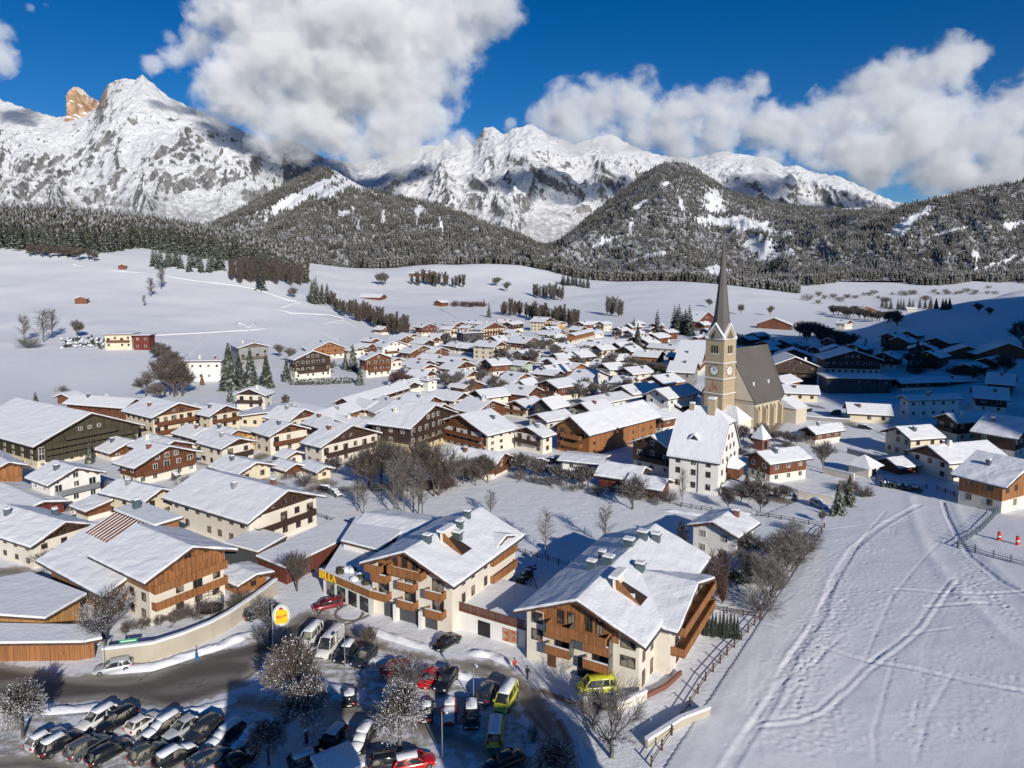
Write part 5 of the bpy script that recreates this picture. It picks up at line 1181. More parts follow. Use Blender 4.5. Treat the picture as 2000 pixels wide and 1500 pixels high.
def wearA(X, Y):
    ins = inpoly(X, Y, ROADA); d = np.full(X.shape, 1e9); n = len(ROADA)
    for i in range(n): d = np.minimum(d, seg_d(X, Y, ROADA[i], ROADA[(i + 1) % n]))
    w_ = np.where(ins, np.minimum(d / 2.5, 1.0), -d / 1.5)
    st = .55 + .45 * np.sin(fbm(X / 25, Y / 9, 2, 2) * 9)
    w_ = np.where(w_ > 0, w_ * (.62 + .45 * st), w_)
    for L, wd, s_ in ((LANE, 2.2, .8), (LANE2, 2.4, .75), (LANE3, 1.5, .6)): w_ = np.maximum(w_, s_ * (1 - line_d(X, Y, L) / wd))
    for L in TR: w_ = np.maximum(w_, .95 * (1 - line_d(X, Y, L) / .8))
    for c, r_ in CIRC:
        q = np.abs(np.hypot(X - c.x, Y - c.y) - r_); w_ = np.maximum(w_, 1.0 - q / .35) 
    pk = .38 * (1 - np.abs(fbm(X / 5, Y / 1.6, 3, 12)) * 2.2)      # parked rows: thin churned snow
    reg = inpoly(X, Y, g2([(60,1385),(500,1390),(500,1540),(-100,1540),(-100,1470)])) | inpoly(X, Y, g2([(520,1290),(640,1262),(1010,1372),(1045,1540),(640,1540)]))
    return np.where(reg, np.maximum(w_, pk), w_)
road = wear_sheet('street', -82, 14, 62, 128, .3, wearA, .03)
VR = [g2([(1090,780),(1120,770),(1200,765),(1260,790)]), g2([(980,715),(1010,740),(1060,770)]), g2([(760,775),(830,790),(900,800)]), g2([(700,830),(760,850),(850,870)]), g2([(200,960),(330,970),(400,940)]), g2([(400,905),(470,925),(540,950)]), g2([(1700,830),(1760,860),(1830,880)]), g2([(1540,800),(1500,850)]), g2([(930,660),(900,690),(850,720)]), g2([(1100,670),(1080,700),(1110,720)]),g2([(630,960),(690,955),(760,950),(850,945)]), g2([(520,905),(600,915),(640,945),(560,975),(480,1000)]), g2([(660,1025),(740,1050),(790,1060)]), g2([(0,960),(60,985),(170,995),(240,985)]), g2([(-20,1120),(30,1115),(60,1150),(90,1165)]), g2([(1000,890),(1060,900),(1100,905)]),
      g2([(870,748),(900,765),(960,800)]), g2([(860,700),(880,760)]), g2([(1480,968),(1560,985),(1640,1000)]), g2([(1560,790),(1640,800),(1660,830)]), g2([(1300,720),(1260,740),(1210,760)]), g2([(560,870),(480,905)])]
def wearV(X, Y):
    w_ = np.full(X.shape, -9.0)
    for L in VR: w_ = np.maximum(w_, .8 * (1 - line_d(X, Y, L) / 3.2))
    return w_
wear_sheet('village_lane', -110, 115, 105, 330, .8, wearV, .05)

# ------------------------------------------------------------------ the open snow field with ski tracks
FP = g2([(1268,1540),(1484,1212),(1606,1036),(1480,1010),(1600,962),(1700,948),(1870,985),(2080,1030),(2400,1100),(2400,1560)])
xs = np.arange(10, 118, .27); ys = np.arange(62, 182, .27); X, Y = np.meshgrid(xs, ys)
Z = np.full(X.shape, .10)
Z += fbm(X / 9, Y / 9, 4, 3) * .12 + fbm(X / 1.6, Y / 1.6, 3, 8) * .022
def track(pts, wd, dep, berm=.06, twin=False):
    global Z
    dep *= .55; berm *= .5; d = line_d(X, Y, g2(pts)); d = d + fbm(X / .9, Y / .9, 2, 21) * .12
    if twin:
        e = np.abs(d - wd); Z -= dep * np.exp(-(e / .22) ** 2); Z += berm * np.exp(-((d) / .35) ** 2)
    else:
        Z -= dep * np.exp(-(d / wd) ** 4); Z += berm * np.exp(-((d - wd * 1.35) / (wd * .35)) ** 2)
track([(1385,1560),(1440,1470),(1500,1380),(1545,1290),(1600,1215),(1630,1130),(1665,1075),(1720,1030),(1795,988)], .6, .13, .10)
track([(1400,1560),(1455,1470),(1512,1380),(1556,1290)], .3, .07, .06)
track([(1485,1417),(1560,1408),(1600,1395),(1650,1350),(1690,1310),(1760,1260),(1800,1225),(1830,1180),(1865,1135)], .5, .16, .08, True)
track([(1480,1216),(1520,1228),(1570,1255),(1680,1290),(1800,1312),(1900,1335),(2040,1362)], .45, .14, .14)
track([(1870,1320),(1960,1345),(2040,1358)], .35, .10, .10)
track([(1815,955),(1822,990),(1840,1040),(1870,1090),(1905,1130),(1960,1180),(2040,1250)], 3.0, .12, .20)
track([(1835,960),(1850,1010),(1870,1050),(1895,1090),(1950,1135),(2030,1180)], .4, .24, .14)
track([(1730,1000),(1680,1060),(1640,1130),(1600,1190),(1570,1250),(1510,1330)], .3, .10, .05)
track([(1790,1005),(1745,1030),(1740,1050),(1760,1062),(1800,1068),(1870,1080)], .3, .10, .06, True)
track([(1755,1153),(1810,1157),(1880,1163),(2020,1158)], .5, .10, .12); track([(1810,1187),(1850,1184),(1930,1180)], .5, .10, .12)
track([(1620,1036),(1700,1026),(1740,1018)], .35, .08, .08); track([(1740,1088),(1790,1096)], .3, .07, .07); track([(1880,1100),(1960,1110)], .3, .07, .08)
track([(1765,1245),(1810,1235),(1860,1230)], .3, .08, .06)
# footprints and trampled snow
rf = random.Random(5)
def dent(x, y, r_, dep):
    dep *= .42; r_ *= .75
    i0, i1 = np.searchsorted(ys, y - 2.5 * r_), np.searchsorted(ys, y + 2.5 * r_); j0, j1 = np.searchsorted(xs, x - 2.5 * r_), np.searchsorted(xs, x + 2.5 * r_)
    if i1 > i0 and j1 > j0:
        q = np.hypot(X[i0:i1, j0:j1] - x, Y[i0:i1, j0:j1] - y); Z[i0:i1, j0:j1] -= dep * np.exp(-(q / r_) ** 2) - dep * .5 * np.exp(-((q - 1.7 * r_) / (.5 * r_)) ** 2)
def steps(pts, sp=.8, r_=.28, dep=.16, wob=.3):
    w_ = g2(pts)
    for i in range(len(w_) - 1):
        L_ = math.dist(w_[i], w_[i + 1]); n = max(1, int(L_ / sp))
        for k in range(n):
            t = k / n; dent(w_[i][0] * (1 - t) + w_[i + 1][0] * t + rf.uniform(-wob, wob), w_[i][1] * (1 - t) + w_[i + 1][1] * t + rf.uniform(-wob, wob), r_, dep)
steps([(1740,1460),(1780,1410),(1800,1380),(1820,1345),(1840,1340),(1825,1320),(1850,1290),(1880,1262),(1990,1272)]); steps([(1770,1440),(1860,1445),(1985,1460)], wob=.6)
steps([(1895,1205),(1880,1225),(1900,1235)], wob=1.0)
for (a, b_, n, sprd) in (((1560,1330),(1640,1150),420,26), ((1590,1150),(1700,1050),260,30), ((1900,1180),(1870,1130),160,22), ((1850,1040),(1990,1230),260,12), ((1530,1400),(1600,1250),220,22), ((1790,980),(1850,1050),120,16), ((1620,1240),(1760,1120),240,45), ((1560,1460),(1640,1400),120,40), ((1800,1440),(1990,1330),90,45)):
    for k in range(n):
        t = rf.random(); px = a[0] + (b_[0] - a[0]) * t + rf.gauss(0, sprd); py = a[1] + (b_[1] - a[1]) * t + rf.gauss(0, sprd * .5); p = P(px, min(py, 1495)); dent(p.x, p.y, rf.uniform(.22, .42), rf.uniform(.06, .15))
for k in range(26):      # chains of footprints wandering over the field
    a = (rf.uniform(1480, 1980), rf.uniform(1080, 1470)); an = rf.uniform(0, 3.14); L_ = rf.uniform(60, 190); steps([a, (a[0] + L_ * math.cos(an), min(1490, a[1] - L_ * .5 * math.sin(an))), (a[0] + L_ * 1.6 * math.cos(an + .4), min(1490, a[1] - L_ * .8 * math.sin(an + .4)))], .75, .26, .15, .12)
for k in range(14):
    a = (rf.uniform(1500, 1900), rf.uniform(1060, 1380)); an = rf.uniform(.6, 1.4); L_ = rf.uniform(120, 330); track([a, (a[0] - L_ * .5 * math.cos(an), min(1490, a[1] + L_ * .5 * math.sin(an))), (a[0] - L_ * math.cos(an + .15), min(1490, a[1] + L_ * math.sin(an + .15)))], .22, .09, .05, rf.random() < .5)
ins = inpoly(X, Y, FP); d = np.full(X.shape, 1e9)
for i in range(len(FP)): d = np.minimum(d, seg_d(X, Y, FP[i], FP[(i + 1) % len(FP)]))
Z = np.where(ins, Z * smooth(0, 2.0, d) + .015, -.3) + T(X, Y)
k_ = (ins[:-1, :-1] & ins[1:, 1:]).ravel()
def m_field():
    t = NT('field_snow'); g = t.geo(); n = t.noise(g, .03, 4, .6); n2 = t.noise(g, 1.3, 5, .6)
    t.color(t.mix(n, (.78, .80, .85), (.85, .86, .89))); t.set(Roughness=.85); t.bump(n2, .35, .12); return t.m
MATS['field_snow'] = m_field()
fld = grid_mesh('snow_field', X, Y, Z + .05, ['field_snow'], keep=k_); tag(fld, kind='structure')

# ski and foot tracks on the meadows behind: raised ribbons of pressed snow
def m_trackm():
    t = NT('pressed_snow'); n = t.noise(t.geo(), .4, 4, .6); t.color(t.mix(n, (.80, .82, .85), (.87, .88, .89))); t.set(Roughness=.6); return t.m
MATS['pressed'] = m_trackm()
def ribbon(pts, wd, h=.10, name='ski_track'):
    W = [P(*p) for p in pts]; Q = []
    for i in range(len(W) - 1):
        n = max(2, int((W[i + 1] - W[i]).length / 6))
        for k in range(n): Q.append(W[i].lerp(W[i + 1], k / n))
    Q.append(W[-1]); V = []; Fq = []
    for i, q in enumerate(Q):
        d = (Q[min(i + 1, len(Q) - 1)] - Q[max(i - 1, 0)]); d.z = 0; d.normalize(); nn = Vector((-d.y, d.x, 0)); j = HR.uniform(-.25, .25)
        for k, (o, z) in enumerate(((-1, -.6), (-.6, h), (.6, h), (1, -.6))):
            v = q + nn * (o * wd + j); V.append((v.x, v.y, Tz(v.x, v.y) + z + .5))
    for i in range(len(Q) - 1):
        for k in range(3): a = i * 4 + k; Fq.append((a, a + 1, a + 5, a + 4))
    o = bpy.data.objects.new(name, mesh_np(name, np.array(V), np.array(Fq), ['pressed'], smooth_=True)); link(o); tag(o, kind='structure')
for pts, wd in (([(145,517),(210,528),(300,535),(380,548),(440,555),(500,565),(560,585),(585,590)], 1.6), ([(585,590),(540,603),(570,612),(640,615),(672,622)], 1.6), ([(300,655),(400,650),(520,642),(610,637),(672,625)], 1.6), ([(672,625),(700,640),(745,668)], 1.6), ([(612,638),(640,655),(665,665)], .9),
                ([(462,634),(466,631),(478,635),(485,641),(490,634),(498,632),(495,640),(485,646)], .8), ([(400,652),(380,680),(365,695)], .8), ([(860,603),(890,620)], .9)):
    ribbon(pts, wd)

def bank(pts, h, wd, label):
    W = [P(*p) for p in pts]; V = []; Fq = []; Q = []; K = 9
    for i in range(len(W) - 1):
        n = max(2, int((W[i + 1] - W[i]).length / .4)); Q += [W[i].lerp(W[i + 1], k / n) for k in range(n)]
    for i, q in enumerate(Q):
        d = Q[min(i + 1, len(Q) - 1)] - Q[max(i - 1, 0)]; d.z = 0; d.normalize(); nn = Vector((-d.y, d.x, 0)); e = min(1, i / 6, (len(Q) - 1 - i) / 6)
        for k in range(K):
            o = (k / (K - 1) - .5) * 2; f = float(fbm(np.array(q.x * .5 + o), np.array(q.y * .5), 3, 4)); f2 = float(fbm(np.array(q.x * 2.2 + o * 2), np.array(q.y * 2.2), 2, 9)); v = q + nn * wd * o
            V.append((v.x, v.y, Tz(v.x, v.y) - .05 + max(0, 1 - o * o) * h * e * (1 + .9 * f) + f2 * .12 * e * (1 - o * o)))
    for i in range(len(Q) - 1):
        for k in range(K - 1): a = i * K + k; Fq.append((a, a + 1, a + K + 1, a + K))
    o = bpy.data.objects.new('snow_bank', mesh_np('snow_bank', np.array(V), np.array(Fq), ['ground'], smooth_=True)); link(o); tag(o, label, 'snow bank', kind='structure')
for pts, h, wd in (([(205,1312),(300,1304),(420,1266),(525,1226)], .55, 1.0), ([(60,1392),(200,1381),(330,1404),(480,1362)], .4, .9), ([(700,1226),(780,1250),(860,1274)], .5, .9), ([(905,1275),(960,1279),(1015,1304)], .6, .9), ([(640,1268),(740,1290),(860,1308),(950,1334)], .45, .8),
                   ([(540,1330),(600,1345),(660,1350),(720,1370)], .6, 1.6), ([(745,1350),(800,1362),(840,1372)], .5, 1.3), ([(1135,1425),(1150,1470),(1160,1520)], .5, .9), ([(660,1020),(740,1043)], .4, .8), ([(1290,995),(1400,1010),(1480,1000)], .4, .9)):
    bank(pts, h, wd, 'ploughed snow bank beside the street')
# ------------------------------------------------------------------ walls and fences
def wall_path(pts, h, th, mat, name, label, cat, capsnow=True, z0=-.5):
    W = [P(*p) for p in pts]; root = empty(name, W[0], 0); tag(root, label, cat); b = MB(); s_ = MB()
    V = []
    for i, q in enumerate(W):
        d = W[min(i + 1, len(W) - 1)] - W[max(i - 1, 0)]; d.z = 0; d.normalize(); n = Vector((-d.y, d.x, 0)) * th / 2; q = q - W[0]
        V.append((q - n, q + n))
    for mb, a, c, e in ((b, z0, h, 0), (s_, h + .003, h + .3, .08)):
        pts_ = []
        for l_, r_ in V:
            m = (l_ + r_) / 2; l2 = m + (l_ - m) * (1 + e / th * 2); r2 = m + (r_ - m) * (1 + e / th * 2)
            pts_ += [(l2.x, l2.y, l2.z + a), (r2.x, r2.y, r2.z + a), (r2.x, r2.y, r2.z + c), (l2.x, l2.y, l2.z + c)]
        fs = []
        for i in range(len(V) - 1):
            k = i * 4
            for q in range(4): fs.append((k + q, k + (q + 1) % 4, k + 4 + (q + 1) % 4, k + 4 + q))
        fs += [(0, 3, 2, 1), tuple(4 * (len(V) - 1) + q for q in range(4))]
        mb.poly(pts_, fs)
    b.build('wall_body', [mat], root)
    if capsnow: s_.build('snow_cap', ['snow'], root)
    return root
wall_path([(202,1302),(300,1290),(360,1270),(412,1248),(448,1228),(500,1192),(540,1160)], 2.3, .35, 'concrete', 'retaining_wall', 'long curved concrete retaining wall with snow on top below the timber hotel', 'wall')
wall_path([(1246,1372),(1300,1345),(1262,1361)][:2] + [(1330,1318)], .6, .3, 'brick', 'garden_edge', 'brown garden edging along the field side of the big apartment house', 'garden edging', False)
wall_path([(1262,1462),(1330,1418),(1385,1397)], .9, .35, 'concrete', 'garden_wall', 'low pale garden wall at the foot of the ski field fence', 'wall')
wall_path([(1205,1392),(1262,1366)], 1.0, .3, 'white', 'ramp_wall', 'short white ramp wall beside the yellow van', 'wall')
wall_path([(1497,955),(1560,972),(1628,985)], 1.6, .35, 'white', 'long_garden_wall', 'long white garden wall right of the parsonage firs', 'wall')
wall_path([(1608,925),(1668,940)], 1.6, .3, 'white', 'pavilion_wall', 'white wall running left from the corner pavilion', 'wall')
wall_path([(1655,885),(1740,908),(1770,920)], 1.4, .3, 'grey', 'cemetery_wall', 'grey snow-capped wall below the shaded pale house', 'wall')
wall_path([(1530,815),(1600,822),(1660,826)], 1.2, .3, 'grey', 'churchyard_wall', 'grey churchyard wall right of the choir', 'wall')
def fence(pts, label, h=1.0, step=2.6, rails=(.45, .85), mat='wood_dark', name='fence', net=False):
    W = [P(*p) for p in pts]; root = empty(name, W[0], 0); tag(root, label, 'fence'); rb = MB(); Q = []
    for i in range(len(W) - 1):
        L_ = (W[i + 1] - W[i]).length; n = max(1, round(L_ / step)); Q += [W[i].lerp(W[i + 1], k / n) for k in range(n)]
    Q.append(W[-1]); Q = [Vector((q.x, q.y, Tz(q.x, q.y))) - W[0] for q in Q]
    pm = MB().box(-.08, -.08, -.3, .08, .08, h).mesh('post', [mat])
    for q in Q[:99]: o = bpy.data.objects.new('post', pm); link(o, root); o.location = q
    for i in range(len(Q) - 1):
        for r_ in rails:
            a, b_ = Q[i] + Vector((0, 0, r_)), Q[i + 1] + Vector((0, 0, r_)); rb.tube(a, b_, .05, n=4, caps=False)
    rb.build('rails', [mat], root)
    if net:
        nb = MB()
        for i in range(len(Q) - 1):
            for k in range(10):
                a = Q[i].lerp(Q[i + 1], k / 10); nb.tube(a + Vector((0, 0, .1)), a + Vector((0, 0, h)), .016, n=3, caps=False)
        nb.build('netting', ['metal'], root)
fence([(1272,1498),(1330,1408),(1378,1330),(1420,1280),(1486,1208)], 'dark wooden fence along the lower edge of the ski field', 1.2)
fence([(1486,1208),(1530,1140),(1610,1032)], 'dark fence beside the garden thicket at the ski field edge', 1.1)
fence([(1610,1032),(1550,1020),(1478,1008)], 'wooden fence behind the white modern house running to the field corner', 1.0)
fence([(1002,1078),(1050,1090),(1112,1110)], 'dark rail fence on the white meadow between the two apartment houses', 1.2)
fence([(1290,978),(1330,990),(1390,1000)], 'low dark fence in front of the tall white parsonage', 1.0)
fence([(1372,1190),(1420,1198),(1484,1210)], 'wooden garden fence behind the big apartment house', 1.0)
fence([(1712,938),(1765,953),(1810,955)], 'wooden rail fence at the top end of the ski field', 1.1)
fence([(1830,958),(1880,975),(1950,1002)], 'dark hedge-like fence leading to the big white and orange house', 1.2)
fence([(1950,1003),(1915,1040),(1870,1070)], 'grey wire fence from the right-hand house down to the ski field', 1.5, net=True, mat='metal')
fence([(1870,1070),(1940,1092),(2010,1110)], 'thin wire fence in front of the red padded posts', 1.5, net=True, mat='metal')
fence([(618,1010),(660,1022),(690,1028)], 'snowy rail fence beside the lane right of the big white chalet', 1.0)
plain('red_pad', (.65, .04, .02), .6, .05)
def pad(px, py, label):
    p = P(px, py); root = empty('padded_post', p); tag(root, label, 'padded post', 'red padded posts')
    MB().lathe([(.28, 0), (.30, .1), (.28, 1.6), (.16, 1.75)], 10).build('red_pad', ['red_pad'], root); MB().tube((0, 0, 1.6), (0, 0, 2.3), .05).build('pole', ['steel'], root)
    MB().lathe([(.29, .8), (.315, .82), (.315, 1.0), (.29, 1.02)], 10).build('white_band', ['sign_white'], root)
pad(1951, 1057, 'left of the two red padded lift posts at the right edge'); pad(1987, 1066, 'right of the two red padded lift posts at the right edge')

# ------------------------------------------------------------------ signs and lamps
def oval_sign():
    p = P(552, 1272); top = P(552, 1272); root = empty('pylon_sign', p, R(12)); tag(root, 'white oval pylon sign with yellow shopping bag and red letters by the car park', 'sign')
    MB().tube((-1.15, 0, -.2), (-1.15, 0, 6.6), .09, n=8).build('pole', ['steel'], root); 
    z = 5.0; b = MB(); n = 32; pr = [(1.12 * math.cos(2*math.pi*i/n), 1.5 * math.sin(2*math.pi*i/n)) for i in range(n)]; b.extr(pr, -.12, .12); b.build('oval_board', ['sign_white'], root, (0, 0, z))
    b = MB()
    for i in range(n):
        t0, t1 = 2*math.pi*i/n, 2*math.pi*(i+1)/n; q = []
        for t in (t0, t1): q += [(1.04*math.cos(t), -.15, 1.42*math.sin(t)), (.98*math.cos(t), -.15, 1.34*math.sin(t))]
        b.poly(q, [(0, 1, 3, 2)])
    b.build('oval_rim', ['metal'], root, (0, 0, z))
    b = MB(); b.extr([(-.78, -1.05), (.6, -1.1), (.82, -.7), (.80, .55), (.45, .8), (-.45, .85), (-.72, .5)], -.2, -.13); bag = b.build('shopping_bag', ['sign_yellow'], root, (0, 0, z))
    b = MB(); b.extr([(-.34, .7), (.28, .68), (.18, 1.12), (-.2, 1.12)], -.19, -.13); b.build('bag_handle', ['sign_red'], root, (0, 0, z))
    letters('BILLA', .52, 'sign_red', 'sign_letters', root, (.02, -.215, z - .1), (math.pi / 2, R(-12), 0), .01)
oval_sign()
def street_sign(px, py, rz, label, mat='sign_green', txt=None, w_=2.1):
    p = P(px, py); root = empty('direction_sign', p, rz); tag(root, label, 'sign'); MB().tube((0, 0, -.2), (0, 0, 3.0), .05).build('pole', ['steel'], root)
    MB().box(-w_/2, -.06, 2.4, w_/2, -.02, 2.85).build('sign_board', [mat], root)
    b = MB(); b.box(-w_/2 + .15, -.07, 2.56, w_/2 - .15, -.065, 2.68); b.build('lettering_bar', ['sign_white'], root)
street_sign(253, 1289, R(15), 'green street sign on a post behind the silver estate car'); 
def lamp(px, py, h, label):
    p = P(px, py); root = empty('street_lamp', p, R(HR.uniform(-30, 30))); tag(root, label, 'street lamp', 'car park lamps')
    MB().tube((0, 0, -.3), (0, 0, h), .07, .05, n=6).build('pole', ['steel'], root); b = MB().tube((0, 0, h - .05), (0, -.9, h + .1), .04, n=5); b.build('arm', ['steel'], root)
    b = MB(); b.box(-.12, -1.3, h + .04, .12, -.75, h + .2); b.build('lamp_head', ['metal'], root); b = MB(); b.box(-.13, -1.3, h + .205, .13, -.7, h + .3); b.build('snow_cap', ['snow'], root)
lamp(864, 1482, 5.5, 'tall thin lamp post in front of the red car with snow on its roof'); lamp(674, 1305, 4.5, 'lamp post beside the white camper van'); lamp(925, 1375, 5.0, 'lamp post between the dark estate car and the red snowy car')
lamp(610, 1470, 3.0, 'short post behind the snow-topped kiosk at the bottom edge'); lamp(205, 1305, 3.6, 'lamp post at the left end of the concrete retaining wall')

# ------------------------------------------------------------------ cars
PAINT = dict(white=(.72,.72,.70), black=(.012,.013,.016), dark=(.03,.035,.045), grey=(.10,.115,.12), silver=(.50,.52,.54), red=(.50,.012,.015), darkred=(.22,.012,.02), green=(.05,.065,.055), yellow=(.60,.62,.05), blue=(.02,.035,.07))
for k, c in PAINT.items():
    t = NT('paint_' + k); t.color(c); t.set(Roughness=.22, Metallic=.15 if k in ('silver', 'grey', 'dark') else 0); t.b.inputs['Coat Weight'].default_value = .6; MATS['paint_' + k] = t.m
plain('tyre', (.015, .015, .015), .85); plain('rim', (.35, .36, .38), .35, .1, 1, .7); plain('lamp_glass', (.7, .72, .72), .1, .05); plain('tail', (.45, .01, .01), .25, .05); plain('trim', (.02, .02, .022), .6)
def loft(secs, mats, name, parent, caps=True, smooth_=True, mat_fn=None, extra=None):
    b = MB(); n = len(secs[0])
    for s_ in secs: b.v += s_
    for i in range(len(secs) - 1):
        for k in range(n):
            j = (k + 1) % n; b.f.append((i*n + k, i*n + j, (i+1)*n + j, (i+1)*n + k)); b.m.append(mat_fn(i, k) if mat_fn else 0)
    if caps: b.f += [tuple(reversed(range(n))), tuple((len(secs)-1)*n + k for k in range(n))]; b.m += [0, 0]
    if extra: k0 = len(b.v); b.v += extra.v; b.f += [tuple(k0 + i for i in f) for f in extra.f]; b.m += [1] * len(extra.f)
    o = b.build(name, mats, parent, smooth_=smooth_); bm = bmesh.new(); bm.from_mesh(o.data); bmesh.ops.recalc_face_normals(bm, faces=bm.faces); bm.to_mesh(o.data); bm.free(); return o
import bmesh
def car_proto(kind, paint, snow):
    """x forward, wheels on z = 0"""
    D = dict(hatch=(4.0, 1.74, 1.48), estate=(4.65, 1.82, 1.48), suv=(4.5, 1.86, 1.68), van=(5.0, 1.92, 1.95), camper=(5.9, 2.0, 2.55), sedan=(4.6, 1.8, 1.44), truck=(3.2, 1.6, 2.0))[kind]
    L_, W_, H_ = D; hw = W_ / 2; hl = L_ / 2; root = bpy.data.objects.new('parked_car', None); link(root)
    belt = {'van': 1.08, 'camper': 1.15, 'suv': 1.02}.get(kind, .90); hood = {'van': 1.0, 'camper': 1.1, 'suv': .98}.get(kind, .82)
    st = [(-hl, .62, .35, belt * .82), (-hl + .08, .88, .24, belt * .97), (-hl + .5, .99, .20, belt), (-.2, 1.0, .19, belt), (hl - 1.5, 1.0, .19, belt * .99), (hl - 1.1, .99, .19, hood + .05), (hl - .4, .95, .22, hood * .93), (hl - .08, .85, .27, hood * .78), (hl, .66, .36, hood * .62)]
    if kind in ('van', 'camper'): st[5] = (hl - .95, .99, .19, hood + .1); st[4] = (hl - 1.2, 1.0, .19, belt)
    secs = []
    for x, ws, z0, z1 in st:
        w = hw * ws; zm = z0 + (z1 - z0) * .55
        secs.append([(x, -w * .9, z0), (x, -w, z0 + .12), (x, -w * 1.0, zm), (x, -w * .93, z1 - .05), (x, -w * .8, z1), (x, 0, z1 + .03), (x, w * .8, z1), (x, w * .93, z1 - .05), (x, w, zm), (x, w, z0 + .12), (x, w * .9, z0)])
    loft(secs, ['paint_' + paint], 'body', root)
    # cabin: pillars and roof in paint, glazing dark
    back = {'hatch': -hl + .12, 'estate': -hl + .1, 'suv': -hl + .12, 'van': -hl + .04, 'camper': -hl + .02, 'sedan': -hl + .75}[kind]
    front = {'van': hl - .75, 'camper': hl - .85}.get(kind, hl - 1.12); rb = back + {'sedan': .75, 'hatch': .45, 'estate': .4, 'suv': .35}.get(kind, .08); rf_ = front - {'van': .75, 'camper': .8}.get(kind, .85)
    cs = []
    for x0, x1, wb, wt, zt in ((back, rb, .86, .70, H_ - .06), (back + .1, rb + .15, .88, .72, H_ - .01), ((back + front) / 2, (rb + rf_) / 2, .92, .76, H_ + .02), (front - .15, rf_ - .1, .90, .74, H_ - .02), (front, rf_, .84, .70, H_ - .06)):
        a = hw * wb; t = hw * wt; xm = x0 + (x1 - x0) * .86; zm = belt + (zt - belt) * .86
        cs.append([(x0, -a, belt - .08), (xm, -(a + (t - a) * .86), zm), (x1, -t * .94, zt), (x1, 0, zt + .02), (x1, t * .94, zt), (xm, a + (t - a) * .86, zm), (x0, a, belt - .08)])
    solid = kind == 'camper'
    b = MB()
    for s_ in (-1, 1):
        for (xa, xb, wd) in ((back + .02, rb + .02, .13), (front - .06, rf_ - .06, .09), ((back + front) / 2 - .1, (rb + rf_) / 2 - .05, .08), (back + .95, rb + .9, .08)):
            a = hw * .93; t = hw * .765
            b.poly([(xa - wd, s_ * a, belt - .05), (xa + wd, s_ * a, belt - .05), (xb + wd, s_ * (t), H_ - .04), (xb - wd, s_ * (t), H_ - .04), (xa - wd, s_ * (a - .06), belt - .05), (xa + wd, s_ * (a - .06), belt - .05), (xb + wd, s_ * (t - .06), H_ - .04), (xb - wd, s_ * (t - .06), H_ - .04)], [(0,1,2,3),(7,6,5,4),(0,4,5,1),(1,5,6,2),(2,6,7,3),(3,7,4,0)])
    pil = b
    loft(cs, ['glass', 'paint_' + paint], 'cabin', root, extra=pil, mat_fn=lambda i, k: 1 if k in (1, 2, 3, 4) or (k == 6) else 0)
    if kind == 'camper': b = MB(); b.box(back + .1, -hw * .935, belt, .2, hw * .935, H_ - .25); bevel(b.build('side_panel', ['paint_' + paint], root), .08)
    wr = .36 if kind in ('suv', 'van', 'camper') else .325
    for sx in (hl - .82, -hl + .82):
        for s_ in (-1, 1):
            b = MB(); pr = [(wr * .6, -.12), (wr, -.10), (wr, .10), (wr * .6, .12)]
            n = 16; B = 0
            for y, r_ in ((-.11, wr * .55), (-.11, wr * .92), (-.08, wr), (.08, wr), (.11, wr * .92), (.11, wr * .55)):
                for i in range(n): t = 2*math.pi*i/n; b.v.append((r_ * math.cos(t), y, r_ * math.sin(t)))
            for q in range(5):
                for i in range(n): j = (i + 1) % n; b.f.append((q*n + i, q*n + j, (q+1)*n + j, (q+1)*n + i)); b.m.append(0)
            b.f += [tuple(range(n)), tuple(5*n + i for i in reversed(range(n)))]; b.m += [0, 0]
            wheel = b.build('wheel', ['tyre'], root, (sx, s_ * (hw - .09), wr), smooth_=False)
            b = MB(); y = s_ * .118
            for i in range(5):
                t = 2*math.pi*i/5; c, s2_ = math.cos(t), math.sin(t); b.poly([(-.045*s2_, y, .045*c), (.045*s2_, y, -.045*c), (wr*.6*c + .06*s2_, y, wr*.6*s2_ - .06*c), (wr*.6*c - .06*s2_, y, wr*.6*s2_ + .06*c)], [(0,1,2,3)])
            rim_ = b.build('rim', ['rim'], wheel)
    for s_ in (-1, 1):
        MB().box(hl - .22, s_ * hw * .55, hood * .58, hl - .02, s_ * hw * .84, hood * .76).build('headlight', ['lamp_glass'], root)
        MB().box(-hl - .01, s_ * hw * .58, belt * .66, -hl + .14, s_ * hw * .88, belt * .92).build('tail_light', ['tail'], root)
        b = MB(); b.box(front - .35, s_ * hw * .96, belt - .02, front - .18, s_ * (hw + .17), belt + .14); b.build('door_mirror', ['paint_' + paint], root)
    MB().box(hl - .03, -.5, .38, hl + .015, .5, .52).build('grille', ['trim'], root); MB().box(-hl - .015, -.26, .48, -hl + .03, .26, .60).build('number_plate', ['sign_white'], root)
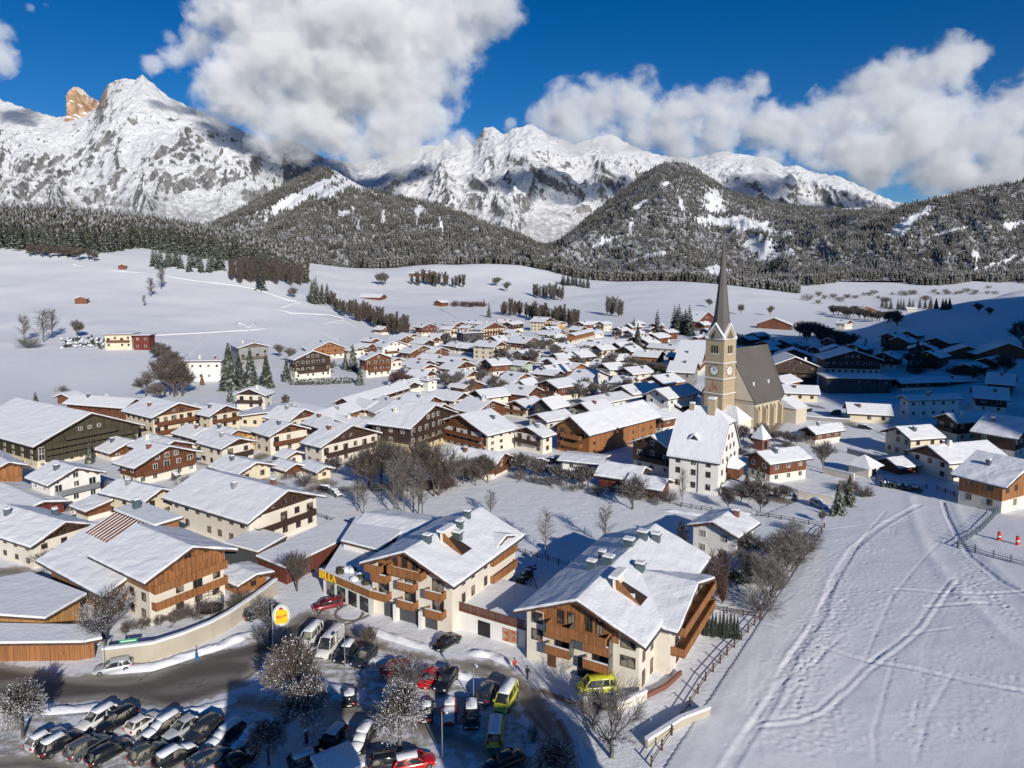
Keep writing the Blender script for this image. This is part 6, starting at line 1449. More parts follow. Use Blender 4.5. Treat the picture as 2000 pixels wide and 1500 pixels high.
    if snow:
        th = .16 if snow > 1 else .09; t = hw * .72
        sc = []
        for x, q in ((rb - .02, .55), (rb + .12, 1), ((rb + rf_) / 2, 1.02), (rf_ - .05, 1), (rf_ + .02, .7)):
            sc.append([(x, -t * q, H_ - .05), (x, -t * .92 * q, H_ + th * .8), (x, 0, H_ + th + .04), (x, t * .92 * q, H_ + th * .8), (x, t * q, H_ - .05)])
        loft(sc, ['pure_snow'], 'roof_snow', root)
        if snow > 1:
            sc = [[(x, -hw * .8 * q, z), (x, -hw * .74 * q, z + .13), (x, 0, z + .17), (x, hw * .74 * q, z + .13), (x, hw * .8 * q, z)] for x, z, q in ((front - .1, hood + .02, .95), (hl - .9, hood - .0, 1), (hl - .3, hood * .88, .95), (hl - .08, hood * .76, .8))]
            loft(sc, ['pure_snow'], 'hood_snow', root)
            sc = [[(x, -hw * .72, z), (x, -hw * .68, z + .09), (x, hw * .68, z + .09), (x, hw * .72, z)] for x, z in ((rf_ - .02, H_ - .08), (front - .12, belt + .02))]
            loft(sc, ['pure_snow'], 'windscreen_snow', root)
    return root
CARP = {}
def car(px, py, tx, ty, kind, paint, snow, label, group='parked cars', cat='car'):
    """centre of the car on the ground and a point its nose looks at, as seen in the picture"""
    p = P(px, py); q = P(tx, ty); rz = math.atan2(q.y - p.y, q.x - p.x); key = (kind, paint, snow)
    if key not in CARP: CARP[key] = o = car_proto(*key)
    else: o = copy_tree(CARP[key])
    o.location = p + Vector((0, 0, .03)); o.rotation_euler = (0, 0, rz); o.scale = (.95,) * 3; tag(o, label, cat, group); return o
U = (60, -38)    # up-row heading
def row_(lst):
    for a in lst: px, py, dx, dy = a[:4]; car(px, py, px + dx, py + dy, *a[4:])
row_([
 (190,1412,-60,36,'estate','white',1,'white estate car at the left end of the upper row, beside open snow'),
 (229,1417,-60,36,'suv','black',0,'black car between two white cars in the upper row'),
 (280,1420,60,-38,'hatch','white',0,'clean white hatchback with black rear window in the upper row'),
 (318,1428,-60,38,'estate','black',2,'black estate car blanketed in snow, fourth in the upper row'),
 (355,1432,-60,38,'hatch','silver',0,'small silver-white car in the upper row beside the dark bulky car'),
 (398,1436,-58,42,'suv','dark',0,'dark bulky car with gleaming headlight in the upper row'),
 (440,1446,-58,42,'estate','blue',2,'dark blue car with thick snow roof at the edge of the big shadow'),
 (484,1456,-56,44,'hatch','black',2,'snow-covered car half hidden behind the lowest pollard tree'),
 (90,1452,60,-34,'hatch','silver',1,'silver car with red tail light at the left end of the lower row'),
 (118,1462,60,-34,'suv','black',1,'black car with snow on its roof, second in the lower row'),
 (172,1468,60,-34,'suv','grey',0,'grey car with shining alloy wheel, third in the lower row'),
 (214,1478,60,-34,'estate','black',0,'black estate car with roof rails and bright red tail light in the lower row'),
 (290,1478,60,-34,'hatch','green',0,'dark green-grey car, fifth in the lower row'),
 (342,1488,60,-36,'suv','black',2,'black car with smooth white snow roof in the lower row'),
 (408,1490,60,-36,'estate','blue',0,'dark car in shadow right of the snow-roofed car in the lower row'),
 (466,1494,60,-36,'sedan','black',0,'rightmost shadowed car of the lower row below the pollard tree'),
 (222,1310,-80,16,'estate','silver',0,'silver estate car parked at the street under the retaining wall'),
 (640,1188,-60,12,'estate','darkred',0,'dark red estate car in front of the supermarket'),
 (872,1262,-46,26,'sedan','black',0,'black saloon driving on the street below the white piers'),
 (645,1270,-34,40,'camper','white',0,'tall white camper van in the middle of the car park'),
 (607,1252,-30,34,'van','white',1,'white trailer-like van behind the brown pollard tree'),
 (676,1284,-34,42,'suv','black',1,'black car directly right of the white camper van'),
 (712,1292,-42,38,'suv','dark',0,'dark car, second right of the white camper van'),
 (505,1205,60,-20,'suv','dark',0,'dark car behind the yellow oval sign tree'),
 (774,1310,50,-32,'estate','darkred',0,'dark red car under the snowy bush in the car park centre'),
 (836,1334,-40,46,'hatch','red',0,'bright red hatchback in the car park centre'),
 (872,1338,-36,50,'suv','black',0,'black car directly right of the bright red hatchback'),
 (683,1368,2,-60,'hatch','black',1,'small black car alone in the trampled snow, snow on its bonnet'),
 (832,1395,6,-60,'sedan','black',1,'black car behind the central pollard tree, facing away'),
 (878,1400,-4,60,'hatch','red',2,'red car with white snow on roof and bonnet behind the lamp post'),
 (921,1408,0,60,'suv','black',1,'black car between the red snowy car and the yellow delivery van'),
 (952,1360,30,-50,'suv','blue',0,'dark blue car beside the yellow estate van'),
 (988,1375,-26,46,'van','yellow',1,'bright yellow van with black rear boxes at the car park edge'),
 (968,1438,6,-60,'van','yellow',1,'yellow delivery van with snowy roof, nearest to the lower edge'),
 (1165,1350,-50,4,'van','yellow',0,'yellow van parked under the big apartment house beside the bare tree'),
 (648,1455,-44,50,'estate','black',1,'black car in deep shadow at the bottom, left of a pair'),
 (708,1455,-30,46,'suv','black',2,'snow-topped black car in deep shadow at the bottom, right of a pair'),
 (606,1492,60,-20,'estate','dark',1,'dark car cut by the bottom edge beside the snowy kiosk'),
 (765,1496,40,-6,'estate','black',0,'black car cut by the bottom edge below the sunlit snow patch'),
 (808,1498,40,-8,'estate','red',1,'red car cut by the bottom edge right of the black one'),
 (985,1496,-50,20,'sedan','black',0,'black car cut by the bottom edge behind the yellow delivery van'),
 (1540,975,-60,-6,'hatch','silver',2,'snowed-in car behind the long garden wall, nearer to the firs'),
 (1515,968,-60,-6,'hatch','white',2,'snowed-in car behind the long garden wall, nearer to the parsonage'),
 (1575,805,-40,6,'estate','black',2,'snowed-in dark car below the churchyard choir'),
 (1632,810,-40,6,'suv','black',1,'dark car parked in the shaded yard right of the church'),
 (345,1008,40,-26,'suv','black',2,'snow-covered car beside the pale cream house with strips on its roof'),
])
for k_, (px, py, pt) in enumerate(((640,960,'black'),(655,968,'grey'),(50,1010,'dark'),(160,1000,'white'),(500,912,'black'),(480,905,'silver'),(1060,905,'dark'),(1085,902,'black'),(1640,835,'dark'),(1690,838,'black'),(900,802,'dark'),(870,770,'black'),(1155,775,'silver'),(1230,778,'dark'),(1120,700,'dark'),(985,735,'black'),(940,665,'dark'),(340,930,'black'),(745,840,'silver'),(1025,845,'dark'),(225,960,'grey'),(1850,830,'dark'),(1600,990,'silver'))):
    car(px, py, px + 40, py - HR.uniform(-20, 20), 'estate', pt, 2, 'one of the snow-covered cars left in the village lanes and yards', 'snowed-in village cars')
def kiosk():
    p = P(660, 1532); root = empty('kiosk', p, R(35)); tag(root, 'kiosk top with a peaked snow roof cut by the bottom edge', 'kiosk'); MB().box(-1.8, -1.8, -.2, 1.8, 1.8, 2.3).build('wall', ['frame_white'], root)
    b = MB(); b.poly([(-2,-2,2.3),(2,-2,2.3),(2,2,2.3),(-2,2,2.3),(-2,-2,2.6),(2,-2,2.6),(2,2,2.6),(-2,2,2.6),(0,0,3.4)], [(3,2,1,0),(0,1,5,4),(1,2,6,5),(2,3,7,6),(3,0,4,7),(4,5,8),(5,6,8),(6,7,8),(7,4,8)]); b.build('snowy_roof', ['snow'], root)
kiosk()
def trampoline():
    p = P(412, 1198); root = empty('trampoline', p); tag(root, 'round garden trampoline with dark safety net behind the retaining wall', 'trampoline')
    b = MB(); b.lathe([(0, .8), (1.7, .8), (1.8, .78)], 16); b.build('jumping_mat', ['trim'], root)
    for i in range(6): t = i * math.pi / 3; MB().tube((1.85 * math.cos(t), 1.85 * math.sin(t), 0), (1.85 * math.cos(t), 1.85 * math.sin(t), 2.6), .05, n=5).build('pole', ['metal'], root)
    b = MB()
    for i in range(48): t = 2 * math.pi * i / 48; b.tube((1.83 * math.cos(t), 1.83 * math.sin(t), .8), (1.83 * math.cos(t), 1.83 * math.sin(t), 2.5), .014, n=3, caps=False)
    for z in (.8, 1.4, 2.0, 2.5):
        for i in range(24): t, u_ = 2*math.pi*i/24, 2*math.pi*(i+1)/24; b.tube((1.83*math.cos(t), 1.83*math.sin(t), z), (1.83*math.cos(u_), 1.83*math.sin(u_), z), .025, n=3, caps=False)
    b.build('safety_net', ['black'], root)
trampoline()
def swing():
    p = P(1028, 1158); root = empty('swing_frame', p, R(40)); tag(root, 'wooden swing frame in the shaded yard between the two apartment houses', 'swing')
    for s_ in (-1, 1): 
        for q in (-1, 1): MB().tube((s_ * 1.6, q * 1.0, 0), (s_ * 1.3, 0, 2.5), .06).build('leg', ['wood_brown'], root)
    MB().tube((-1.6, 0, 2.5), (1.6, 0, 2.5), .06).build('beam', ['wood_brown'], root); b = MB().tube((-.25, 0, 2.5), (-.25, 0, .5), .015, n=3).tube((.25, 0, 2.5), (.25, 0, .5), .015, n=3); b.box(-.3, -.12, .45, .3, .12, .5); b.build('swing_seat', ['trim'], root)
swing()

# ------------------------------------------------------------------ people
def person(px, py, rz, top, legs, label, stride=.22, arm=.15, hat=None):
    p = P(px, py); root = empty('person', p + Vector((0, 0, .04)), rz); tag(root, label, 'person')
    V = [(0,0,.95),(0,0,1.15),(0,0,1.38),(0,0,1.50),(0,-.01,1.60),(0,-.01,1.72),
         (.09,0,.90),(.10,-stride*.5,.50),(.10,-stride*.9,.09),(.10,-stride*.9-.16,.04),
         (-.09,0,.90),(-.10,stride*.4,.50),(-.10,stride,.10),(-.10,stride-.15,.04),
         (.19,0,1.40),(.25,arm*.4,1.13),(.26,-arm*.6,.90),(.26,-arm*.9,.80),(-.19,0,1.40),(-.25,-arm*.4,1.13),(-.26,-arm*1.2,.92),(-.26,-arm*1.5,.83)]
    E = [(0,1),(1,2),(2,3),(3,4),(4,5),(0,6),(6,7),(7,8),(8,9),(0,10),(10,11),(11,12),(12,13),(2,14),(14,15),(15,16),(16,17),(2,18),(18,19),(19,20),(20,21)]
    rad = [.16,.17,.18,.065,.10,.09,.11,.075,.055,.05,.11,.075,.055,.05,.085,.06,.05,.042,.085,.06,.05,.042]
    me = bpy.data.meshes.new('figure'); me.from_pydata(V, E, []); o = bpy.data.objects.new('figure', me); link(o)
    sk = o.modifiers.new('skin', 'SKIN'); sb = o.modifiers.new('sub', 'SUBSURF'); sb.levels = 1
    for i, r_ in enumerate(rad): me.skin_vertices[0].data[i].radius = (r_, r_ * .8)
    me.skin_vertices[0].data[0].use_root = True; bpy.context.view_layer.update()
    m2 = bpy.data.meshes.new_from_object(o.evaluated_get(bpy.context.evaluated_depsgraph_get())); bpy.data.objects.remove(o)
    for k in (legs, top, 'skin', 'black'): m2.materials.append(MATS[k])
    for f in m2.polygons:
        c = f.center; f.material_index = 3 if c.z < .12 else 2 if (c.z > 1.52 or (abs(c.x) > .2 and c.z < .86)) else 1 if (c.z > .88 or abs(c.x) > .2) else 0; f.use_smooth = True
    b_ = bpy.data.objects.new('body', m2); link(b_, root)
    h = MB().lathe([(.0, 1.85), (.07, 1.83), (.115, 1.76), (.12, 1.69), (.10, 1.66)], 10, c=(0, .015, 0)); h.build('hat', [hat or 'trim'], root, smooth_=True); return root
plain('jacket_red', (.5, .03, .02)); plain('jacket_blue', (.02, .12, .35)); plain('jacket_dark', (.02, .022, .03)); plain('trousers', (.03, .035, .05)); plain('trousers_blue', (.02, .16, .38))
person(1005, 1312, R(200), 'jacket_red', 'trousers', 'person in a red jacket and dark trousers standing at the street edge')
person(1030, 1328, R(150), 'jacket_dark', 'trousers', 'person all in dark clothes near the entrance of the big apartment house', .1)
person(384, 1295, R(100), 'jacket_blue', 'trousers_blue', 'person in blue walking alone across the wide street', .35)
person(128, 1288, R(60), 'jacket_dark', 'trousers_blue', 'person in dark blue under the timber canopy at lower left', .1)

# ------------------------------------------------------------------ buildings standing behind the viewpoint (they throw the big shadow over the car park)
def shade_house(x, y, rz, w_, l_, h, rise, label):
    root = empty('tall_house', (x, y, 0), rz); tag(root, label, 'house'); MB().box(-w_/2, -l_/2, -1, w_/2, l_/2, h).build('wall', ['white'], root)
    ro = MB().extr([(-w_/2 - 1, h - .4), (w_/2 + 1, h - .4), (0, h + rise)], -l_/2 - 1, l_/2 + 1).build('roof', ['roof_edge'], root); MB().extr([(-w_/2 - .9, h - .35), (0, h + rise + .02), (w_/2 + .9, h - .35), (w_/2 + .9, h - .0), (0, h + rise + .4), (-w_/2 - .9, h - .0)], -l_/2 - .9, l_/2 + .9).build('snow_cover', ['snow'], ro)
shade_house(-3, 23, R(100), 13, 9, 21, 5, 'white gabled house standing below the picture in front of the car park')
shade_house(22, 20, R(100), 12, 12, 20, 5, 'second white gabled house standing below the picture near the car park')
shade_house(-66, 20, R(10), 14, 16, 9, 3.5, 'third white gabled house standing below the picture at far left')
# ------------------------------------------------------------------ trees
def m_bark(name, c, sn=.45):
    t = NT(name); n = t.noise(t.obj(), 14, 3, .6); f = t.ramp(t.math('ADD', t.nz(), t.math('MULTIPLY', n, 1.2)), .95, 1.5)
    t.color(t.mix(t.math('MULTIPLY', f, sn), c, (.80, .81, .84))); t.set(Roughness=.95); return t.m
MATS['twig_brown'] = m_bark('twig_brown', (.125, .10, .082), .35); MATS['twig_grey'] = m_bark('twig_grey', (.17, .152, .138), .45); MATS['twig_snowy'] = m_bark('twig_snowy', (.09, .075, .065), 1.0); MATS['twig_red'] = m_bark('twig_red', (.13, .075, .062), .2); MATS['twig_dark'] = m_bark('twig_dark', (.06, .05, .045), .5)
def m_needle(name, c, sn):
    t = NT(name); n = t.noise(t.obj(), 9, 4, .7); f = t.ramp(t.math('ADD', t.math('MULTIPLY', t.nz(), .5), n), .86, 1.18)
    t.color(t.mix(t.math('MULTIPLY', f, sn), t.mix(n, tuple(x * .6 for x in c), tuple(x * 1.4 for x in c)), (.78, .80, .83))); t.set(Roughness=.9); return t.m
MATS['needle'] = m_needle('needle', (.035, .045, .022), .75); MATS['needle_light'] = m_needle('needle_light', (.05, .055, .025), .95); MATS['needle_dark'] = m_needle('needle_dark', (.022, .028, .018), .45); MATS['needle_gold'] = m_needle('needle_gold', (.22, .13, .04), .2)
MATS['hedge'] = m_needle('hedge', (.10, .095, .03), .15); MATS['hedge_green'] = m_needle('hedge_green', (.04, .055, .02), .7)
class TB:
    def __init__(s): s.V = []; s.F = []; s.M = []; s.n = 0
    def seg(s, a, b, r0, r1, m=0):
        d = b - a; L_ = np.linalg.norm(d)
        if L_ < 1e-6: return
        d = d / L_; u = np.cross(d, [0.31, 0.17, 0.93]); u /= np.linalg.norm(u) + 1e-9; v = np.cross(d, u)
        ring = [u, -.5 * u + .866 * v, -.5 * u - .866 * v]
        s.V += [a + r0 * q for q in ring] + [b + r1 * q for q in ring]; n = s.n
        s.F += [(n, n+1, n+4, n+3), (n+1, n+2, n+5, n+4), (n+2, n, n+3, n+5)]; s.M += [m] * 3; s.n += 6
    def blob(s, c, r, m=1, rg=None):
        o = [np.array(q) * r * (rg.uniform(.6, 1.3) if rg else 1) for q in ((1,0,0),(0,1,0),(-1,0,0),(0,-1,0),(0,0,.8),(0,0,-.5))]
        n = s.n; s.V += [c + q for q in o]; s.F += [(n, n+1, n+4), (n+1, n+2, n+4), (n+2, n+3, n+4), (n+3, n, n+4), (n+1, n, n+5), (n+2, n+1, n+5), (n+3, n+2, n+5), (n, n+3, n+5)]; s.M += [m] * 8; s.n += 6
    def mesh(s, name, mats):
        V = np.array(s.V); q = np.array([f for f in s.F if len(f) == 4]).reshape(-1, 4).astype(int); t = np.array([f for f in s.F if len(f) == 3]).reshape(-1, 3).astype(int)
        mq = [m for f, m in zip(s.F, s.M) if len(f) == 4]; mt = [m for f, m in zip(s.F, s.M) if len(f) == 3]
        L_ = [(a, 0) for a in (q, t) if len(a)]; return mesh_np(name, V, L_, mats, mi=np.array(mq + mt))
def grow(tb, rg, p, d, L_, r, depth, spread, up, nb, thin, tips, m=0):
    k = 3 if depth > 0 else 2; q = p
    for i in range(k):
        d = d + np.array([rg.gauss(0, .13), rg.gauss(0, .13), rg.gauss(0, .06) + up * .10]); d /= np.linalg.norm(d)
        q2 = q + d * L_ / k; r2 = max(thin, r * (1 - .22)); tb.seg(q, q2, r, r2, m); q, r = q2, r2
        if depth > 0:
            for b in range(nb if i < k - 1 else nb + 1):
                a = rg.uniform(0, 6.283); s_ = spread * rg.uniform(.6, 1.2)
                u = np.cross(d, [.3, .2, .9]); u /= np.linalg.norm(u); v = np.cross(d, u)
                nd = d * math.cos(s_) + (u * math.cos(a) + v * math.sin(a)) * math.sin(s_) + np.array([0, 0, up * .18]); nd /= np.linalg.norm(nd)
                grow(tb, rg, q, nd, L_ * rg.uniform(.55, .8), max(thin, r * .6), depth - 1, spread, up, nb, thin, tips, m)
    if depth == 0: tips.append(q)
TREE = {}
def bare(kind, var, mat, thin):
    """unit bare tree (height 1): returns trunk mesh and crown mesh"""
    key = (kind, var, mat, round(thin, 4))
    if key in TREE: return TREE[key]
    rg = random.Random(hash((kind, var)) % 9999 if 0 else sum(map(ord, kind)) * 7 + var); tr = TB(); cr = TB(); tips = []
    z = np.array([0., 0, 0])
    if kind == 'broad':
        tr.seg(z, np.array([0, 0, .26]), .028, .022)
        for i in range(5): 
            a = 6.283 * i / 5 + rg.uniform(-.3, .3); grow(cr, rg, np.array([0, 0, .13 + .035 * i]), np.array([math.cos(a) * .55, math.sin(a) * .55, .95]), .30, .013, 3, .60, .75, 2, thin, tips)
    elif kind == 'birch':
        q = z
        for i in range(9):
            q2 = np.array([rg.gauss(0, .006), rg.gauss(0, .006), .98 * (i + 1) / 9]); tr.seg(q, q2, .018 * (1 - i / 10) + thin, .018 * (1 - (i + 1) / 10) + thin); q = q2
            if i > 1:
                for b in range(5): a = rg.uniform(0, 6.28); grow(cr, rg, q2 - np.array([0, 0, rg.uniform(0, .1)]), np.array([math.cos(a) * .55, math.sin(a) * .55, .75]), .21 * (1.15 - abs(i - 4) / 9), .006, 1, .6, -.2, 3, thin, tips)
    elif kind == 'poplar':
        for i in range(5):
            dr = np.array([rg.gauss(0, .09), rg.gauss(0, .09), 0]); q = z; hh_ = rg.uniform(.75, 1.0); 
            for j in range(7):
                q2 = q + np.array([dr[0] / 7, dr[1] / 7, hh_ / 7]); tr.seg(q, q2, .010 * (1 - j / 8) + thin, .010 * (1 - (j + 1) / 8) + thin); q = q2
                for b in range(4): a = rg.uniform(0, 6.28); grow(cr, rg, q2 - np.array([0, 0, rg.uniform(0, .1)]), np.array([math.cos(a) * .45, math.sin(a) * .45, .85]), .16 * (1.1 - j / 12), .005, 1, .5, .5, 3, thin, tips)
    elif kind == 'bush':
        for i in range(14):
            a = rg.uniform(0, 6.28); e = rg.uniform(.3, 1.3); grow(cr, rg, np.array([rg.gauss(0, .1), rg.gauss(0, .1), 0]), np.array([math.cos(a) * math.cos(e), math.sin(a) * math.cos(e), math.sin(e)]), .5, .012, 2, .55, .3, 2, thin, tips)
        tr.seg(z, np.array([0, 0, .2]), .03, .02)
    elif kind == 'pollard':
        tr.seg(z, np.array([0, 0, .38]), .030, .026)
        for i in range(52):
            a = rg.uniform(0, 6.28); e = math.asin(rg.uniform(-.45, 1)); grow(cr, rg, np.array([0, 0, .38 + .05 * rg.random()]), np.array([math.cos(a) * math.cos(e), math.sin(a) * math.cos(e), math.sin(e) + .15]), .17, .009, 2, .5, .1, 2, thin, tips)
    if kind in ('pollard',):
        T_ = np.array(tips); c = np.array([0, 0, .60]); rr = np.linalg.norm(T_ - c, axis=1)
    snowp = {'pollard': .33, 'bush': .15, 'broad': .12}.get(kind, 0)
    if mat == 'twig_snowy': snowp = max(snowp, .26)
    if kind == 'pollard' and mat == 'twig_brown': snowp = .14
    if mat in ('twig_brown', 'twig_red', 'twig_grey') and kind != 'pollard': snowp *= .25
    for t in tips:
        if rg.random() < snowp: cr.blob(t, (.0075 if kind == 'pollard' else .006) * rg.uniform(.7, 1.6), 1, rg)
    H_ = max(v[2] for v in cr.V)
    for X_ in (tr, cr): X_.V = [v / H_ for v in X_.V]
    r_ = (tr.mesh('trunk', [mat]), cr.mesh('crown', [mat, 'pure_snow'])); TREE[key] = r_; return r_
def conif(var, mat, lod, slim=1.0):
    key = ('con', var, mat, lod, slim)
    if key in TREE: return TREE[key]
    rg = random.Random(var * 13 + lod); tr = TB(); cr = TB(); tr.seg(np.array([0., 0, 0]), np.array([0, 0, .95]), .022, .003)
    n = (26, 15)[lod]
    for k in range(n):
        t = k / (n - 1); z = .08 + .88 * t ** .92; R_ = .235 * slim * (1 - t) ** .85 + .012; nb = max(5, int((15, 9)[lod] * (1 - t * .6))); a0 = rg.uniform(0, 6)
        for i in range(nb):
            a = a0 + 6.283 * i / nb + rg.uniform(-.25, .25); r_ = R_ * rg.uniform(.65, 1.18); w_ = (.045, .06)[lod] * (1 - t * .6) + .008; dz = -r_ * rg.uniform(.25, .5); c, s_ = math.cos(a), math.sin(a)
            A = np.array([c * r_ * .1, s_ * r_ * .1, z + .02]); B = np.array([c * r_, s_ * r_, z + dz]); M = (A * .45 + B * .55) + [0, 0, .014]; u = np.array([-s_, c, 0]) * w_
            nn = cr.n; cr.V += [A, M - u - [0, 0, .012], M + [0, 0, .01], M + u - [0, 0, .012], B]; cr.F += [(nn, nn+1, nn+2), (nn, nn+2, nn+3), (nn+1, nn+4, nn+2), (nn+2, nn+4, nn+3)]; cr.M += [0] * 4; cr.n += 5
            if rg.random() < .5:      # hanging fringe
                nn = cr.n; cr.V += [M - u, M + u, B + [0, 0, -.03 * (1 - t)]]; cr.F += [(nn, nn+1, nn+2)]; cr.M += [0]; cr.n += 3
    r_ = (tr.mesh('trunk', ['bark']), cr.mesh('crown', [mat])); TREE[key] = r_; return r_
TR_ = random.Random(99)
def tree(kind, px, py, ytop, label, mat=None, group=None, wide=1.0, cat='tree', name=None, pos=None, h=None):
    p = pos if pos is not None else P(px, py)
    if h is None: h = max(1.0, z_at(p.y, ytop) - p.z)
    m = mpp(p); thin = round(max(.0012, min(.0045, (.45 if kind == 'pollard' else .20) * m / h)), 4) if kind != 'conifer' else 0
    if kind == 'conifer': tm, cm = conif(TR_.randrange(3), mat or 'needle', 0 if m < .35 else 1, 1.0); name = name or 'conifer_tree'
    else: tm, cm = bare(kind, TR_.randrange(3 if kind in ('broad', 'birch') else 2), mat or 'twig_brown', thin); name = name or {'pollard': 'pollard_tree', 'bush': 'bare_shrub', 'birch': 'birch_tree', 'poplar': 'poplar_tree'}.get(kind, 'bare_tree')
    r_ = bpy.data.objects.new(name, None); link(r_); r_.location = p; r_.rotation_euler = (0, 0, TR_.uniform(0, 6.28)); r_.scale = (h * wide, h * wide, h); tag(r_, label, cat, group)
    for nm, me in (('trunk', tm), ('crown', cm)): o = bpy.data.objects.new(nm, me); link(o, r_)
    return r_
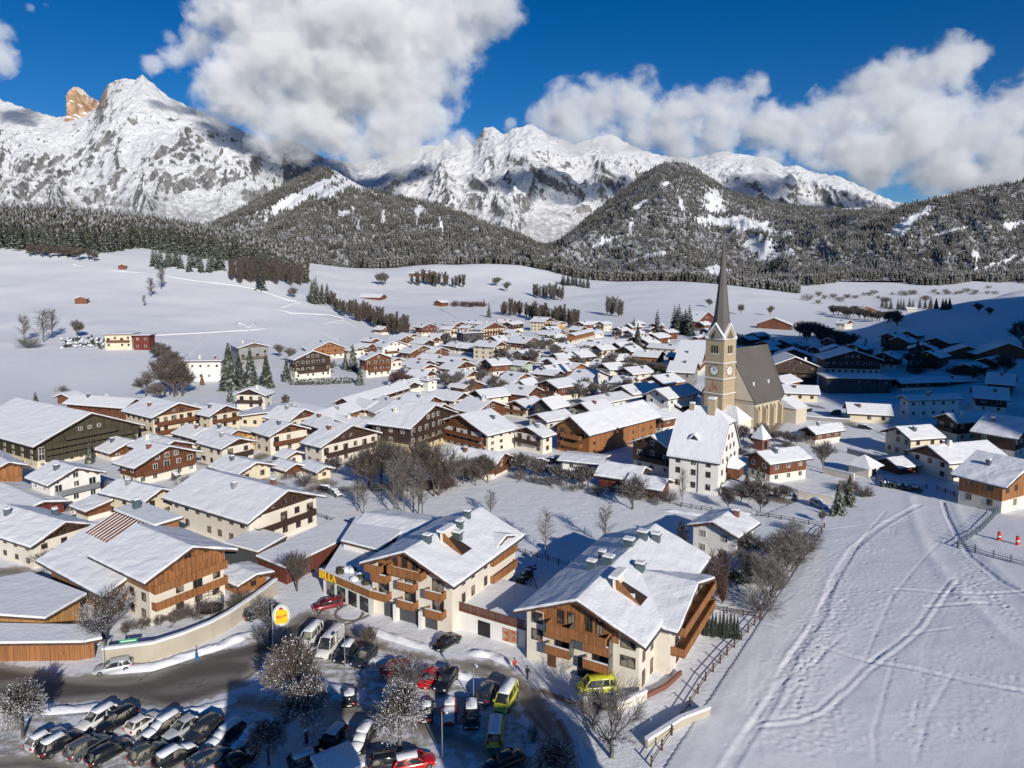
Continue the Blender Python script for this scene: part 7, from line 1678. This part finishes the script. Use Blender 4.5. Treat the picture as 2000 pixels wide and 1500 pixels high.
# pollards and trees of the car park
for px, py, yt, mt, w_, lab in ((45,1440,1325,'twig_snowy',1.0,'snow-flecked round pollard tree at the left edge'), (572,1400,1238,'twig_brown',.95,'brown round pollard tree left of the white camper van'), (598,1452,1315,'twig_snowy',1.0,'shadowed round pollard tree in the middle of the car park'),
        (524,1495,1400,'twig_snowy',1.05,'small dark pollard ball in shadow at the bottom edge'), (781,1468,1325,'twig_snowy',.95,'sunlit pollard tree with bright snowy twigs on the right of the car park'), (1082,1560,1440,'twig_snowy',1.0,'pollard crown with fluffy snow lumps cut by the bottom edge')):
    tree('pollard', px, py, yt, lab, mt, 'pollard trees of the car park', wide=w_ * .86)
for k, px, py, yt, mt, w_, lab in (
 ('broad',205,1262,1150,'twig_snowy',1.15,'snow-laden bare tree in front of the timber hotel'), ('broad',580,1155,1072,'twig_brown',.9,'brown bare tree in front of the garage row'), ('broad',528,1250,1165,'twig_snowy',1.2,'snowy bare tree beside the yellow oval sign'),
 ('bush',505,1250,1222,'twig_snowy',1.2,'low snowy bush left of the oval sign tree'), ('bush',800,1330,1285,'twig_snowy',1.4,'snowy bush beside the dark red car in the car park centre'), ('broad',720,1270,1220,'twig_brown',1.1,'thin leafless tree by the street bend above the dark cars'),
 ('broad',1195,1480,1330,'twig_grey',1.2,'large leafless tree right of the yellow van below the big apartment house'), ('broad',1160,1420,1345,'twig_grey',1.2,'greyish leafless tree in front of the yellow van'), ('bush',1040,1450,1420,'twig_dark',1.0,'small dark sapling in the shadow right of the yellow delivery van'),
 ('birch',1065,1083,990,'twig_grey',1.0,'tall slim bare tree on the white meadow, middle one of three'), ('birch',1182,1068,982,'twig_grey',1.1,'drooping birch on the white meadow behind the big apartment house'), ('birch',958,1010,955,'twig_grey',1.1,'drooping birch on the white meadow behind the supermarket house'),
 ('poplar',1332,1080,1018,'twig_dark',1.0,'narrow dark bare tree in the shade left of the white modern house'), ('birch',1395,1180,1085,'twig_brown',1.0,'brown bare birch right behind the big apartment house'), ('broad',1462,1100,1035,'twig_grey',1.0,'thin branching tree right of the white modern house'),
 ('broad',1505,1110,1030,'twig_grey',1.3,'broad bare tree in the garden thicket'), ('broad',1500,1190,1075,'twig_grey',1.1,'big bare tree at the corner of the field fence'), ('broad',1538,1130,1060,'twig_grey',1.2,'bare tree leaning to the ski field in the garden thicket'), ('bush',1560,1085,1045,'twig_brown',1.5,'brown shrub by the field fence above the thicket'), ('bush',1480,1195,1150,'twig_snowy',1.5,'snowy shrub at the fence corner'),
 ('bush',1440,1140,1112,'hedge_green',1.9,'dark green shrub before the white modern house'), ('bush',1585,1055,1035,'twig_brown',1.4,'low shrub at the top of the garden thicket'), ('bush',1552,1038,1015,'twig_snowy',1.2,'small snowy fruit tree in the garden behind the white modern house'),
 ('broad',1235,995,925,'twig_snowy',1.15,'white branched old fruit tree in front of the brown sheds'), ('broad',1422,995,950,'twig_snowy',1.0,'small snowy tree below the parsonage oriel'), ('broad',1485,1000,960,'twig_snowy',1.1,'small snowy tree in front of the firs by the parsonage'), ('birch',1332,990,910,'twig_grey',.7,'thin sapling before the left part of the parsonage front'),
 ('broad',1607,918,855,'twig_grey',1.0,'bare tree beside the timber house with lean-to'), ('broad',1760,880,835,'twig_snowy',1.4,'snowy tree in front of the shaded pale house'), ('broad',1606,1022,995,'twig_grey',.8,'sapling at the top corner of the field fence'),
 ('broad',285,775,722,'twig_grey',1.0,'pale leafless tree above the brown farmhouse'), ('broad',305,785,745,'twig_grey',1.2,'second pale leafless tree above the brown farmhouse'), ('bush',40,812,785,'twig_grey',1.4,'grey shrub left of the lone fir'), ('bush',120,765,752,'twig_grey',1.5,'grey shrub behind the small brown shed'),
 ('poplar',558,805,768,'twig_brown',1.2,'small brown tree on the snow right of the lone white and dark house'), ('birch',48,668,612,'twig_grey',1.1,'leftmost leafless tree on the left slope'), ('birch',85,668,602,'twig_grey',1.2,'taller leafless tree on the left slope'), ('birch',103,660,600,'twig_grey',1.0,'leafless tree right of the taller one on the left slope'), ('broad',152,658,622,'twig_grey',1.1,'vase-shaped leafless tree left of the cream slope house'), ('bush',58,680,655,'twig_grey',1.4,'shrub under the leftmost slope trees'),
 ('birch',295,580,540,'twig_grey',1.1,'bare tree on the left slope below the track, lower one'), ('birch',315,565,522,'twig_grey',1.0,'bare tree on the left slope below the track, upper one'), ('birch',282,598,575,'twig_grey',.8,'thin sapling in the slope gully'), ('broad',572,582,560,'twig_grey',1.3,'small round bare tree by the zigzag track'),
 ('broad',970,560,540,'twig_grey',1.3,'round bare tree on the middle meadow'), ('broad',990,570,548,'twig_grey',1.0,'slim bare tree right of the round one on the middle meadow'), ('broad',1505,617,595,'twig_grey',.9,'lone bare tree on the sunny meadow right of the spire'), ('broad',1447,614,592,'twig_grey',1.0,'round bare tree just right of the spire'), ('broad',1385,600,582,'twig_grey',1.1,'faint bare tree left of the spire'),
 ('broad',1910,612,590,'twig_dark',1.2,'dark bare tree on the shaded right hill crest'), ('broad',1932,618,598,'twig_dark',1.0,'second dark bare tree on the shaded right hill crest'), ('broad',1998,680,620,'twig_dark',1.2,'dark tree cut by the right edge on the shaded hill'), ('broad',1862,740,712,'twig_dark',1.0,'shaded bare tree above the white apartment house, left one'), ('broad',1900,745,710,'twig_dark',1.0,'shaded bare tree above the white apartment house, middle one'), ('broad',1925,745,718,'twig_dark',1.2,'shaded bare tree above the white apartment house, right one'), ('broad',1962,735,690,'twig_dark',1.1,'shaded bare tree near the long low stable'),
 ('bush',98,1110,1070,'twig_snowy',1.3,'snowy round bush beside the white house with black gable boards'), ('bush',5,1175,1140,'twig_snowy',1.4,'snowy bush cut by the left edge'), ('broad',655,925,890,'twig_snowy',1.1,'snow-white small tree beside the glazed garden house'), ('broad',572,925,895,'twig_snowy',1.0,'white rimed fruit tree above the big white chalet roof'), ('bush',598,945,925,'twig_snowy',1.3,'round snowy hedge bush by the lane')):
    if mt == 'hedge_green': tree(k, px, py, yt, lab, 'hedge_green', wide=w_)
    else: tree(k, px, py, yt, lab, mt, wide=w_)
# bare thicket around the meadow and other groups: look-alikes share their words
def cluster(kind, pts, hrange, label, group, mat, wide=1.0):
    for px, py in pts:
        p = P(px, py); tree(kind, px, py, 0, label, mat, group, wide=(.6 + .35 * wide) * TR_.uniform(.85, 1.15), pos=p, h=min(TR_.uniform(*hrange), .014 * p.y + 2 if px > 1600 and py < 660 else 99))
def spread(x0, y0, x1, y1, n, jx=6, jy=4): return [(x0 + (x1 - x0) * (i + .5) / n + TR_.uniform(-jx, jx), y0 + (y1 - y0) * (i + .5) / n + TR_.uniform(-jy, jy)) for i in range(n)]
cluster('broad', spread(705, 948, 860, 960, 13, 8, 14), (8, 13), 'one of the tall brown leafless trees massed left of the snowy meadow', 'thicket left of the meadow', 'twig_brown', 1.1)
cluster('birch', spread(765, 1000, 830, 1005, 6, 6, 10), (10, 14), 'one of the slim pale birches before the brown thicket', 'birches of the thicket', 'twig_grey', .8)
cluster('bush', spread(835, 955, 880, 960, 5, 6, 6), (2.5, 4), 'one of the reddish shrubs at the right foot of the thicket', 'reddish shrubs', 'twig_red', 1.5)
cluster('broad', spread(885, 950, 960, 940, 6, 6, 5), (4, 7), 'one of the bushy bare trees in front of the low brown chalet', 'bushy trees by the chalet', 'twig_brown', 1.3)
cluster('broad', spread(1010, 925, 1160, 955, 12, 6, 6), (3.5, 6.5), 'one of the snowy tangled trees below the orange timber apartments', 'tangled trees under the timber apartments', 'twig_snowy', 1.5)
cluster('bush', spread(1010, 940, 1320, 985, 16, 8, 5), (1.5, 3), 'one of the low snowy hedge bushes along the upper meadow edge', 'meadow edge bushes', 'twig_snowy', 1.6)
cluster('birch', spread(700, 1000, 720, 1008, 2), (6, 8), 'one of the two bushy birches left of the snowy meadow', 'meadow birches', 'twig_grey', 1.4)
cluster('poplar', spread(1380, 1150, 1420, 1180, 4, 5, 5), (5, 8), 'one of the reddish saplings behind the big apartment house', 'garden saplings', 'twig_red', 1.2)
cluster('broad', spread(1470, 1150, 1560, 1100, 8, 12, 14), (4, 7), 'one of the tangled bushes filling the garden thicket', 'garden thicket bushes', 'twig_grey', 1.4)
cluster('broad', spread(1440, 975, 1540, 985, 5, 8, 6), (3, 5), 'one of the small white rimed trees by the garden wall', 'rimed trees by the wall', 'twig_snowy', 1.3)
cluster('broad', spread(1410, 862, 1590, 870, 14, 8, 8), (3, 5.5), 'one of the small bare trees in the churchyard', 'churchyard trees', 'twig_grey', 1.3)
cluster('bush', spread(1430, 885, 1560, 880, 12, 8, 8), (1.2, 2.2), 'one of the snowy shrubs between the churchyard graves', 'churchyard shrubs', 'twig_snowy', 1.5)
cluster('broad', spread(322, 770, 362, 775, 6, 6, 6), (11, 17), 'one of the tall brown bare trees on the hillside bank', 'hillside bank trees', 'twig_brown', .9)
cluster('broad', spread(310, 700, 345, 745, 7, 6, 4), (8, 12), 'one of the bare trees running up beside the red annex', 'trees beside the red annex', 'twig_brown', 1.1)
cluster('broad', spread(535, 700, 660, 735, 8, 12, 8), (5, 9), 'one of the bare trees between the hillside chalets', 'trees between hillside chalets', 'twig_grey', 1.2)
cluster('broad', spread(770, 752, 800, 757, 5, 6, 4), (6, 9), 'one of the reddish bare trees below the hillside chalets', 'reddish trees below the chalets', 'twig_red', 1.3)
cluster('poplar', spread(640, 596, 690, 618, 10, 5, 4), (10, 15), 'one of the brown trees beside the fir group on the spur', 'brown trees on the spur', 'twig_brown', 1.4)
cluster('poplar', spread(690, 618, 800, 665, 24, 5, 5), (12, 18), 'one of the bare poplars lining the gully down the spur', 'poplars of the gully', 'twig_brown', 1.2)
cluster('poplar', spread(445, 548, 600, 555, 26, 4, 7), (17, 26), 'one of the brown leafless trees at the right end of the upper wood', 'leafless trees of the upper wood', 'twig_brown', 1.1)
cluster('broad', spread(50, 500, 195, 510, 10, 4, 2), (10, 14), 'one of the spaced bare trees along the upper forest edge', 'row of bare trees at the forest edge', 'twig_brown', 1.1)
cluster('poplar', spread(980, 612, 1130, 640, 28, 4, 4), (12, 20), 'one of the bare trees behind the top of the village', 'trees behind the upper village', 'twig_brown', 1.3)
cluster('bush', spread(885, 598, 945, 600, 9, 3, 2), (5, 8), 'one of the reddish bushes along the meadow hedge', 'meadow hedge bushes', 'twig_red', 1.7)
cluster('poplar', spread(1042, 580, 1100, 586, 10, 3, 3), (16, 24), 'one of the tall grey trees in the clump on the middle meadow', 'meadow clump trees', 'twig_grey', 1.3)
cluster('poplar', spread(1185, 614, 1215, 618, 5, 3, 2), (16, 22), 'one of the slender trees grouped alone on the sunny meadow', 'slender meadow trees', 'twig_grey', 1.2)
cluster('poplar', spread(805, 556, 910, 560, 16, 4, 3), (14, 24), 'one of the bare trees around the forest edge farm', 'trees around the farm', 'twig_brown', 1.3)
cluster('broad', spread(735, 556, 760, 558, 3, 3, 2), (18, 24), 'one of the bare trees before the long meadow shelf', 'meadow shelf trees', 'twig_grey', .9)
cluster('broad', spread(1215, 725, 1300, 750, 22, 14, 12), (5, 8), 'one of the round brown orchard trees left of the church', 'orchard trees', 'twig_brown', 1.5)
cluster('broad', spread(960, 680, 1250, 720, 44, 20, 26), (5, 9.5), 'one of the small garden trees between the upper village houses', 'village garden trees', 'twig_grey', 1.5)
cluster('broad', spread(830, 660, 1000, 690, 24, 16, 18), (5, 9), 'one of the snowy garden trees at the left of the upper village', 'upper village garden trees', 'twig_snowy', 1.5)
cluster('broad', spread(860, 750, 1300, 790, 32, 14, 16), (4.5, 8), 'one of the garden trees in the village centre', 'village centre trees', 'twig_grey', 1.4)
cluster('broad', spread(1560, 655, 1660, 690, 16, 8, 8), (8, 14), 'one of the dark bare trees below the shaded hill', 'dark trees below the shaded hill', 'twig_dark', 1.3)
cluster('broad', spread(1620, 612, 1760, 634, 26, 5, 4), (9, 15), 'one of the dark trees in the dip before the far meadow', 'trees in the dip', 'twig_dark', 1.5)
cluster('broad', spread(1770, 718, 1830, 722, 6, 6, 6), (4, 7), 'one of the dark bushes among the tall shaded firs', 'bushes by the shaded firs', 'twig_dark', 1.4)
cluster('bush', spread(1575, 590, 1950, 572, 34, 8, 10), (6, 12), 'one of the scattered trees on the far sunny meadow', 'trees on the far meadow', 'twig_grey', 1.4)
cluster('bush', spread(1385, 660, 1500, 672, 12, 5, 6), (5, 9), 'one of the dark garden trees behind the church roof', 'trees behind the church roof', 'twig_dark', 1.4)
cluster('bush', spread(20, 990, 620, 930, 22, 16, 22), (1.5, 3), 'one of the snowy garden bushes between the left-hand houses', 'garden bushes of the left-hand houses', 'twig_snowy', 1.5)
cluster('bush', spread(240, 1235, 500, 1180, 12, 8, 4), (1.2, 2.4), 'one of the low bushes on top of the retaining wall', 'bushes above the retaining wall', 'twig_brown', 1.4)
cluster('bush', spread(1640, 955, 1700, 975, 7, 8, 5), (1.5, 3), 'one of the bushes in the small garden above the ski field', 'bushes above the ski field', 'twig_brown', 1.6)
# conifers
for px, py, yt, mt, lab in ((72,820,765,'needle_light','lone snowy fir above the wide old hotel'), (448,762,668,'needle','tallest dark fir left of the three firs under the grey villa'), (468,757,690,'needle_dark','dark fir close to the tallest one under the grey villa'), (490,752,678,'needle','middle fir of the group under the grey villa'), (521,758,690,'needle','right fir of the group under the grey villa'),
   (450,785,750,'needle_light','small snowy fir under the tallest fir'), (560,745,700,'needle','fir left of the big dark-balconied hotel chalet'), (690,725,672,'needle_light','snowy fir right of the big dark-balconied hotel chalet'), (675,722,688,'needle_light','smaller snowy fir beside the big hotel chalet'), (703,752,712,'needle_light','white rimed fir at the end of the green hedge'),
   (175,905,865,'needle_light','white rimed fir in front of the wide old hotel'), (395,752,728,'needle_gold','golden larch before the long white school-like building'), (1638,1005,938,'needle_light','left fir of the snowy pair at the field corner'), (1658,990,925,'needle_light','right fir of the snowy pair at the field corner'), (1458,970,918,'needle_light','left fir beside the parsonage'), (1480,972,912,'needle_light','right fir beside the parsonage'), (1625,1010,985,'needle_light','little snowy fir at the foot of the pair'),
   (1245,690,632,'needle_dark','tall dark fir left of the sunny meadow'), (1238,650,620,'needle_dark','small dark fir in front of the sunny meadow'), (1283,665,605,'needle_dark','dark fir left of the dense fir cluster'), (1730,705,652,'needle_dark','left of two tall dark firs in the shade'), (1790,728,662,'needle_dark','right of two tall dark firs in the shade'), (1775,725,700,'needle_dark','low dark fir at the foot of the right shaded fir'),
   (510,566,512,'needle_dark','dark fir at the right end of the upper slope wood'), (955,620,590,'needle','little fir on the upper edge of the village'), (912,690,672,'needle','small fir beside the large guesthouse'), (970,640,622,'needle','small fir behind the cream hotel'), (1148,562,535,'needle_dark','dark fir right of the dark meadow copse'), (1690,690,660,'needle_dark','dark fir left of the curved-roof hotel'),(945,598,582,'needle','small fir alone on the middle meadow')):
    tree('conifer', px, py, yt, lab, mt)
def ccl(pts, hr, label, group, mat='needle', wide=1.0):
    for px, py in pts: tree('conifer', px, py, 0, label, mat, group, wide=wide * TR_.uniform(.85, 1.15), pos=P(px, py), h=min(TR_.uniform(*hr), .014 * P(px, py).y + 2 if px > 1600 and py < 660 else 99))
ccl(spread(1312, 650, 1352, 655, 9, 3, 4), (17, 25), 'one of the dark firs in the dense cluster left of the church spire', 'dense fir cluster', 'needle_dark')
ccl(spread(605, 590, 642, 592, 9, 3, 4), (17, 24), 'one of the firs grouped on the spur above the tracks', 'firs on the spur', 'needle')
ccl(spread(292, 520, 440, 530, 15, 4, 5), (15, 26), 'one of the firs standing free in front of the upper wood', 'firs before the upper wood', 'needle')
ccl(spread(1095, 556, 1140, 560, 9, 3, 2), (17, 24), 'one of the dark firs in the copse on the meadow skyline', 'dark meadow copse', 'needle_dark')
ccl(spread(1720, 602, 1860, 606, 16, 4, 3), (16, 26), 'one of the dark firs lining the far meadow at right', 'dark firs of the far meadow', 'needle_dark')
ccl(spread(1372, 1240, 1444, 1246, 10, 1, 1), (3.2, 4.2), 'one of the slim dark cypresses in a row beside the big apartment house', 'row of slim cypresses', 'needle_dark', .55)
# left forest: the largest trees at its front edge one by one, the rest as a mass
def fpts(n, x0, x1, y0, y1, thr):
    out = []
    while len(out) < n:
        Yv = math.sqrt(TR_.uniform(y0 ** 2, y1 ** 2)); s_ = TR_.uniform((x0 - 1000) / F, (x1 - 1000) / F); X_ = s_ * Yv; px = 1000 + s_ * F
        if Yv > thr(px): out.append((X_, Yv))
    return out
edge_ = lambda px: np.interp(px, [-500, 0, 60, 150, 215, 260, 290, 330, 450, 560, 600, 620], [745, 745, 728, 715, 735, 790, 800, 760, 745, 770, 860, 2000])
for i in range(120):
    px = -20 + 600 * (i + TR_.random()) / 120; Yv = float(edge_(px)) + TR_.uniform(0, 22); X_ = (px - 1000) / F * Yv
    tree('conifer', 0, 0, 0, 'one of the snow-dusted conifers along the front edge of the upper left forest', 'needle', 'front edge conifers of the upper left forest', pos=Vector((X_, Yv, Tz(X_, Yv) - .5)), h=TR_.uniform(20, 31))
q = np.array(fpts(7500, -700, 600, 700, 1250, lambda px: float(edge_(px)) + 14)); hh = rng.uniform(17, 31, len(q))
forest('forest', np.stack([q[:, 0], q[:, 1], T(q[:, 0], q[:, 1]) - .5], 1), hh, 'dense snowy conifer forest above the left snow slope', tiers=5, ns=6, slim=.17)
# belt of trees at the foot of the central hills
q = np.array(fpts(3200, 690, 1560, 1230, 1560, lambda px: float(np.interp(px, [600, 700, 830, 900, 1030, 1090, 1150, 1300, 1450, 1560], [1190, 1210, 1270, 1300, 1310, 1280, 1225, 1215, 1215, 1250])))); hh = rng.uniform(12, 24, len(q))
forest('forest', np.stack([q[:, 0], q[:, 1], T(q[:, 0], q[:, 1]) - .5], 1), hh, 'belt of conifers at the far edge of the middle meadows')
q = np.array(fpts(5200, 1480, 2700, 1750, 2450, lambda px: float(np.interp(px, [1480, 1560, 1700, 1800, 1900, 2700], [1500, 1800, 1980, 1900, 1850, 1800])))); hh = rng.uniform(16, 28, len(q))
forest('forest', np.stack([q[:, 0], q[:, 1], T(q[:, 0], q[:, 1]) - .5], 1), hh, 'dark conifer belt above the far sunny meadow at right')
q = []
for i in range(900):
    px = TR_.uniform(1480, 2060); p = P(px, TR_.uniform(546, 552) - max(0, (px - 1900)) * .02 + 6 * math.sin(px / 40)); q.append((p.x, p.y, p.z - 1))
q = np.array(q); forest('forest', q, rng.uniform(14, 30, len(q)), 'uneven row of dark conifers closing the far sunny meadow at right')
# hedges
def hedge(pts, h, th, label, mat='hedge'):
    W = [P(*p) for p in pts]; root = empty('hedge', W[0]); tag(root, label, 'hedge'); tb = TB(); rg = random.Random(3)
    for i in range(len(W) - 1):
        L_ = (W[i + 1] - W[i]).length
        for k in range(int(L_ * 16)):
            c = W[i].lerp(W[i + 1], rg.random()) - W[0]; z = rg.uniform(0, h); tb.blob(np.array([c.x + rg.uniform(-th, th), c.y + rg.uniform(-th, th), c.z + z]), rg.uniform(.25, .5), 0 if z < h * .93 else 1, rg)
    o = bpy.data.objects.new('foliage', tb.mesh('foliage', [mat, 'pure_snow'])); link(o, root)
hedge([(568,752),(620,752),(690,748)], 3.0, 1.2, 'long olive green clipped hedge under the big hotel chalet')
hedge([(1022,706),(1052,704)], 4.5, 2.0, 'green leafy hedge in the middle of the upper village')
hedge([(940,1215),(1010,1150),(1040,1118)], 1.4, .6, 'snow-topped garden hedge in the yard between the two apartment houses', 'hedge_green')
hedge([(645,1108),(668,1098),(690,1090)], 1.2, .7, 'olive shrubs on the supermarket terrace', 'hedge')
hedge([(1325,1112),(1400,1125),(1440,1135)], 1.6, .8, 'dark clipped hedge with snow before the white modern house', 'hedge_green')
hedge([(1720,950),(1800,962)], 1.2, .5, 'low dark hedge at the top of the ski field', 'hedge_green')
# piled boulders left of the cream slope house
tb = TB(); rg_ = random.Random(2); W0 = P(165, 672)
for k in range(150):
    t = rg_.random(); c = P(120 + 110 * t, 680 - 18 * rg_.random()) - W0; tb.blob(np.array([c.x, c.y, c.z + rg_.uniform(0, 1.5)]), rg_.uniform(.7, 1.5), 0 if rg_.random() < .55 else 1, rg_)
o = bpy.data.objects.new('boulder_bank', tb.mesh('boulder_bank', ['asphalt', 'pure_snow'])); link(o); o.location = W0; tag(o, 'bank of snowy boulders left of the cream slope house', 'boulders', kind='stuff')
